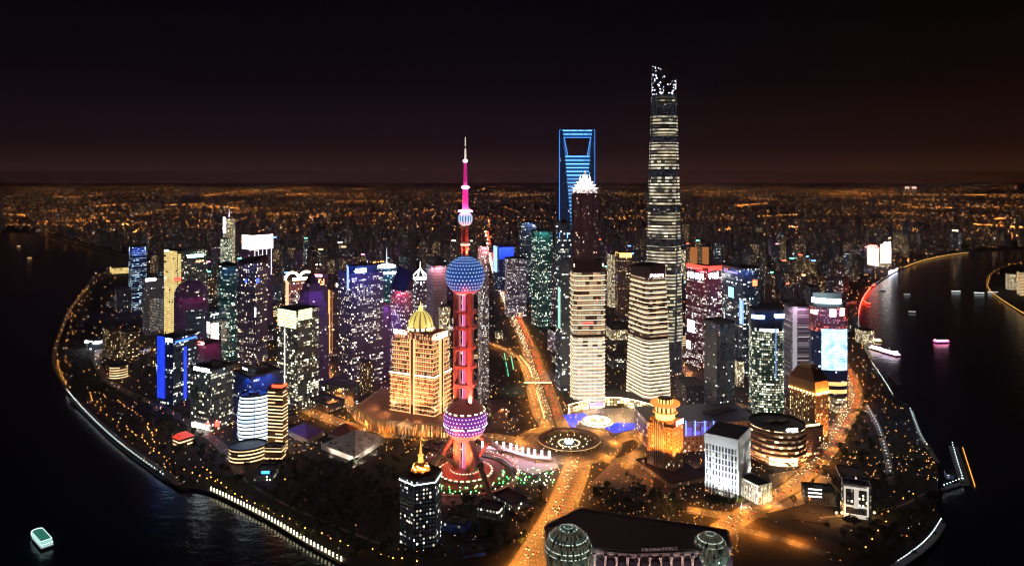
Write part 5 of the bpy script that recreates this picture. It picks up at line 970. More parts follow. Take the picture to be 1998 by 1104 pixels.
# convention hall with glass globes
def hall():
    c = G(1240, 1062); root = empty('convention_hall', c, 'wide convention hall with an arcaded curved front and a large dark roof', 'hall'); z = 27
    top = [(1064, 1027), (1132, 992), (1420, 1034), (1425, 1068), (1330, 1074), (1240, 1077), (1150, 1070), (1066, 1028)]
    pts = [G(px, py, z) for px, py in top[:-1]]; L = [((p - c).x, (p - c).y) for p in pts][::-1]
    fw = facade('f_hall', (.42, .36, .38), (.05, .04, .05), 27, 40, .0, (1, .6, .3), (1, .8, .5), 0, seed=151); m = MB(); m.prism(L, 0, z, 0, 1); m.build('hall_block', [plain('hall_stone', (.42, .36, .40), .6), plain('hall_roof', (.11, .07, .085), .75)], root)
    m = MB(); b_ = B.off
    q = lambda e: [(x * (1 + e / math.hypot(x, y)), y * (1 + e / math.hypot(x, y))) for x, y in L]
    m.loft([[(x, y, zz) for x, y in q(e)] for zz, e in ((z - 4, .2), (z - 3, 1.6), (z - .5, 1.6), (z + 1.2, 1.0), (z + 1.2, -1), (z, -1))], 0); m.build('cornice', plain('hall_stone', (.42, .36, .40), .6), root)
    front = [G(px, py, z) - c for px, py in ((1150, 1070), (1240, 1077), (1330, 1074), (1425, 1068))]; fp = smooth_path([(p.x, p.y, 0) for p in front], n=8)
    st = plain('hall_column', (.55, .48, .48), .6); A = along(fp, 11.0, 5); gl = glow('arch_amber', (1, .42, .08), 2.6); dk = plain('arch_glass', (.03, .025, .04), .15)
    for i, (p, d) in enumerate(A):
        nr = Vector((d.y, -d.x, 0)); nr = nr if nr.y < 0 else -nr; p2 = p + nr * 1.0
        m = MB(); m.lathe([(1.7, 0), (1.3, 2), (1.2, 20), (1.9, 23)], 10, 0, (p2.x, p2.y, 0)); m.build('column', st, root)
        ang = math.atan2(d.y, d.x); q2 = p + d * 5.5 + nr * .4; m = MB(); w = 3.4; ring = [(-w, 3), (w, 3)] + [(w * math.cos(t), 15 + w * math.sin(t)) for t in [math.pi * k / 8 for k in range(9)]]
        f = lambda o: [(q2.x + d.x * a + nr.x * o, q2.y + d.y * a + nr.y * o, zz) for a, zz in ring]
        m.loft([f(0), f(.6)], 0, 0, 0); w_ = m.build('arched_window', dk, root)
        m = MB(); e = q2 + nr * .7; m.box((e.x, e.y, 3.2), (5, .6, 4.2), 0, ang); m.build('lit_transom', gl, w_)
        if i % 2 == 0: spot(root, (q2.x + nr.x * 6, q2.y + nr.y * 6, 1), (q2.x, q2.y, 22), (.9, .62, .55), 22000, 110)
    s = MB(); p = fp[10] ; rnd = random.Random(5)
    for i in range(11):
        a, d = along(fp, 3.4, 52)[i]; 
        for kx, kz, kw, kh in glyph(rnd): s.box((a.x + d.x * 2.6 * (kx + kw / 2), a.y + d.y * 2.6 * (kx + kw / 2), z + 1.3 + 2.8 * kz), (2.6 * kw, .4, 2.8 * kh), 0, math.atan2(d.y, d.x))
    s.build('lettering', glow('sign_pale_dim', (.9, .6, .7), .1), root)
    foot([((p)).x and (p.x, p.y) for p in [G(*t_, z) for t_ in top[:-1]]])
    for px0, px1, pyt, lab, tl in ((1062, 1156, 1026, 'large glass globe at the avenue end of the convention hall', .14), (1351, 1421, 1039, 'smaller glass globe at the far end of the convention hall', .4)):
        d = DG(1125 if px0 < 1100 else 1112); cx = ((px0 + px1) / 2 - CX) * d / F; R = (px1 - px0) / 2 * d / F; zc = ZP(pyt, d) - R * 1.0; c2 = Vector((cx, d, 0))
        g = empty('glass_globe', c2, lab, 'glass globe'); fg = NT('globe_glass_%d' % px0); u, v = fg.uv(); iv = fg.m('FLOOR', fg.m('DIVIDE', v, 4.4)); iu = fg.m('FLOOR', fg.m('DIVIDE', u, 2.0)); w = fg.white(iu, iv, 1.0); rw = fg.white(iv, 4.0, 2.0)
        ln = fg.m('LESS_THAN', fg.m('FRACT', fg.m('DIVIDE', v, 4.4)), .22); lat = fg.m('GREATER_THAN', fg.m('FRACT', fg.m('DIVIDE', u, 2.0)), .12)
        on = fg.m('MULTIPLY', fg.m('MULTIPLY', fg.m('MULTIPLY', fg.m('LESS_THAN', rw, .55 + tl * .3), fg.m('GREATER_THAN', w, .35)), ln), lat)
        dim = fg.m('MULTIPLY', fg.m('LESS_THAN', fg.white(fg.m('FLOOR', fg.m('DIVIDE', u, 1.1)), fg.m('FLOOR', fg.m('DIVIDE', v, 1.1)), 5.0), .14), .4)
        cov = fg.m('LESS_THAN', v, R * 2.2)
        fg.set('Base Color', fg.mix(lat, (.10, .13, .13), (.03, .10, .09))); fg.set('Roughness', .12); fg.set('Emission Color', fg.mix(rw, (.55, .9, .8), (1, .9, .6))); fg.set('Emission Strength', fg.m('ADD', fg.m('MULTIPLY', on, fg.m('MULTIPLY_ADD', w, 1.1, .1)), fg.m('MULTIPLY', fg.m('MULTIPLY', w, lat), .10))); fg.mat.cycles.emission_sampling = 'NONE'
        m = MB(); k = 22; m.lathe([(max(R * math.cos(t), .05), zc + R * math.sin(t)) for t in [math.radians(-78 + 167 * i / k) for i in range(k + 1)]], 44, 0); m.build('glass_shell', fg.mat, g)
        m = MB(); m.lathe([(R * .95, 0), (R * .9, zc - R * .55), (R * .7, zc - R * .5)], 36, 0, smooth=False); m.build('plinth', plain('hall_stone', (.42, .36, .40), .6), g)
        m = MB()
        for t in (-20, 8, 34, 60):
            t = math.radians(t); rr2 = R * math.cos(t); zz = zc + R * math.sin(t); mm = MB(); mm.lathe([(rr2 * 1.0, zz - .35), (rr2 * 1.012 + .15, zz), (rr2 * 1.0 - .05, zz + .35)], 44, 0, smooth=False); mm.build('glazing_ring', plain('glazing_metal', (.3, .33, .33), .35, .5), g)
        spot(g, (R * .9, -R * 1.6, 2), (0, 0, zc), (.85, .95, .85), 15000, 90)
        foot([(cx + R * math.cos(i * .5236), d + R * math.sin(i * .5236)) for i in range(12)])
hall()
# ---- low buildings
LOW = [
 ('low_block', 'low dark block with a lit shop row and blue corner lights on the orange street', 604, 672, 776, 806, 24, 640, 'low_dark', .4),
 ('low_block', 'flat-roofed low building between the dark towers and the golden hall', 628, 712, 742, 772, 24, 690, 'low_dark', .3),
 ('low_block', 'dark flat block left of the columned podium', 690, 762, 778, 812, 30, 724, 'low_dark', .2),
 ('riverside_house', 'low blue-grey curved building beside the hexagonal tower', 862, 918, 1008, 1042, -24, 905, 'blue_dark', .2),
 ('riverside_house', 'pale blue flat house below the hexagonal tower', 900, 948, 1062, 1090, 12, 908, 'blue_dark', .2),
 ('riverside_house', 'dark gable house by the red lawn behind the hexagonal tower', 962, 1030, 968, 1000, 32, 1000, 'low_dark', .0),
 ('pavilion', 'long dark pavilion with white spotlights under its eaves', 930, 985, 985, 1018, -30, 972, 'low_dark', .0),
 ('construction_hut', 'low lit site block with white strip windows near the waterside road', 1563, 1632, 948, 988, 14, 1572, 'low_dark', .3),
 ('construction_hut', 'pink lit low shed behind the white frame building', 1630, 1690, 920, 938, 10, 1640, 'mauve_rows', .0),
 ('site_shed', 'orange lit long shed at the edge of the building yard', 1545, 1612, 1010, 1022, 8, 1550, 'low_dark', .0),
 ('park_pavilion', 'small red-roofed lit pavilion in the dark riverside park', 337, 378, 853, 876, 28, 350, 'orange_rows', .0),
 ('park_house', 'small house with a bright blue skylight in the dark park', 494, 545, 915, 940, -18, 530, 'low_dark', .0),
 ('round_restaurant', 'round golden lit restaurant in the left park', 213, 250, 708, 742, 0, None, 'orange_rows', .3),
 ('white_awning_block', 'low building with two white lit awnings on the left shore', 168, 200, 664, 684, 14, 176, 'dark_cool', .0),
 ('apartment_block', 'apartment block with columns of warm windows in the left park', 200, 236, 638, 700, 16, 212, 'resid_warm', .3),
 ('apartment_block', 'second apartment block with warm window columns right of its twin', 234, 272, 642, 706, 16, 246, 'resid_warm', .3),
 ('yellow_shore_building', 'long yellow lit building on the far left bend of the river', 214, 254, 519, 535, 4, 220, 'yellow', .2),
 ('dark_shed', 'dark slab block behind the slim blue-crowned tower', 222, 256, 560, 610, 12, 228, 'resid_dark', .3),
 ('sunken_plaza_block', 'dark triangular block beside the ring road plaza', 950, 992, 782, 822, 20, 960, 'brown', .0),
 ('shop_block', 'shop block lit in many colours beside the boulevard', 1068, 1108, 640, 690, 22, 1082, 'mauve_rows', .3),
 ('shop_block', 'low shop block with cream windows behind the gap of the banded towers', 1182, 1224, 636, 664, 16, 1194, 'cream_lit', .2),
 ('shop_block', 'dark flat shop block in the gap between the banded towers', 1184, 1222, 690, 720, 16, 1196, 'low_dark', .3),
 ('shop_block', 'low plaza building with lit floors left of the red-rimmed tower', 1312, 1342, 650, 690, 20, 1322, 'orange_rows', .2),
 ('dark_dome_hall', 'broad dark low hall in front of the red-rimmed tower', 1318, 1380, 746, 790, 20, 1340, 'resid_dark', .0),
 ('office_block', 'short block with stacked cream floors between two dark right-hand towers', 1434, 1452, 700, 756, 18, 1440, 'cream_lit', .2),
 ('terrace_block', 'block with amber shop lights behind the rounded green tower', 1528, 1546, 770, 812, 20, 1534, 'brown', .2),
 ('apartment_slab', 'tall dim slab behind the mauve residential tower', 1572, 1600, 556, 700, 15, 1580, 'resid_dark', .3),
 ('pier_house', 'lit pier building with pink and cream windows by the moored cruise boats', 1668, 1706, 640, 672, 30, 1684, 'cream_lit', .2),
 ('ferry_terminal', 'small lit terminal on the basin pier', 1842, 1862, 922, 936, 12, 1848, 'white_blue', .0),
 ('far_bank_block', 'cream lit office block on the opposite right bank', 1962, 1986, 533, 566, 16, 1966, 'cream_lit', .2),
 ('far_bank_block', 'orange lit long block at the edge of the opposite right bank', 1984, 2030, 530, 580, 16, 1990, 'orange_rows', .2)]
for k, (nm, lab, x0, x1, yt, yb, rot, xc, f, pl) in enumerate(LOW):
    b = simple(nm, lab, 'building' if 'park' not in nm else 'pavilion', x0, x1, yt, yb, rot, xc, f, plant=pl, ph=2.5, poly=ell(20) if nm.startswith('round') else None)
    if 'red-roofed' in lab: m = MB(); m.prism(b.sc(1.12), b.zt + 1.7, b.zt + 7, 0, 0, scale=.5); b.part('red_roof', m, [glow('pavilion_red', (.8, .06, .03), .9)])
    if 'skylight' in lab: b.panel('skylight', x0 + 16, x1 - 18, yt + 3, yt + 8, glow('skylight_blue', (.05, .35, 1), 2.5), t=1.5)
    if 'awnings' in lab: b.panel('awning', x0 + 1, x1 - 2, yt + 1, yt + 5, SW(), t=4, k=2)
    if 'lit site block' in lab:
        for y in (953, 960, 967): b.panel('strip_window', 1576, 1604, y, y + 2, glow('strip_white', (1, .97, .85), 3), t=.6)
# lit landmarks on the far right of the river
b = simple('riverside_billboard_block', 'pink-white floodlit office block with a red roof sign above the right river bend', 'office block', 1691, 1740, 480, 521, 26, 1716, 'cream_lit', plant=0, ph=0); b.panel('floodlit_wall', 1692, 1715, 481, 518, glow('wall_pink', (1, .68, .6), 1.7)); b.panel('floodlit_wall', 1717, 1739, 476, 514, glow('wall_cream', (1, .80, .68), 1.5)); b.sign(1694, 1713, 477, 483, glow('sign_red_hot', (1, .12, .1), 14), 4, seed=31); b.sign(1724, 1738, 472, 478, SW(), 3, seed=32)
b = simple('white_striped_tower', 'far tower with two bright white vertical strips at the end of the right river', 'tower', 1857, 1875, 450, 487, 20, 1864, 'dark_cool', plant=0, ph=0); b.panel('white_strip', 1858.5, 1863, 449, 485, glow('strip_hot', (1, 1, .95), 4), t=2); b.panel('white_strip', 1866, 1869, 449, 482, glow('strip_hot', (1, 1, .95), 4), t=2)
for i, x in enumerate((1766, 1780)): 
    b = simple('far_twin_tower', 'one of two far brick-red towers with lit white tops on the right horizon', 'tower', x, x + 8, 366, 383, 15, x + 3, 'resid_warm', plant=0, ph=0, group='far twin towers with white tops'); b.panel('lit_top', x + 1, x + 7, 365, 369, glow('top_pinkwhite', (1, .7, .6), 6), t=8)
b = simple('dark_river_tower', 'dark unlit slab tower between the billboard block and the river', 'tower', 1760, 1776, 428, 495, 14, 1765, 'resid_dark', plant=.4)

for key, col, wt in (('tiered_tower', (.3, .12, .9), 60000), ('raked_roof_tower', (1, .08, .1), 60000), ('slate_office', (.06, .2, 1), 60000), ('vaulted_tower', (.8, .05, .3), 14000), ('navy_topped_tower', (.08, .2, 1), 60000), ('mauve_slab_tower', (.6, .35, .6), 50000),
                     ('crested_tower', (.08, .16, .6), 40000), ('red_sign_block', (1, .04, .2), 20000), ('ridged_tower', (.25, .12, .9), 70000), ('ring_crown_tower', (.1, .3, 1), 60000), ('lattice_tower', (1, .35, .4), 90000), ('black_tower', (.1, .16, .3), 30000), ('red_rimmed_tower', (1, .06, .1), 60000), ('far_grey_tower', (.3, .4, .9), 90000), ('tall_teal_tower', (.15, .7, .6), 70000), ('billboard_tower', (.4, .2, .6), 60000), ('slim_tower', (.05, .15, 1), 60000), ('screen_tower', (.1, .35, 1), 60000), ('speckled_tower', (1, .3, .35), 80000), ('blue_washed_block', (.03, .1, 1), 120000), ('crowned_tower', (1, .35, .12), 60000), ('square_office', (.1, .3, .4), 25000)):
    for b in ALLB:
        if b.root.name.split('.')[0] == key: b.wash(col, wt)
from mathutils import noise as mnoise
def dens(x, y): return mnoise.noise(Vector((x / 900, y / 1500, 0))) * .7 + mnoise.noise(Vector((x / 330, y / 500, 5))) * .4
# ================================================================ THE CITY BEYOND
rnd = random.Random(77)
def road_near(x, y, pad):
    for nm, path, w in ROADS:
        for p in path:
            if (p.x - x) ** 2 + (p.y - y) ** 2 < (w / 2 + pad) ** 2: return True
    return False
KINDS = [('resid', 'dim brick-coloured residential tower with scattered warm windows', 'apartment towers'), ('resid_dark', 'dark residential tower with a few lit windows', 'dark towers'),
         ('resid_warm', 'residential tower with many warm lit windows', 'warm lit towers'), ('purple', 'dusky purple office slab, nearly unlit', 'dusky slabs'), ('dark_cool', 'dark office tower with cool white windows', 'cool lit towers'), ('brown', 'brown tower with amber windows', 'brown towers')]
def zone(x):
    return 'on the far left bank' if x < 300 else 'beyond the left towers' if x < 700 else 'behind the television tower' if x < 1100 else 'behind the tallest towers' if x < 1420 else 'beyond the right-hand towers' if x < 1700 else 'beyond the right river bend'
CAND = []
GRID = {}
def clash(x, y, r):
    gx, gy = int(x // 120), int(y // 120)
    for i in (-1, 0, 1):
        for j in (-1, 0, 1):
            for (a, b, q) in GRID.get((gx + i, gy + j), ()):
                if abs(a - x) < q + r and abs(b - y) < q + r: return True
    return False
for q_ in range(15000):
    py = 348 + 10 ** rnd.uniform(math.log10(24), math.log10(250)); px = rnd.uniform(-60, 2060)
    if q_ < 1600: px, py = rnd.uniform(430, 1700), rnd.uniform(440, 590)
    g = G(px, py); x, y = g.x, g.y
    w = rnd.uniform(16, 34); hh = rnd.choice((14, 18, 24, 40, 60, 75, 90, 100)) * rnd.uniform(.8, 1.15)
    if py > 560 and 300 < px < 1640: hh = min(hh, 75)
    if px < 300 and py > 520: continue
    if 935 < px < 1010 and py > 455: hh = min(hh, 22)
    if py < 400: hh *= .4; w *= 1.6
    elif py < 460: hh = min(hh, rnd.choice((12, 14, 18, 22, 30, 70)))
    elif rnd.random() < .2: hh = min(hh, 26)
    if py > 592: continue
    if not in_land(x, y) or not all(in_land(x + a * 45, y + b * 60) for a in (-1, 1) for b in (-1, 1)): continue
    if px > 1900 and py > 500: continue
    if blocked(x, y, 18) or road_near(x, y, 24) or clash(x, y, w * .62): continue
    GRID.setdefault((int(x // 120), int(y // 120)), []).append((x, y, w * .62)); CAND.append((x, y, w, hh, rnd.uniform(.45, 1.0), rnd.gauss(.25, .25), px, py))
CAND.sort(key=lambda c: -c[3] * c[2] / c[1] ** 2)
NEAR, REST = CAND[:298], CAND[298:]
def block(m, c, uo, k=0, nk=1):
    x, y, w, hh, a, r, px, py = c; ca, sa = math.cos(r), math.sin(r)
    return [(p * w * ca - q * w * a * sa, p * w * sa + q * w * a * ca) for p, q in RECT]
for i, c in enumerate(NEAR):
    x, y, w, hh, a, r, px, py = c; k = rnd.choices(range(6), (5, 5, 3, 2, 2, 2))[0]; f, lab, grp = KINDS[k]
    root = empty('city_tower', (x, y, 0), lab + ' ' + zone(px), 'apartment tower', grp + ' ' + zone(px)); L = block(None, c, None)
    uo = (rnd.randint(0, 900) * 7.2, rnd.randint(0, 90) * 16.0); m = MB(); top = rnd.random()
    if top < .35: m.loft([[(p, q, z) for p, q in L] if s == 1 else [(p * s, q * s, z) for p, q in L] for z, s in ((0, 1), (hh * .86, 1), (hh * .86 + .3, .72), (hh, .72))], 0, None, 1, uo=uo)
    else: m.prism(L, 0, hh, 0, 1, uo=uo)
    m.build('facade', [fa(f), ROOF()], root)
    m = MB(); m.box((0, 0, hh), (w * .4, w * a * .4, 4), 0, r); m.build('machine_room', plain('machine_room', (.10, .095, .10)), root)
    if rnd.random() < .22:
        m = MB(); m.box((0, -w * .2, hh + 4), (w * .6, 1.5, 4), 0, r); m.build('roof_sign', rnd.choice([glow('sign_far_red', (1, .1, .05), 4), glow('sign_far_white', (1, .9, .75), 5), glow('sign_far_amber', (1, .55, .2), 6), glow('sign_far_blue', (.1, .3, 1), 6), glow('sign_far_teal', (.2, 1, .7), 4), glow('sign_far_pink', (1, .25, .5), 5)]), root)
FM = [facade('far_%d' % i, w, (.03, .025, .025), 4, 5, l, c1, c2, s, mu=.3, sv=.5, grp=.3, row=.05, seed=160 + i) for i, (w, l, c1, c2, s) in enumerate((((.12, .08, .07), .05, (1, .6, .25), (1, .8, .5), 1.2), ((.07, .055, .06), .03, (1, .65, .3), (1, .85, .65), 1.2), ((.13, .08, .05), .08, (1, .55, .2), (1, .7, .35), 1.3), ((.10, .06, .09), .02, (1, .7, .5), (1, .9, .8), 1.0), ((.07, .06, .065), .03, (.9, .9, .9), (1, .85, .6), 1.0), ((.14, .08, .055), .05, (1, .55, .2), (1, .8, .5), 1.2)))]
mats = FM + [ROOF()]
m = MB()
for c in REST:
    x, y, w, hh, a, r, px, py = c; L = [(p + x, q + y) for p, q in block(None, c, None)]; m.prism(L, 0, hh, rnd.randint(0, 5), 6, uo=(rnd.randint(0, 900) * 7.2, rnd.randint(0, 90) * 16.0))
o = m.build('distant_buildings', mats); tag(o, 'mass of small dim buildings filling the plain out to the horizon', 'buildings', kind='stuff')
# small shop and service buildings between the towers
n_ = 0
for _ in range(4000):
    if n_ >= 130: break
    px, py = rnd.uniform(200, 1660), rnd.uniform(585, 880); g = G(px, py); x, y = g.x, g.y; w = rnd.uniform(16, 38)
    if blocked(x, y, w * .8) or not in_land(x, y) or road_near(x, y, w * .75) or ((px - 1110) / 95) ** 2 + ((py - 862) / 40) ** 2 < 1 or (925 < px < 1260 and 780 < py < 940) or (px < 470 and py > 720) or (px > 1640 and py > 700) or (950 < px < 1050 and 660 < py < 790): continue
    n_ += 1; r = rnd.uniform(-.5, .6); hh = rnd.uniform(6, 18); a = rnd.uniform(.5, 1); L = block(None, (x, y, w, hh, a, r, 0, 0), None); foot([(p + x, q + y) for p, q in L])
    k = rnd.choice(('low_dark', 'low_dark', 'resid_warm', 'cream_lit', 'mauve_rows', 'orange_rows', 'brown')); lab = {'low_dark': 'low dark flat-roofed building with a few lit windows among the towers', 'resid_warm': 'low building with warm lit windows among the towers', 'cream_lit': 'low cream lit shop building among the towers', 'mauve_rows': 'low pale building with pinkish window rows among the towers', 'orange_rows': 'low building with orange lit floor bands among the towers', 'brown': 'low brown building with amber windows among the towers'}[k]
    root = empty('shop_building', (x, y, 0), lab, 'shop building', lab.replace('building', 'buildings')); m = MB(); m.prism(L, 0, hh, 0, 1, uo=(rnd.randint(0, 99) * 6.0, rnd.randint(0, 9) * 8.0)); m.build('facade', [fa(k), ROOF()], root)
    m = MB(); m.loft([[(p * s, q * s, z) for p, q in L] for z, s in ((hh - .4, 1.005), (hh + .9, 1.005), (hh + .9, .95), (hh + .02, .95))], 0); m.build('parapet', plain('parapet_grey', (.16, .14, .14), .7), root)
    m = MB(); m.box((w * .1, 0, hh), (w * .25, w * .2, 2.2), 0, r); m.build('machine_room', plain('machine_room', (.10, .095, .10)), root)
# ---- lights of the far city, in rows along its streets and in clusters
def dots(name, pts, mat, label):
    m = MB()
    for x, y, z, s in pts:
        if 'city' in name: s *= min(1.0, .25 + 11000 / y * .42)
        k = len(m.v); m.v += [(x - s, y, z), (x + s * .5, y - s * .87, z), (x + s * .5, y + s * .87, z), (x, y, z + 1.5 * s), (x, y, z - 1.0 * s)]
        for f in ((0, 1, 3), (1, 2, 3), (2, 0, 3), (1, 0, 4), (2, 1, 4), (0, 2, 4)): m.face([k + q for q in f])
    o = m.build(name, mat); tag(o, label, 'lights', kind='stuff'); return o
A1, A2, A3, A4, A5, A6 = [], [], [], [], [], []
def ok(x, y): return in_land(x, y)
for _ in range(400):                  # street rows
    py = 348 + 10 ** rnd.uniform(math.log10(15), math.log10(190)); px = rnd.uniform(-100, 2100); g = G(px, py); d = g.y
    if py > 470 and 250 < px < 1650: continue
    if dens(g.x, d) < rnd.uniform(-.6, .15): continue
    L = rnd.uniform(.04, .3) * d; a = rnd.choice((0, .06, -.08, .15, 1.35, 1.6, .5, -.4)) + rnd.gauss(0, .06); n = int(L / (d * rnd.uniform(.006, .012)))
    big = rnd.random() < .3; s = (.00031 if big else .0002) * d
    for k in range(n):
        x = g.x + math.cos(a) * L * k / n; y = d + math.sin(a) * L * k / n
        if y > 700 and ok(x, y) and not blocked(x, y, 5): (A1 if rnd.random() < .85 else A2).append((x, y, rnd.uniform(11, 14), s * (.5 + 1.1 * rnd.random() ** 3)))
ROWS = ((735, 447, 912, 452, 15), (812, 482, 908, 480, 13), (640, 522, 762, 515, 26), (150, 384, 205, 381, 9), (190, 403, 250, 401, 10), (180, 424, 205, 427, 5), (232, 438, 262, 441, 7), (244, 455, 292, 458, 14), (290, 447, 318, 449, 8), (10, 420, 52, 422, 10), (100, 384, 150, 386, 10), (400, 383, 470, 374, 24), (470, 374, 560, 371, 26), (560, 380, 640, 379, 20), (660, 395, 760, 393, 24), (1200, 378, 1260, 380, 14), (1330, 372, 1400, 376, 20), (1400, 376, 1470, 372, 20), (1440, 402, 1500, 398, 16), (1600, 379, 1998, 382, 90), (1690, 398, 1722, 399, 10), (1820, 405, 1860, 407, 12), (1700, 458, 1760, 463, 16), (1900, 440, 1998, 446, 26), (1940, 466, 1998, 462, 18), (1930, 430, 1960, 428, 10), (1640, 375, 1700, 378, 16), (1500, 440, 1560, 446, 12), (1380, 452, 1430, 450, 10), (970, 384, 1060, 381, 18), (330, 402, 400, 399, 16), (420, 405, 470, 408, 12), (1480, 425, 1560, 420, 14))
for x0, y0, x1, y1, n in ROWS:          # the rows of lamps one can tell apart in the distance
    for k in range(n):
        t = (k + rnd.uniform(-.25, .25)) / n; g = G(x0 + (x1 - x0) * t, y0 + (y1 - y0) * t + rnd.gauss(0, .5)); A6.append((g.x, g.y, 12, .00043 * g.y * rnd.uniform(.7, 1.3)))
for _ in range(110):                  # brighter knots: junctions, stations, yards
    py = 348 + 10 ** rnd.uniform(math.log10(18), math.log10(130)); px = rnd.uniform(-50, 2050); g = G(px, py); d = g.y
    for k in range(rnd.randint(5, 26)):
        x = g.x + rnd.gauss(0, .014 * d); y = d + rnd.gauss(0, .03 * d)
        if ok(x, y) and not blocked(x, y, 5): A1.append((x, y, rnd.uniform(5, 25), .0003 * d * rnd.uniform(.6, 1.3)))
for _ in range(8200):                 # single lamps and windows
    py = 348 + 10 ** rnd.uniform(math.log10(8), math.log10(215)); px = rnd.uniform(-80, 2080); g = G(px, py); x, y = g.x, g.y
    if y > 700 and ok(x, y) and not blocked(x, y, 4) and dens(x, y) > rnd.uniform(-.5, .35): rnd.choices((A1, A2, A3, A4, A5), (4, 5, 2.4, .9, .6))[0].append((x, y, rnd.uniform(3, 60 if py > 400 else 160), .00021 * y * (.35 + 1.7 * rnd.random() ** 5)))
dots('city_lights', A1, glow('far_sodium', (1, .30, .045), 22, False), 'countless orange street lamps strung across the distant city')
dots('city_lights', A6, glow('far_sodium_row', (1, .30, .045), 34, True), 'rows of bright orange street lamps along the main roads of the distant city')
dots('city_lights', A2, glow('far_warm', (1, .62, .3), 18, False), 'countless warm white lamps scattered over the distant city')
dots('city_lights', A3, glow('far_white', (.9, .95, 1), 18, False), 'countless cold white lamps scattered over the distant city')
dots('city_lights', A4, glow('far_red', (1, .05, .03), 8, False), 'many small red roof lamps over the distant city'); dots('city_lights', A5, glow('far_blue', (.1, .3, 1), 8, False), 'many small blue and violet lights over the distant city')
# lights scattered at street level in the district itself
S1, S2, S3 = [], [], []
for _ in range(7500):
    px = rnd.uniform(120, 1840); py = rnd.uniform(500, 1100); g = G(px, py); x, y = g.x, g.y
    park = 400 < px < 1000 and py > 890
    if px < 450 and rnd.random() < .45: continue
    if not in_land(x, y) or blocked(x, y) or road_near(x, y, -2): continue
    if park and rnd.random() < .93: continue
    if px > 1440 and py > 940 and rnd.random() < .9: continue
    rnd.choices((S1, S2, S3), (5, 3, .5))[0].append((x, y, rnd.uniform(2, 7), .00036 * y * rnd.uniform(.5, 1.0)))
dots('ground_lights', S1, glow('ground_orange', (1, .34, .06), 20), 'many small orange lamps and lit shopfronts scattered at street level among the towers')
dots('ground_lights', S2, glow('ground_white', (1, .88, .72), 9), 'many small white lamps and lit shopfronts scattered at street level among the towers')
dots('ground_lights', S3, glow('ground_red', (1, .12, .10), 5), 'many small red and pink lights scattered at street level among the towers')
# ================================================================ STREET FURNITURE, TREES, CARS, BOATS
rnd = random.Random(5)
POLE = plain('lamp_pole', (.12, .12, .12), .5)
def make_street_lamp():
    r = empty('street_lamp', (0, 0, -50), 'tall street lamp with a hooded head throwing orange light on the roadway', 'street lamp', 'street lamps along the roads')
    m = MB(); m.tube((0, 0, 0), (0, 0, 11), .16, .09, 6, 0); m.tube((0, 0, 11), (2.6, 0, 11.6), .08, .06, 6, 0); m.build('pole', POLE, r)
    m = MB(); m.loft([[(2.0, -.35, 11.75), (3.8, -.35, 11.75), (3.8, .35, 11.75), (2.0, .35, 11.75)], [(2.0, -.35, 11.3), (3.8, -.35, 11.3), (3.8, .35, 11.3), (2.0, .35, 11.3)][0:4]], 0, 0); h = m.build('lamp_head', POLE, r)
    lm = glow('sodium_lens', SODIUM, 3900); lm.cycles.emission_sampling = 'FRONT'; m = MB(); m.v = [(2.15, -.28, 11.36), (2.15, .28, 11.36), (3.65, .28, 11.36), (3.65, -.28, 11.36)]; m.face((0, 1, 2, 3)); m.build('lens', lm, h); return r
LAMP = make_street_lamp(); nl = 0
def put_lamp(p, d, side, w, label):
    global nl
    n = Vector((d.y, -d.x, 0)) * side; q = p + n * (w / 2 + 1.0); rz = math.atan2(-n.y, -n.x)
    if nl == 0: LAMP.location = q; LAMP.rotation_euler = (0, 0, rz); LAMP['label'] = label; LAMP['group'] = label
    else: dup(LAMP, q, rz, label, label)
    nl += 1
for path, w, step, lab, ymax in ((R_main, 30, 27, 'hooded orange street lamp along the broad avenue in front of the television tower', 5000), (R_bund, 21, 30, 'hooded orange street lamp along the curving waterside road', 5000),
                           (R_gold, 18, 30, 'hooded orange street lamp on the road before the columned podium', 5000), (R_left, 16, 32, 'hooded orange street lamp in the side street between the dark towers', 5000), (R_arch, 18, 32, 'hooded orange street lamp by the arc road behind the art deco tower', 5000),
                           (R_ramp, 13, 30, 'hooded orange street lamp on the curved ramp beside the boulevard', 5000), (R_side, 14, 28, 'hooded orange street lamp on the park side road', 5000), (R_yard, 12, 36, 'hooded orange street lamp at the building yard', 5000), (R_south, 14, 45, 'hooded orange street lamp on the street beside the mall', 5000),
                           (R_east, 14, 45, 'hooded orange street lamp on the street behind the mall', 5000), (R_back, 12, 60, 'hooded orange street lamp on the back street of the left towers', 5000), (R_cent, 34, 62, 'hooded orange street lamp along the long boulevard', 2700)):
    for k, (p, d) in enumerate(along(path, step, step * .4)):
        if p.y > ymax or nl > 285: break
        for s in ((-1, 1) if w > 25 else ((1,) if k % 2 else (-1,))): put_lamp(p, d, s, w, lab)
for k in range(8):
    a = 2 * math.pi * k / 8; p = RING + Vector((math.cos(a), math.sin(a), 0)) * 60; put_lamp(p, Vector((-math.sin(a), math.cos(a), 0)), 1, 26, 'hooded orange street lamp around the roundabout')
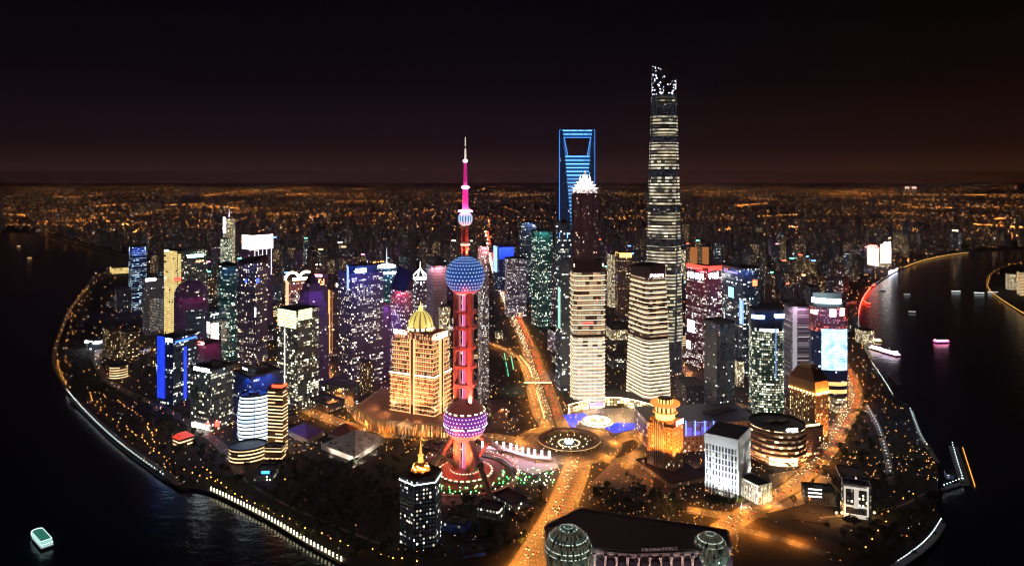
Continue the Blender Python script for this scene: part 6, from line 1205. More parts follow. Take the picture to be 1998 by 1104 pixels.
# ---- small lamps along the water and in the parks
def lamp_kind(name, h, r_, mat, label, shape='ball'):
    e = empty(name, (0, 0, -50), label, 'lamp', label); m = MB(); m.tube((0, 0, 0), (0, 0, h), .14, .1, 6, 0); m.build('post', POLE, e)
    m = MB()
    if shape == 'ball': m.ball((0, 0, h + r_ * .8), r_, 8, 5, 0)
    else: m.lathe([(r_, .3), (r_, h * .8), (r_ * .8, h)], 8, 0, smooth=False, cap1=0)
    m.build('globe' if shape == 'ball' else 'light_column', mat, e); return [e, 0]
def put(kind, p, label=None):
    e = kind[0]
    if kind[1] == 0:
        e.location = p
        if label: e['label'] = label; e['group'] = label
    else: dup(e, p, 0, label, label)
    kind[1] += 1
WL = lamp_kind('promenade_lamp', 3.6, .4, glow('globe_white', (.85, .95, 1), 9), 'white globe lamp on the edge of the river promenade')
OL = lamp_kind('garden_lamp', 3.0, .45, glow('globe_orange_lamp', (1, .36, .06), 17), 'orange garden lamp beside the park path')
PC_ = lamp_kind('lit_column', 4.6, .62, glow('column_warm', (1, .9, .55), 7), 'glowing warm-white light column on the lower quay wall', 'col')
OUTL = [Vector((*G(*p)[:2], 0)) for p in ((128, 764), (165, 807), (230, 868), (320, 934))]
edge1 = smooth_path(OUTL)
for p, d in along(edge1, 9.5): n = Vector((-d.y, d.x, 0)); put(WL, p + n * 2.0 if in_land((p + n * 2).x, (p + n * 2).y) else p - n * 2.0, 'white globe lamp on the edge of the left river promenade')
edge2 = smooth_path([Vector((*G(*p)[:2], 0)) for p in ((410, 957), (440, 971), (520, 1012), (600, 1060), (668, 1097))])
for p, d in along(edge2, 6.6):
    n = Vector((-d.y, d.x, 0)); q = p + n * 1.5; put(PC_, q if in_land(q.x, q.y) else p - n * 1.5)
for px, step, lab in (([(1690, 792), (1712, 832), (1728, 882), (1738, 930)], 13, 'white globe lamp along the long terrace path of the right park'), ([(1776, 800), (1795, 850), (1814, 878)], 11, 'white globe lamp on the right embankment'), ([(1836, 1018), (1818, 1046), (1792, 1072), (1752, 1100)], 6, 'white globe lamp along the curved lower quay at the right'), ([(1700, 708), (1722, 740), (1742, 773)], 14, 'white globe lamp on the quay by the cruise boats'), ([(1858, 868), (1870, 910), (1880, 942)], 10, 'white globe lamp on the floating pier'), ([(1842, 951), (1878, 937)], 7, 'white globe lamp on the short cross pier')):
    for p, d in along(smooth_path([G(*q) for q in px]), step): put(WL, p, lab)
for px, step, lab in (([(172, 560), (156, 580), (138, 606), (122, 640), (111, 672), (108, 700)], 75, 'orange lamp on the outer row of the left shore path'), ([(176, 572), (150, 610), (135, 650), (128, 690), (140, 720)], 90, 'orange lamp on the inner row of the left shore path'), ([(112, 705), (120, 735), (136, 762)], 18, 'orange lamp at the tip of the left bank'),
                      ([(175, 770), (200, 805), (240, 832), (285, 868), (330, 905), (380, 930), (430, 945)], 17, 'orange garden lamp in the row behind the promenade'), ([(228, 785), (265, 810), (290, 840), (300, 870)], 15, 'orange garden lamp in the upper park row'),
                      ([(395, 915), (430, 945), (470, 970), (510, 992), (555, 1012), (600, 1035), (650, 1058), (700, 1072), (760, 1090), (830, 1100)], 14, 'orange garden lamp above the lit quay columns'), ([(1690, 1075), (1720, 1030), (1745, 985), (1800, 960)], 26, 'orange lamp on the dark right-hand park path')):
    for p, d in along(smooth_path([G(*q) for q in px]), step): put(OL, p + Vector((rnd.uniform(-2.5, 2.5), rnd.uniform(-3, 3), 0)), lab)
# embankment railing light line
for edge, nm, mat in ((edge1, 'edge_light_line', glow('edge_cold', (.5, .75, 1), .07)), (edge2, 'quay_light_line', glow('edge_warm', (1, .7, .25), .1))):
    mb = MB(); rings = []
    for i, p in enumerate(edge):
        d = (edge[min(i + 1, len(edge) - 1)] - edge[max(i - 1, 0)]).normalized(); n = Vector((d.y, -d.x, 0)); o = -.35 if in_land((p - n).x, (p - n).y) else .35
        o = -o; rings.append([(p.x + n.x * o, p.y + n.y * o, -1.4), (p.x + n.x * o, p.y + n.y * o, -.9)])
    mb.loft(rings, 0, closed=False, vlen=True); o = mb.build(nm, mat); tag(o, 'thin line of ' + ('cold white' if 'cold' in mat.name else 'golden') + ' light along the river wall', 'light strip')
# ---- trees
LEAF = NT('leaves'); LEAF.set('Base Color', LEAF.mix(LEAF.noise(.5), (.030, .055, .016), (.075, .11, .03))); LEAF.set('Roughness', .7); LEAF = LEAF.mat; BARK = plain('bark', (.08, .055, .04), .9)
def make_tree(k, h, w):
    e = empty('park_tree', (0, 0, -60), 'leafy dark green park tree', 'tree', 'park trees'); r = random.Random(k); m = MB(); m.tube((0, 0, 0), (r.uniform(-.3, .3), r.uniform(-.3, .3), h * .55), .32, .16, 7, 0)
    cl = []
    for i in range(9):
        a = r.uniform(0, 6.28); q = r.uniform(.15, .38) * w; c = Vector((q * math.cos(a), q * math.sin(a), h * r.uniform(.45, .86))); cl.append((c, w * r.uniform(.16, .27)))
        if i < 5: m.tube((0, 0, h * .38), c * .9, .12, .04, 5, 0)
    m.build('trunk', BARK, e); m = MB()
    for c, q in cl:
        for _ in range(46):
            v = Vector((r.gauss(0, 1), r.gauss(0, 1), r.gauss(0, .8))).normalized() * q * r.uniform(.55, 1.08); p = c + v; s = r.uniform(.35, .8); a = Vector((r.gauss(0, 1), r.gauss(0, 1), r.gauss(0, 1))).normalized(); b = a.orthogonal().normalized() * s * .7; a = a * s
            k0 = len(m.v); m.v += [tuple(p - a), tuple(p + b), tuple(p + a), tuple(p - b)]; m.face((k0, k0 + 1, k0 + 2, k0 + 3))
    m.build('crown', LEAF, e); return [e, 0]
TREES = [make_tree(1, 11, 10), make_tree(2, 14, 11), make_tree(3, 9, 9), make_tree(4, 12, 8)]; nt = 0
def trees(poly, n, lab, gap=7.5):
    global nt
    W_ = [tuple(G(*p)[:2]) for p in poly]; xs = [p[0] for p in W_]; ys = [p[1] for p in W_]; got = []; tries = 0
    while len(got) < n and tries < n * 60:
        tries += 1; x, y = rnd.uniform(min(xs), max(xs)), rnd.uniform(min(ys), max(ys))
        if not inpoly(x, y, W_) or blocked(x, y, 5) or not in_land(x, y) or road_near(x, y, 4) or any((x - a) ** 2 + (y - b) ** 2 < gap * gap for a, b in got): continue
        got.append((x, y)); t = rnd.choice(TREES); s = rnd.uniform(.75, 1.25)
        if t[1] == 0: t[0].location = (x, y, 0); t[0]['label'] = lab; t[0]['group'] = lab; t[1] = 1; t[0].scale = (s, s, s)
        else: dup(t[0], (x, y, 0), rnd.uniform(0, 6.28), lab, lab, (s, s, s * rnd.uniform(.9, 1.15)))
        nt += 1
trees([(430, 930), (480, 905), (560, 905), (700, 905), (780, 930), (780, 1080), (860, 1090), (740, 1100), (620, 1050), (520, 1000)], 105, 'dark leafy tree in the lower riverside park', 8)
trees([(150, 740), (230, 760), (320, 810), (440, 890), (470, 930), (400, 940), (310, 905), (220, 840)], 50, 'dark leafy tree behind the left promenade', 9)
trees([(1370, 985), (1480, 985), (1470, 996), (1370, 996)], 12, 'dark tree in the row in front of the white gridded block', 6)
trees([(1125, 960), (1240, 955), (1330, 985), (1340, 1005), (1140, 985)], 24, 'dark tree between the avenue and the convention hall', 7.5)
trees([(880, 985), (1060, 960), (1050, 1030), (1000, 1090), (900, 1085)], 34, 'dark leafy tree between the hexagonal tower and the avenue', 8)
trees([(1640, 830), (1690, 810), (1735, 940), (1700, 950), (1560, 950), (1600, 900)], 24, 'dark tree in the triangular park by the waterside road', 9)
trees([(1500, 990), (1640, 985), (1820, 960), (1820, 1020), (1760, 1080), (1660, 1060), (1560, 1010)], 34, 'dark tree in the lower right park', 9)
trees([(960, 690), (1010, 700), (1025, 760), (965, 770)], 12, 'tree on the green inside the curved ramp', 8)
# street trees of the whole district, far too many to count, as one mass of leaf clumps
m = MB(); cnt = 0
for _ in range(9000):
    if cnt > 1150: break
    px, py = rnd.uniform(130, 1820), rnd.uniform(570, 1095); g = G(px, py); x, y = g.x, g.y
    if blocked(x, y, 3) or not in_land(x, y) or road_near(x, y, 3) or (1330 < px < 1640 and py > 985) or (1000 < px < 1160 and py > 880) or ((px - 1110) / 85) ** 2 + ((py - 862) / 34) ** 2 < 1 or (930 < px < 1240 and 785 < py < 935) or ((px - 908) / 110) ** 2 + ((py - 925) / 50) ** 2 < 1: continue
    cnt += 1; h = rnd.uniform(6, 11)
    for c in range(4):
        q = Vector((x + rnd.gauss(0, 2.2), y + rnd.gauss(0, 2.2), h * rnd.uniform(.5, .85)))
        for _k in range(16):
            p = q + Vector((rnd.gauss(0, 1.2), rnd.gauss(0, 1.2), rnd.gauss(0, .9))); s = rnd.uniform(.6, 1.2); a = Vector((rnd.gauss(0, 1), rnd.gauss(0, 1), rnd.gauss(0, 1))).normalized(); b_ = a.orthogonal().normalized() * s * .7; a = a * s; k0 = len(m.v)
            m.v += [tuple(p - a), tuple(p + b_), tuple(p + a), tuple(p - b_)]; m.face((k0, k0 + 1, k0 + 2, k0 + 3))
o = m.build('street_tree_foliage', LEAF); tag(o, 'mass of dark street trees between the towers', 'trees', kind='stuff')
# ---- cars
def make_car(col, name):
    e = empty('parked_car' if False else 'car', (0, 0, -70), 'car', 'car', 'cars'); m = MB()
    m.loft([[(-2.2, -.85, .35), (2.2, -.85, .35), (2.2, .85, .35), (-2.2, .85, .35)], [(-2.25, -.88, .7), (2.25, -.88, .62), (2.25, .88, .62), (-2.25, .88, .7)], [(-2.15, -.82, .95), (2.1, -.8, .82), (2.1, .8, .82), (-2.15, .82, .95)]], 0, 0, 0); m.build('body', plain('paint_' + name, col, .3, .2, .02), e)
    m = MB(); m.loft([[(-1.9, -.78, .93), (1.0, -.78, .86), (1.0, .78, .86), (-1.9, .78, .93)], [(-1.2, -.62, 1.45), (.3, -.62, 1.45), (.3, .62, 1.45), (-1.2, .62, 1.45)]], 0, None, 0); m.build('cabin', plain('car_glass', (.03, .03, .035), .1), e)
    for y in (-.6, .6):
        m = MB(); m.box((2.2, y, .55), (.2, .4, .22), 0); m.build('headlight', glow('headlight', (1, .92, .75), 14, False), e)
        m = MB(); m.box((-2.2, y, .7), (.16, .45, .2), 0); m.build('tail_light', glow('tail_light', (1, .03, .02), 9, False), e)
        for x in (-1.35, 1.4): m = MB(); m.tube((x, y * 1.3 - .1, .33), (x, y * 1.3 + .1, .33), .33, .33, 10, 0); m.build('wheel', plain('tyre', (.02, .02, .02), .9), e)
    return [e, 0]
CARS = [make_car(c, n) for c, n in (((.6, .6, .6), 'white'), ((.03, .03, .03), 'black'), ((.3, .31, .33), 'silver'), ((.35, .02, .02), 'red'))]; CN = ['white', 'black', 'silver', 'red']; ncar = 0
for path, w, gap, where in ((R_main, 30, 16, 'driving on the broad avenue before the television tower'), (R_bund, 21, 17, 'driving on the curving waterside road'), (R_cent, 34, 17, 'driving on the long boulevard'), (R_gold, 18, 22, 'driving past the columned podium'), (R_ramp, 13, 14, 'driving on the curved ramp'), (R_left, 16, 20, 'driving in the side street between the dark towers'), (R_arch, 18, 24, 'driving on the arc road')):
    for lane in range(-int(w / 7), int(w / 7) + 1):
        if lane == 0: continue
        off = (abs(lane) - .5) * 3.5 * (1 if lane > 0 else -1)
        for p, d in along(path, gap * rnd.uniform(.9, 2.2), rnd.uniform(0, gap)):
            if p.y > 2300 or ncar > 290 or rnd.random() < (.45 if w < 40 else .3): continue
            n = Vector((d.y, -d.x, 0)); q = p + n * off + d * rnd.uniform(-5, 5); dd = d if lane > 0 else -d; k = rnd.choices(range(4), (4, 4, 3, 1))[0]; c = CARS[k]; lab = CN[k] + ' car with its lights on ' + where; q.z = .06; rz = math.atan2(dd.y, dd.x)
            if c[1] == 0: c[0].location = q; c[0].rotation_euler = (0, 0, rz); c[0]['label'] = lab; c[0]['group'] = 'cars ' + where; c[1] = 1
            else: dup(c[0], q, rz, lab, 'cars ' + where)
            ncar += 1
# the traffic further up the boulevard and in the streets, too dense to count: head lamps coming, tail lamps going
TR, TW = [], []
for path, w, gap, y0 in ((R_cent, 34, 12, 1150), (R_main, 30, 34, 0), (R_bund, 21, 16, 0), (R_ramp, 13, 14, 0), (R_gold, 18, 26, 0), (R_left, 16, 20, 0), (R_south, 14, 30, 0), (R_back, 12, 40, 0), (R_park, 11, 45, 0)):
    for lane in range(-int(w / 7), int(w / 7) + 1):
        if lane == 0: continue
        off = (abs(lane) - .5) * 3.5 * (1 if lane > 0 else -1)
        for p, d in along(path, gap, rnd.uniform(0, gap)):
            if p.y < y0 or p.y > 5200 or rnd.random() < .3: continue
            n = Vector((d.y, -d.x, 0)); q = p + n * off + d * rnd.uniform(-4, 4); away = (d.y > 0) == (lane > 0); s = .00032 * p.y * rnd.uniform(.7, 1.2); (TR if away else TW).append((q.x, q.y, .8 + s, s))
dots('traffic_lights', TR, glow('traffic_red', (1, .05, .02), 9, False), 'dense stream of red tail lamps driving away along the streets'); dots('traffic_lights', TW, glow('traffic_white', (1, .8, .5), 9, False), 'dense stream of white head lamps coming along the streets')
for c in CARS + TREES + [WL, OL, PC_]:
    if c[1] == 0:
        for ch in list(c[0].children): bpy.data.objects.remove(ch)
        bpy.data.objects.remove(c[0])
# ---- plaza furniture
RL_ = []
r = empty('skywalk_ring', RING, 'ring-shaped elevated walkway over the roundabout', 'footbridge')
annulus('deck', RING, 40, 47, 7, plain('deck_brown', (.22, .12, .07), .6), 56, 1.2, None, r)
m = MB(); m.lathe([(47.1, 6.2), (47.25, 6.6), (47.1, 7.0)], 56, lambda i, j: 0, smooth=False); m.build('edge_light', glow('edge_amber_dim', (1, .6, .25), .9), r)
for k in range(12): a = k * math.pi / 6; m = MB(); m.tube((43 * math.cos(a), 43 * math.sin(a), 0), (43 * math.cos(a), 43 * math.sin(a), 5.8), 1.0, 1.0, 8, 0); m.build('pillar', plain('deck_pillar', (.3, .25, .2), .6), r)
for k in range(16): a = 2 * math.pi * k / 16; YLQ = (RING.x + 28 * math.cos(a), RING.y + 28 * math.sin(a)); RL_.append(YLQ)
m = MB(); st = []
for k in range(10): a = math.pi * k / 5 + .3; q = 7 if k % 2 == 0 else 3; st.append((q * math.cos(a), q * math.sin(a)))
m.prism(st, .3, 4, 0, 0); e = m.build('star_sculpture', glow('star_ice', (.45, .7, 1), 5), None, (RING.x, RING.y, 0)); tag(e, 'glowing icy blue star sculpture in the middle of the roundabout', 'sculpture')
m = MB(); m.lathe([(17, .3), (17, 1.2), (15, 1.2), (15, .3)], 40, lambda i, j: 1 if j % 2 else 0, smooth=False); e = m.build('flower_bed_wall', [PLAZA, glow('bed_lamp', (1, .7, .35), 3)], None, (RING.x, RING.y, 0)); tag(e, 'round lit planter wall encircling the star sculpture', 'planter')
# elevated walkway of white pylons across the pink plaza
wp = smooth_path([G(x, y, 6) for x, y in ((938, 872), (985, 876), (1030, 888), (1075, 893))]); mb = MB()
rings = []
for i, p in enumerate(wp):
    d = (wp[min(i + 1, len(wp) - 1)] - wp[max(i - 1, 0)]).normalized(); n = Vector((d.y, -d.x, 0)) * 4; rings.append([(p.x - n.x, p.y - n.y, 5), (p.x + n.x, p.y + n.y, 5), (p.x + n.x, p.y + n.y, 6), (p.x - n.x, p.y - n.y, 6)])
mb.loft(rings, 0, 0, 0, vlen=True); e = mb.build('walkway_bridge', plain('walkway_pale', (.55, .5, .5), .5)); tag(e, 'pale elevated walkway crossing the pink lit plaza', 'footbridge'); wk = e
PY_ = [None]
for k, (p, d) in enumerate(along(wp, 10.5, 2)):
    n = Vector((d.y, -d.x, 0)); n = n if n.y > 0 else -n
    if PY_[0] is None:
        e = empty('light_pylon', p + n * 3.2, 'square white glowing pylon standing in a row along the pale walkway', 'light pylon', 'white glowing pylons along the walkway'); m = MB(); m.box((0, 0, 0), (2.4, 2.4, 9), 0); m.build('lit_shaft', glow('pylon_white', (1, .85, 1), 7), e); m = MB(); m.box((0, 0, 9.01), (3.0, 3.0, .6), 0); m.build('cap', DARKM(), e); PY_[0] = e
    else: dup(PY_[0], p + n * 3.2, math.atan2(d.y, d.x))
for px, py, col, wt in ((960, 885, (1, .35, .75), 30000), (1000, 893, (1, .5, .7), 45000), (1045, 905, (1, .55, .75), 45000), (1085, 905, (1, .75, .6), 40000), (1165, 820, (1, .8, .5), 40000), (1120, 822, (1, .7, .4), 30000), (1215, 815, (1, .6, .3), 60000), (1150, 800, (1, .6, .3), 60000), (1180, 915, (1, .35, .12), 22000), (1255, 925, (1, .35, .1), 22000), (1480, 800, (1, .4, .1), 30000), (1340, 760, (1, .4, .3), 60000), (1010, 760, (.5, .8, .5), 20000), (1085, 735, (.6, .7, 1), 50000), (980, 820, (1, .4, .2), 30000), (650, 800, (1, .35, .08), 60000), (700, 760, (1, .35, .1), 50000), (560, 870, (1, .4, .1), 25000), (1580, 1000, (1, .33, .06), 40000), (1640, 1010, (1, .4, .1), 25000), (1300, 1000, (1, .4, .1), 25000), (300, 840, (1, .4, .1), 9000)):
    g = G(px, py); e = empty('plaza_mast', g, 'slim lighting mast flooding its plaza from above', 'lighting mast', 'lighting masts on the plazas'); m = MB(); m.tube((0, 0, 0), (0, 0, 20), .25, .15, 6, 0); m.build('pole', POLE, e); m = MB(); m.box((0, 0, 20), (1.6, 1.6, .5), 0); m.build('lamp_head', POLE, e)
    spot(e, (0, 0, 19.5), (0, .1, 0), col, wt, 150, .5)
# blue lit lawns of the ring plaza and the fountain disc
bl = NT('blue_led_lawn'); nz = bl.noise(.35, detail=4); bl.set('Base Color', (.02, .04, .02)); bl.set('Emission Color', (.015, .04, 1)); bl.set('Emission Strength', bl.m('MULTIPLY', bl.m('GREATER_THAN', nz, .42), 1.6)); bl.mat.cycles.emission_sampling = 'NONE'
for lab, px in (('blue glowing light carpet on the lawn in front of the straight banded tower', [(1099, 810), (1140, 806), (1148, 812), (1128, 822), (1122, 834), (1112, 832)]), ('blue glowing light carpet on the lawn nearer the flaring banded tower', [(1180, 836), (1205, 824), (1238, 826), (1240, 836), (1200, 845)])):
    o = sheet('blue_light_carpet', [tuple(G(*p)[:2]) for p in px], .6, bl.mat, 0.05, None); del o['kind']; tag(o, lab, 'light carpet')
m = MB(); m.lathe([(26, .1), (26, 1.5), (22, 1.5), (22, 2.2), (13, 2.4), (13, 4), (4, 4.4), (3, 9)], 40, lambda i, j: 1 if i in (0, 3, 6) else 0, smooth=False, cap1=1); e = m.build('fountain_disc', [plain('fountain_stone', (.6, .5, .35), .5), glow('fountain_glow', (1, .88, .6), 4)], None, tuple(G(1165, 822))); tag(e, 'round golden white lit fountain terrace before the banded towers', 'fountain')
# green and white garden lights round the television tower
GL = lamp_kind('garden_spotlight', 1.2, .75, glow('lamp_green', (.04, 1, .14), 9), 'small green garden light in the hedge ring of the television tower'); YL = lamp_kind('terrace_lamp', 2.2, .4, glow('lamp_cream2', (1, .85, .55), 25), 'small cream terrace lamp around the television tower base')
for k in range(44):
    a = math.radians(190 + 170 * k / 43 + rnd.uniform(-2, 2)); q = rnd.choice((52, 60, 64)) + rnd.uniform(-2, 2); put(GL if rnd.random() < .65 else YL, PC + Vector((q * math.cos(a), q * math.sin(a), 0)))
for k in range(40): a = 2 * math.pi * k / 40; put(YL, PC + Vector((72 * math.cos(a), 72 * math.sin(a), 1.2)))
for k in range(40): p = G(rnd.uniform(1005, 1085), rnd.uniform(915, 950)); put(YL if rnd.random() < .8 else GL, p, 'small cream garden lamp on the slope beside the avenue' if False else None)
for q in RL_: put(YL, Vector((*q, .3)), 'small added cream lamp brightening the lawn inside the roundabout')  # ring of lamps added to brighten the lawn
bm_ = MB(); bm_.lathe([(64, .1), (64, 1.6), (56, 1.6), (56, .1)], 56, 0, smooth=False); e = bm_.build('hedge_ring', LEAF, None, tuple(PC)); tag(e, 'round clipped hedge circling the base of the television tower', 'hedge')
# footbridge with green neon over the boulevard
m = MB(); p0, p1 = G(1022, 754), G(1076, 754); m.box(((p0.x + p1.x) / 2, p0.y, 7), ((p1 - p0).length, 5, 2.2), 0); fb = empty('neon_footbridge', ((p0.x + p1.x) / 2, p0.y, 0), 'footbridge outlined in green neon over the boulevard', 'footbridge'); m = MB(); m.box((0, 0, 7), ((p1 - p0).length, 5, 2.2), 0); m.build('deck', plain('walkway_pale', (.55, .5, .5), .5), fb); m = MB(); m.box((0, -2.7, 8.2), ((p1 - p0).length, .3, .7), 0); m.build('neon_line', glow('neon_green', (.25, 1, .55), 4), fb)
for sx in (-1, 1): m = MB(); m.box((sx * ((p1 - p0).length / 2 - 1.5), 0, 0), (2, 3, 7), 0); m.build('pier', plain('deck_pillar', (.3, .25, .2), .6), fb)
for lab, px in (('green neon hedge strip on the left of the ramp garden', [(984, 690), (992, 735)]), ('green neon hedge strip in the ramp garden', [(997, 695), (1002, 722)]), ('green neon strip along the curved ramp edge', [(1014, 694), (1030, 715), (1040, 738)]), ('green planted median strip of the boulevard with lights', [(1046, 762), (1058, 800), (1062, 818)])):
    mb = MB(); ribbon(mb, smooth_path([G(*q) for q in px]), -1.2, 1.2, 1.4); k = len(mb.v); o = mb.build('neon_hedge', glow('hedge_neon', (.06, .8, .45), .9)); tag(o, lab, 'hedge')
# ---- piers, boats
def pier(name, px, w, label, z=-1.5):
    mb = MB(); path = [G(*q) for q in px]; rings = []
    for i, p in enumerate(path):
        d = (path[min(i + 1, len(path) - 1)] - path[max(i - 1, 0)]).normalized(); n = Vector((d.y, -d.x, 0)) * w / 2; rings.append([(p.x - n.x, p.y - n.y, z - 1.6), (p.x + n.x, p.y + n.y, z - 1.6), (p.x + n.x, p.y + n.y, z), (p.x - n.x, p.y - n.y, z)])
    mb.loft(rings, 0, 0, 0, vlen=True); o = mb.build(name, plain('pontoon', (.2, .2, .21), .6)); tag(o, label, 'pier'); return o
pier('floating_pier', [(1860, 868), (1884, 944)], 12, 'long straight floating pier edged with white lamps at the right basin'); pier('cross_pier', [(1838, 952), (1882, 938)], 6, 'short cross pier closing the right basin'); pier('mooring_pontoon', [(1738, 726), (1756, 748)], 9, 'short dark mooring pontoon below the cruise boats')
p = MB(); a, b_ = G(1868, 868), G(1891, 944); d = (b_ - a).normalized(); n = Vector((d.y, -d.x, 0)); n = n if n.x > 0 else -n
p.loft([[tuple(a + n * 6.4 + Vector((0, 0, -2.9))), tuple(a + n * 6.8 + Vector((0, 0, -.4)))], [tuple(b_ + n * 6.4 + Vector((0, 0, -2.9))), tuple(b_ + n * 6.8 + Vector((0, 0, -.4)))]], 0, closed=False, vlen=True)
o = p.build('amber_pier_wall', glow('pier_amber', (1, .36, .05), 1.5)); tag(o, 'amber lit outer face of the long floating pier', 'light strip')
def hullring(L, w, z, k=1.0, bow=.0): return [(-L / 2 * k, -w / 2 * k, z), (L * .22 * k, -w / 2 * k, z), (L / 2 * k + bow, 0, z + .0), (L * .22 * k, w / 2 * k, z), (-L / 2 * k, w / 2 * k, z)]
def boat(px, py, L, w, rz, label, decks, hull=(.75, .75, .75), name='river_boat', light=None, strength=3, cat='boat', roof=None, rim=None):
    g = G(px, py, -3.5); g.z = -3.5; e = empty(name, g, label, cat, None, rz); m = MB(); m.loft([hullring(L, w, -.6, .9), hullring(L, w, 1.4, .97, 1), hullring(L, w, 2.6, 1, 1.6)], 0, 0, 0); m.build('hull', plain('hull_%d_%d' % (int(hull[0] * 99), int(hull[2] * 99)), hull, .4), e)
    z = 2.61
    for k in range(decks):
        l = L * (.84 - .12 * k); m = MB(); q = [(-l / 2 - L * .04, -w * .42), (l * .42, -w * .42), (l * .5, -w * .2), (l * .5, w * .2), (l * .42, w * .42), (-l / 2 - L * .04, w * .42)]; col = light[k % len(light)] if light else (1, .9, .7)
        m.prism(q, z, z + 2.4, 0, 1); dk = m.build('deck_cabin', [glow('deck_%s' % '_'.join('%d' % int(c * 99) for c in (*col, strength)), col, strength), roof or plain('boat_roof', (.6, .62, .62), .5)], e)
        m = MB(); m.loft([[(x * 1.03, y * 1.05, z + h) for x, y in q] for h in (2.42, 2.8)], 0, 0, 0); m.build('deck_roof', roof or plain('boat_roof', (.6, .62, .62), .5), dk)
        if rim: m = MB(); m.loft([[(x * s_, y * s_ * 1.02, z + h) for x, y in q] for h, s_ in ((2.82, 1.03), (3.3, 1.03), (3.3, .97), (2.82, .97))], 0); m.build('lit_rail', rim, dk)
        z += 2.81
    m = MB(); m.tube((0, 0, z), (0, 0, z + 4), .15, .08, 6); m.build('mast', DARKM(), e); return e
fer = boat(80, 1056, 48, 12.5, math.radians(139), 'white ferry with green lit decks crossing the dark river at lower left', 2, (.8, .85, .85), 'ferry', [(.6, .9, .85), (.3, .9, .75)], .7, 'ferry', glow('ferry_green_roof', (.05, .45, .32), .3), glow('ferry_rail', (.85, 1, 1), 1.3))
boat(1716, 684, 62, 16, math.radians(115), 'cruise boat with a red pagoda roof and white and pink lights at the right quay', 3, (.5, .4, .45), 'cruise_boat', [(1, .75, .55), (1, .6, .9), (1, .9, .95)], 3.5, 'cruise boat', plain('pagoda_red', (.4, .08, .1), .5)); boat(1734, 690, 55, 15, math.radians(110), 'outer cruise boat with bright pink and blue decks moored beside the pagoda boat', 3, (.45, .4, .5), 'cruise_boat', [(1, .5, .7), (.6, .65, 1), (1, .95, .9)], 3.5, 'cruise boat', plain('boat_red_roof', (.3, .05, .07), .5)); boat(1700, 664, 50, 14, math.radians(118), 'inner lit excursion boat with golden decks nearest the pier house', 2, (.5, .45, .35), 'cruise_boat', [(1, .7, .3), (1, .85, .6)], 3.2, 'cruise boat')
boat(1838, 668, 40, 14, math.radians(5), 'small cruise boat glowing pink in the middle of the right river', 2, (.6, .3, .45), 'cruise_boat', [(1, .12, .45), (1, .5, .6)], 4.0, 'cruise boat', plain('pink_roof', (.5, .2, .3), .5))
boat(1740, 531, 60, 16, math.radians(60), 'lilac-white lit boat moored at the bend of the right river', 3, (.6, .6, .75), 'cruise_boat', [(.75, .75, 1), (.9, .9, 1)], 5, 'cruise boat')
boat(1705, 557, 70, 12, math.radians(60), 'red glowing barge moored under the right river bend', 1, (.4, .1, .1), 'barge', [(1, .06, .03)], 9, 'barge'); boat(1690, 590, 80, 12, math.radians(75), 'second long red glowing barge by the quay nearer the screen tower', 1, (.4, .1, .1), 'barge', [(1, .06, .03)], 9, 'barge')
for px, py, lab in ((1866, 570, 'dark barge with white deck lights, leftmost of the three in the right river'), (1911, 573, 'dark barge with white deck lights between two others in the right river'), (1938, 572, 'dark barge with cool lights nearest the right bank'), (37, 481, 'small amber lit boat far up the left river'), (58, 504, 'dim dark barge up the left river below the amber boat'), (1722, 567, 'tiny dark launch near the red barges'), (1770, 576, 'tiny launch with one lamp in the right river'), (1780, 610, 'tiny dark launch with a lamp in midstream')):
    big = py < 575 and px > 1800; boat(px, py, 34 if big else 22, 9 if big else 6, rnd.uniform(-.3, .3), lab, 1, (.12, .12, .13), 'barge' if big or 'barge' in lab else 'launch', [(1, .55, .2) if 'amber' in lab else (.9, .97, 1)], 1.4 if big or 'amber' in lab else .5, 'boat')
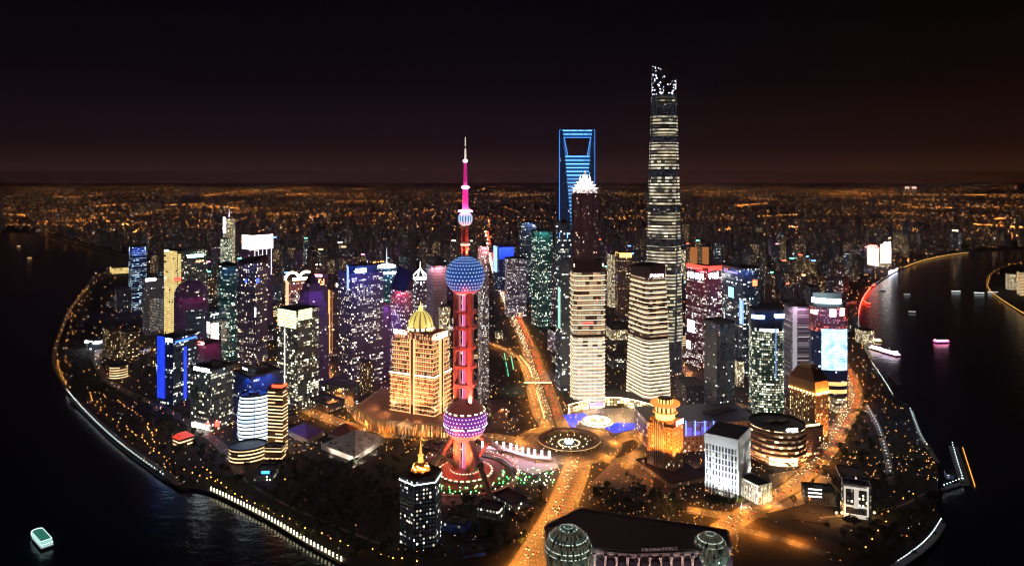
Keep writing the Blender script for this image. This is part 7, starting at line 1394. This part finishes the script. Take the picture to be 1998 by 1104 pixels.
for lab, px, h, mat in (('long red glowing strip added on the right river bend to colour the water', [(1677, 612), (1684, 586), (1700, 562)], 5, glow('quay_red', (1, .05, .02), 7)), ('lilac white glowing strip added at the bend behind the red one', [(1735, 536), (1752, 527)], 9, glow('quay_lilac', (.75, .75, 1), 5)), ('golden glowing strip added along the far right bank', [(1765, 522), (1800, 509), (1850, 498), (1890, 493)], 2.5, glow('quay_gold', (1, .5, .12), .9)), ('golden glowing strip added on the opposite right point', [(1998, 613), (1947, 580), (1927, 560), (1931, 540)], 2, glow('quay_gold', (1, .5, .12), .9))):
    path = smooth_path([G(*q) for q in px]); m = MB(); rings = []
    for i, p in enumerate(path):
        dv = (path[min(i + 1, len(path) - 1)] - path[max(i - 1, 0)]).normalized(); n = Vector((dv.y, -dv.x, 0)); n = n if not in_land((p + n * 30).x, (p + n * 30).y) else -n; p = p - n * 2
        rings.append([(p.x, p.y, .1), (p.x + n.x, p.y + n.y, .1), (p.x + n.x, p.y + n.y, h), (p.x, p.y, h)])
    m.loft(rings, 0, 0, 0, vlen=True); o = m.build('added_glow_strip', mat); tag(o, lab, 'light wall')  # glowing strips added on the quays for coloured reflections in the water
# river edge lights of the right bank: low wall lamps
for px, step, lab in (([(1679, 655), (1677, 614), (1684, 586), (1702, 561), (1746, 533)], 30, 'cold lamp on the inner bend of the right river wall'), ([(1760, 524), (1800, 510), (1850, 499), (1885, 494)], 50, 'warm lamp along the far right river wall'), ([(1998, 612), (1948, 580), (1928, 561), (1931, 541), (1953, 525), (1998, 512)], 90, 'orange lamp on the point of the opposite right bank'), ([(0, 452), (60, 457), (95, 465), (140, 478), (200, 494), (245, 507)], 180, 'orange lamp along the far left river wall')):
    K = {'cold': WL}.get(lab[:4], OL)
    for p, d in along(smooth_path([G(*q) for q in px]), step): put(K, p + Vector((0, 6, 0)), lab)
print('COUNTS', nl, nt, ncar, WL[1], OL[1], PC_[1], len(NEAR), len(REST), len(bpy.data.objects))
# ================================================================ HAZE over the city
def haze():
    mb = MB(); mb.box((0, 30000 - 2000, -12), (150000, 64000, 900), 0); o = mb.build('haze', bpy.data.materials.new('haze')); o['kind'] = 'stuff'
    mt = o.data.materials[0]; mt.use_nodes = True; nt = mt.node_tree; nt.nodes.remove(nt.nodes['Principled BSDF']); v = nt.nodes.new('ShaderNodeVolumePrincipled')
    v.inputs['Density'].default_value = HAZE; v.inputs['Color'].default_value = (.75, .60, .95, 1); v.inputs['Anisotropy'].default_value = .75
    nt.links.new(v.outputs[0], nt.nodes['Material Output'].inputs['Volume'])
HAZE = 3.5e-5
haze()
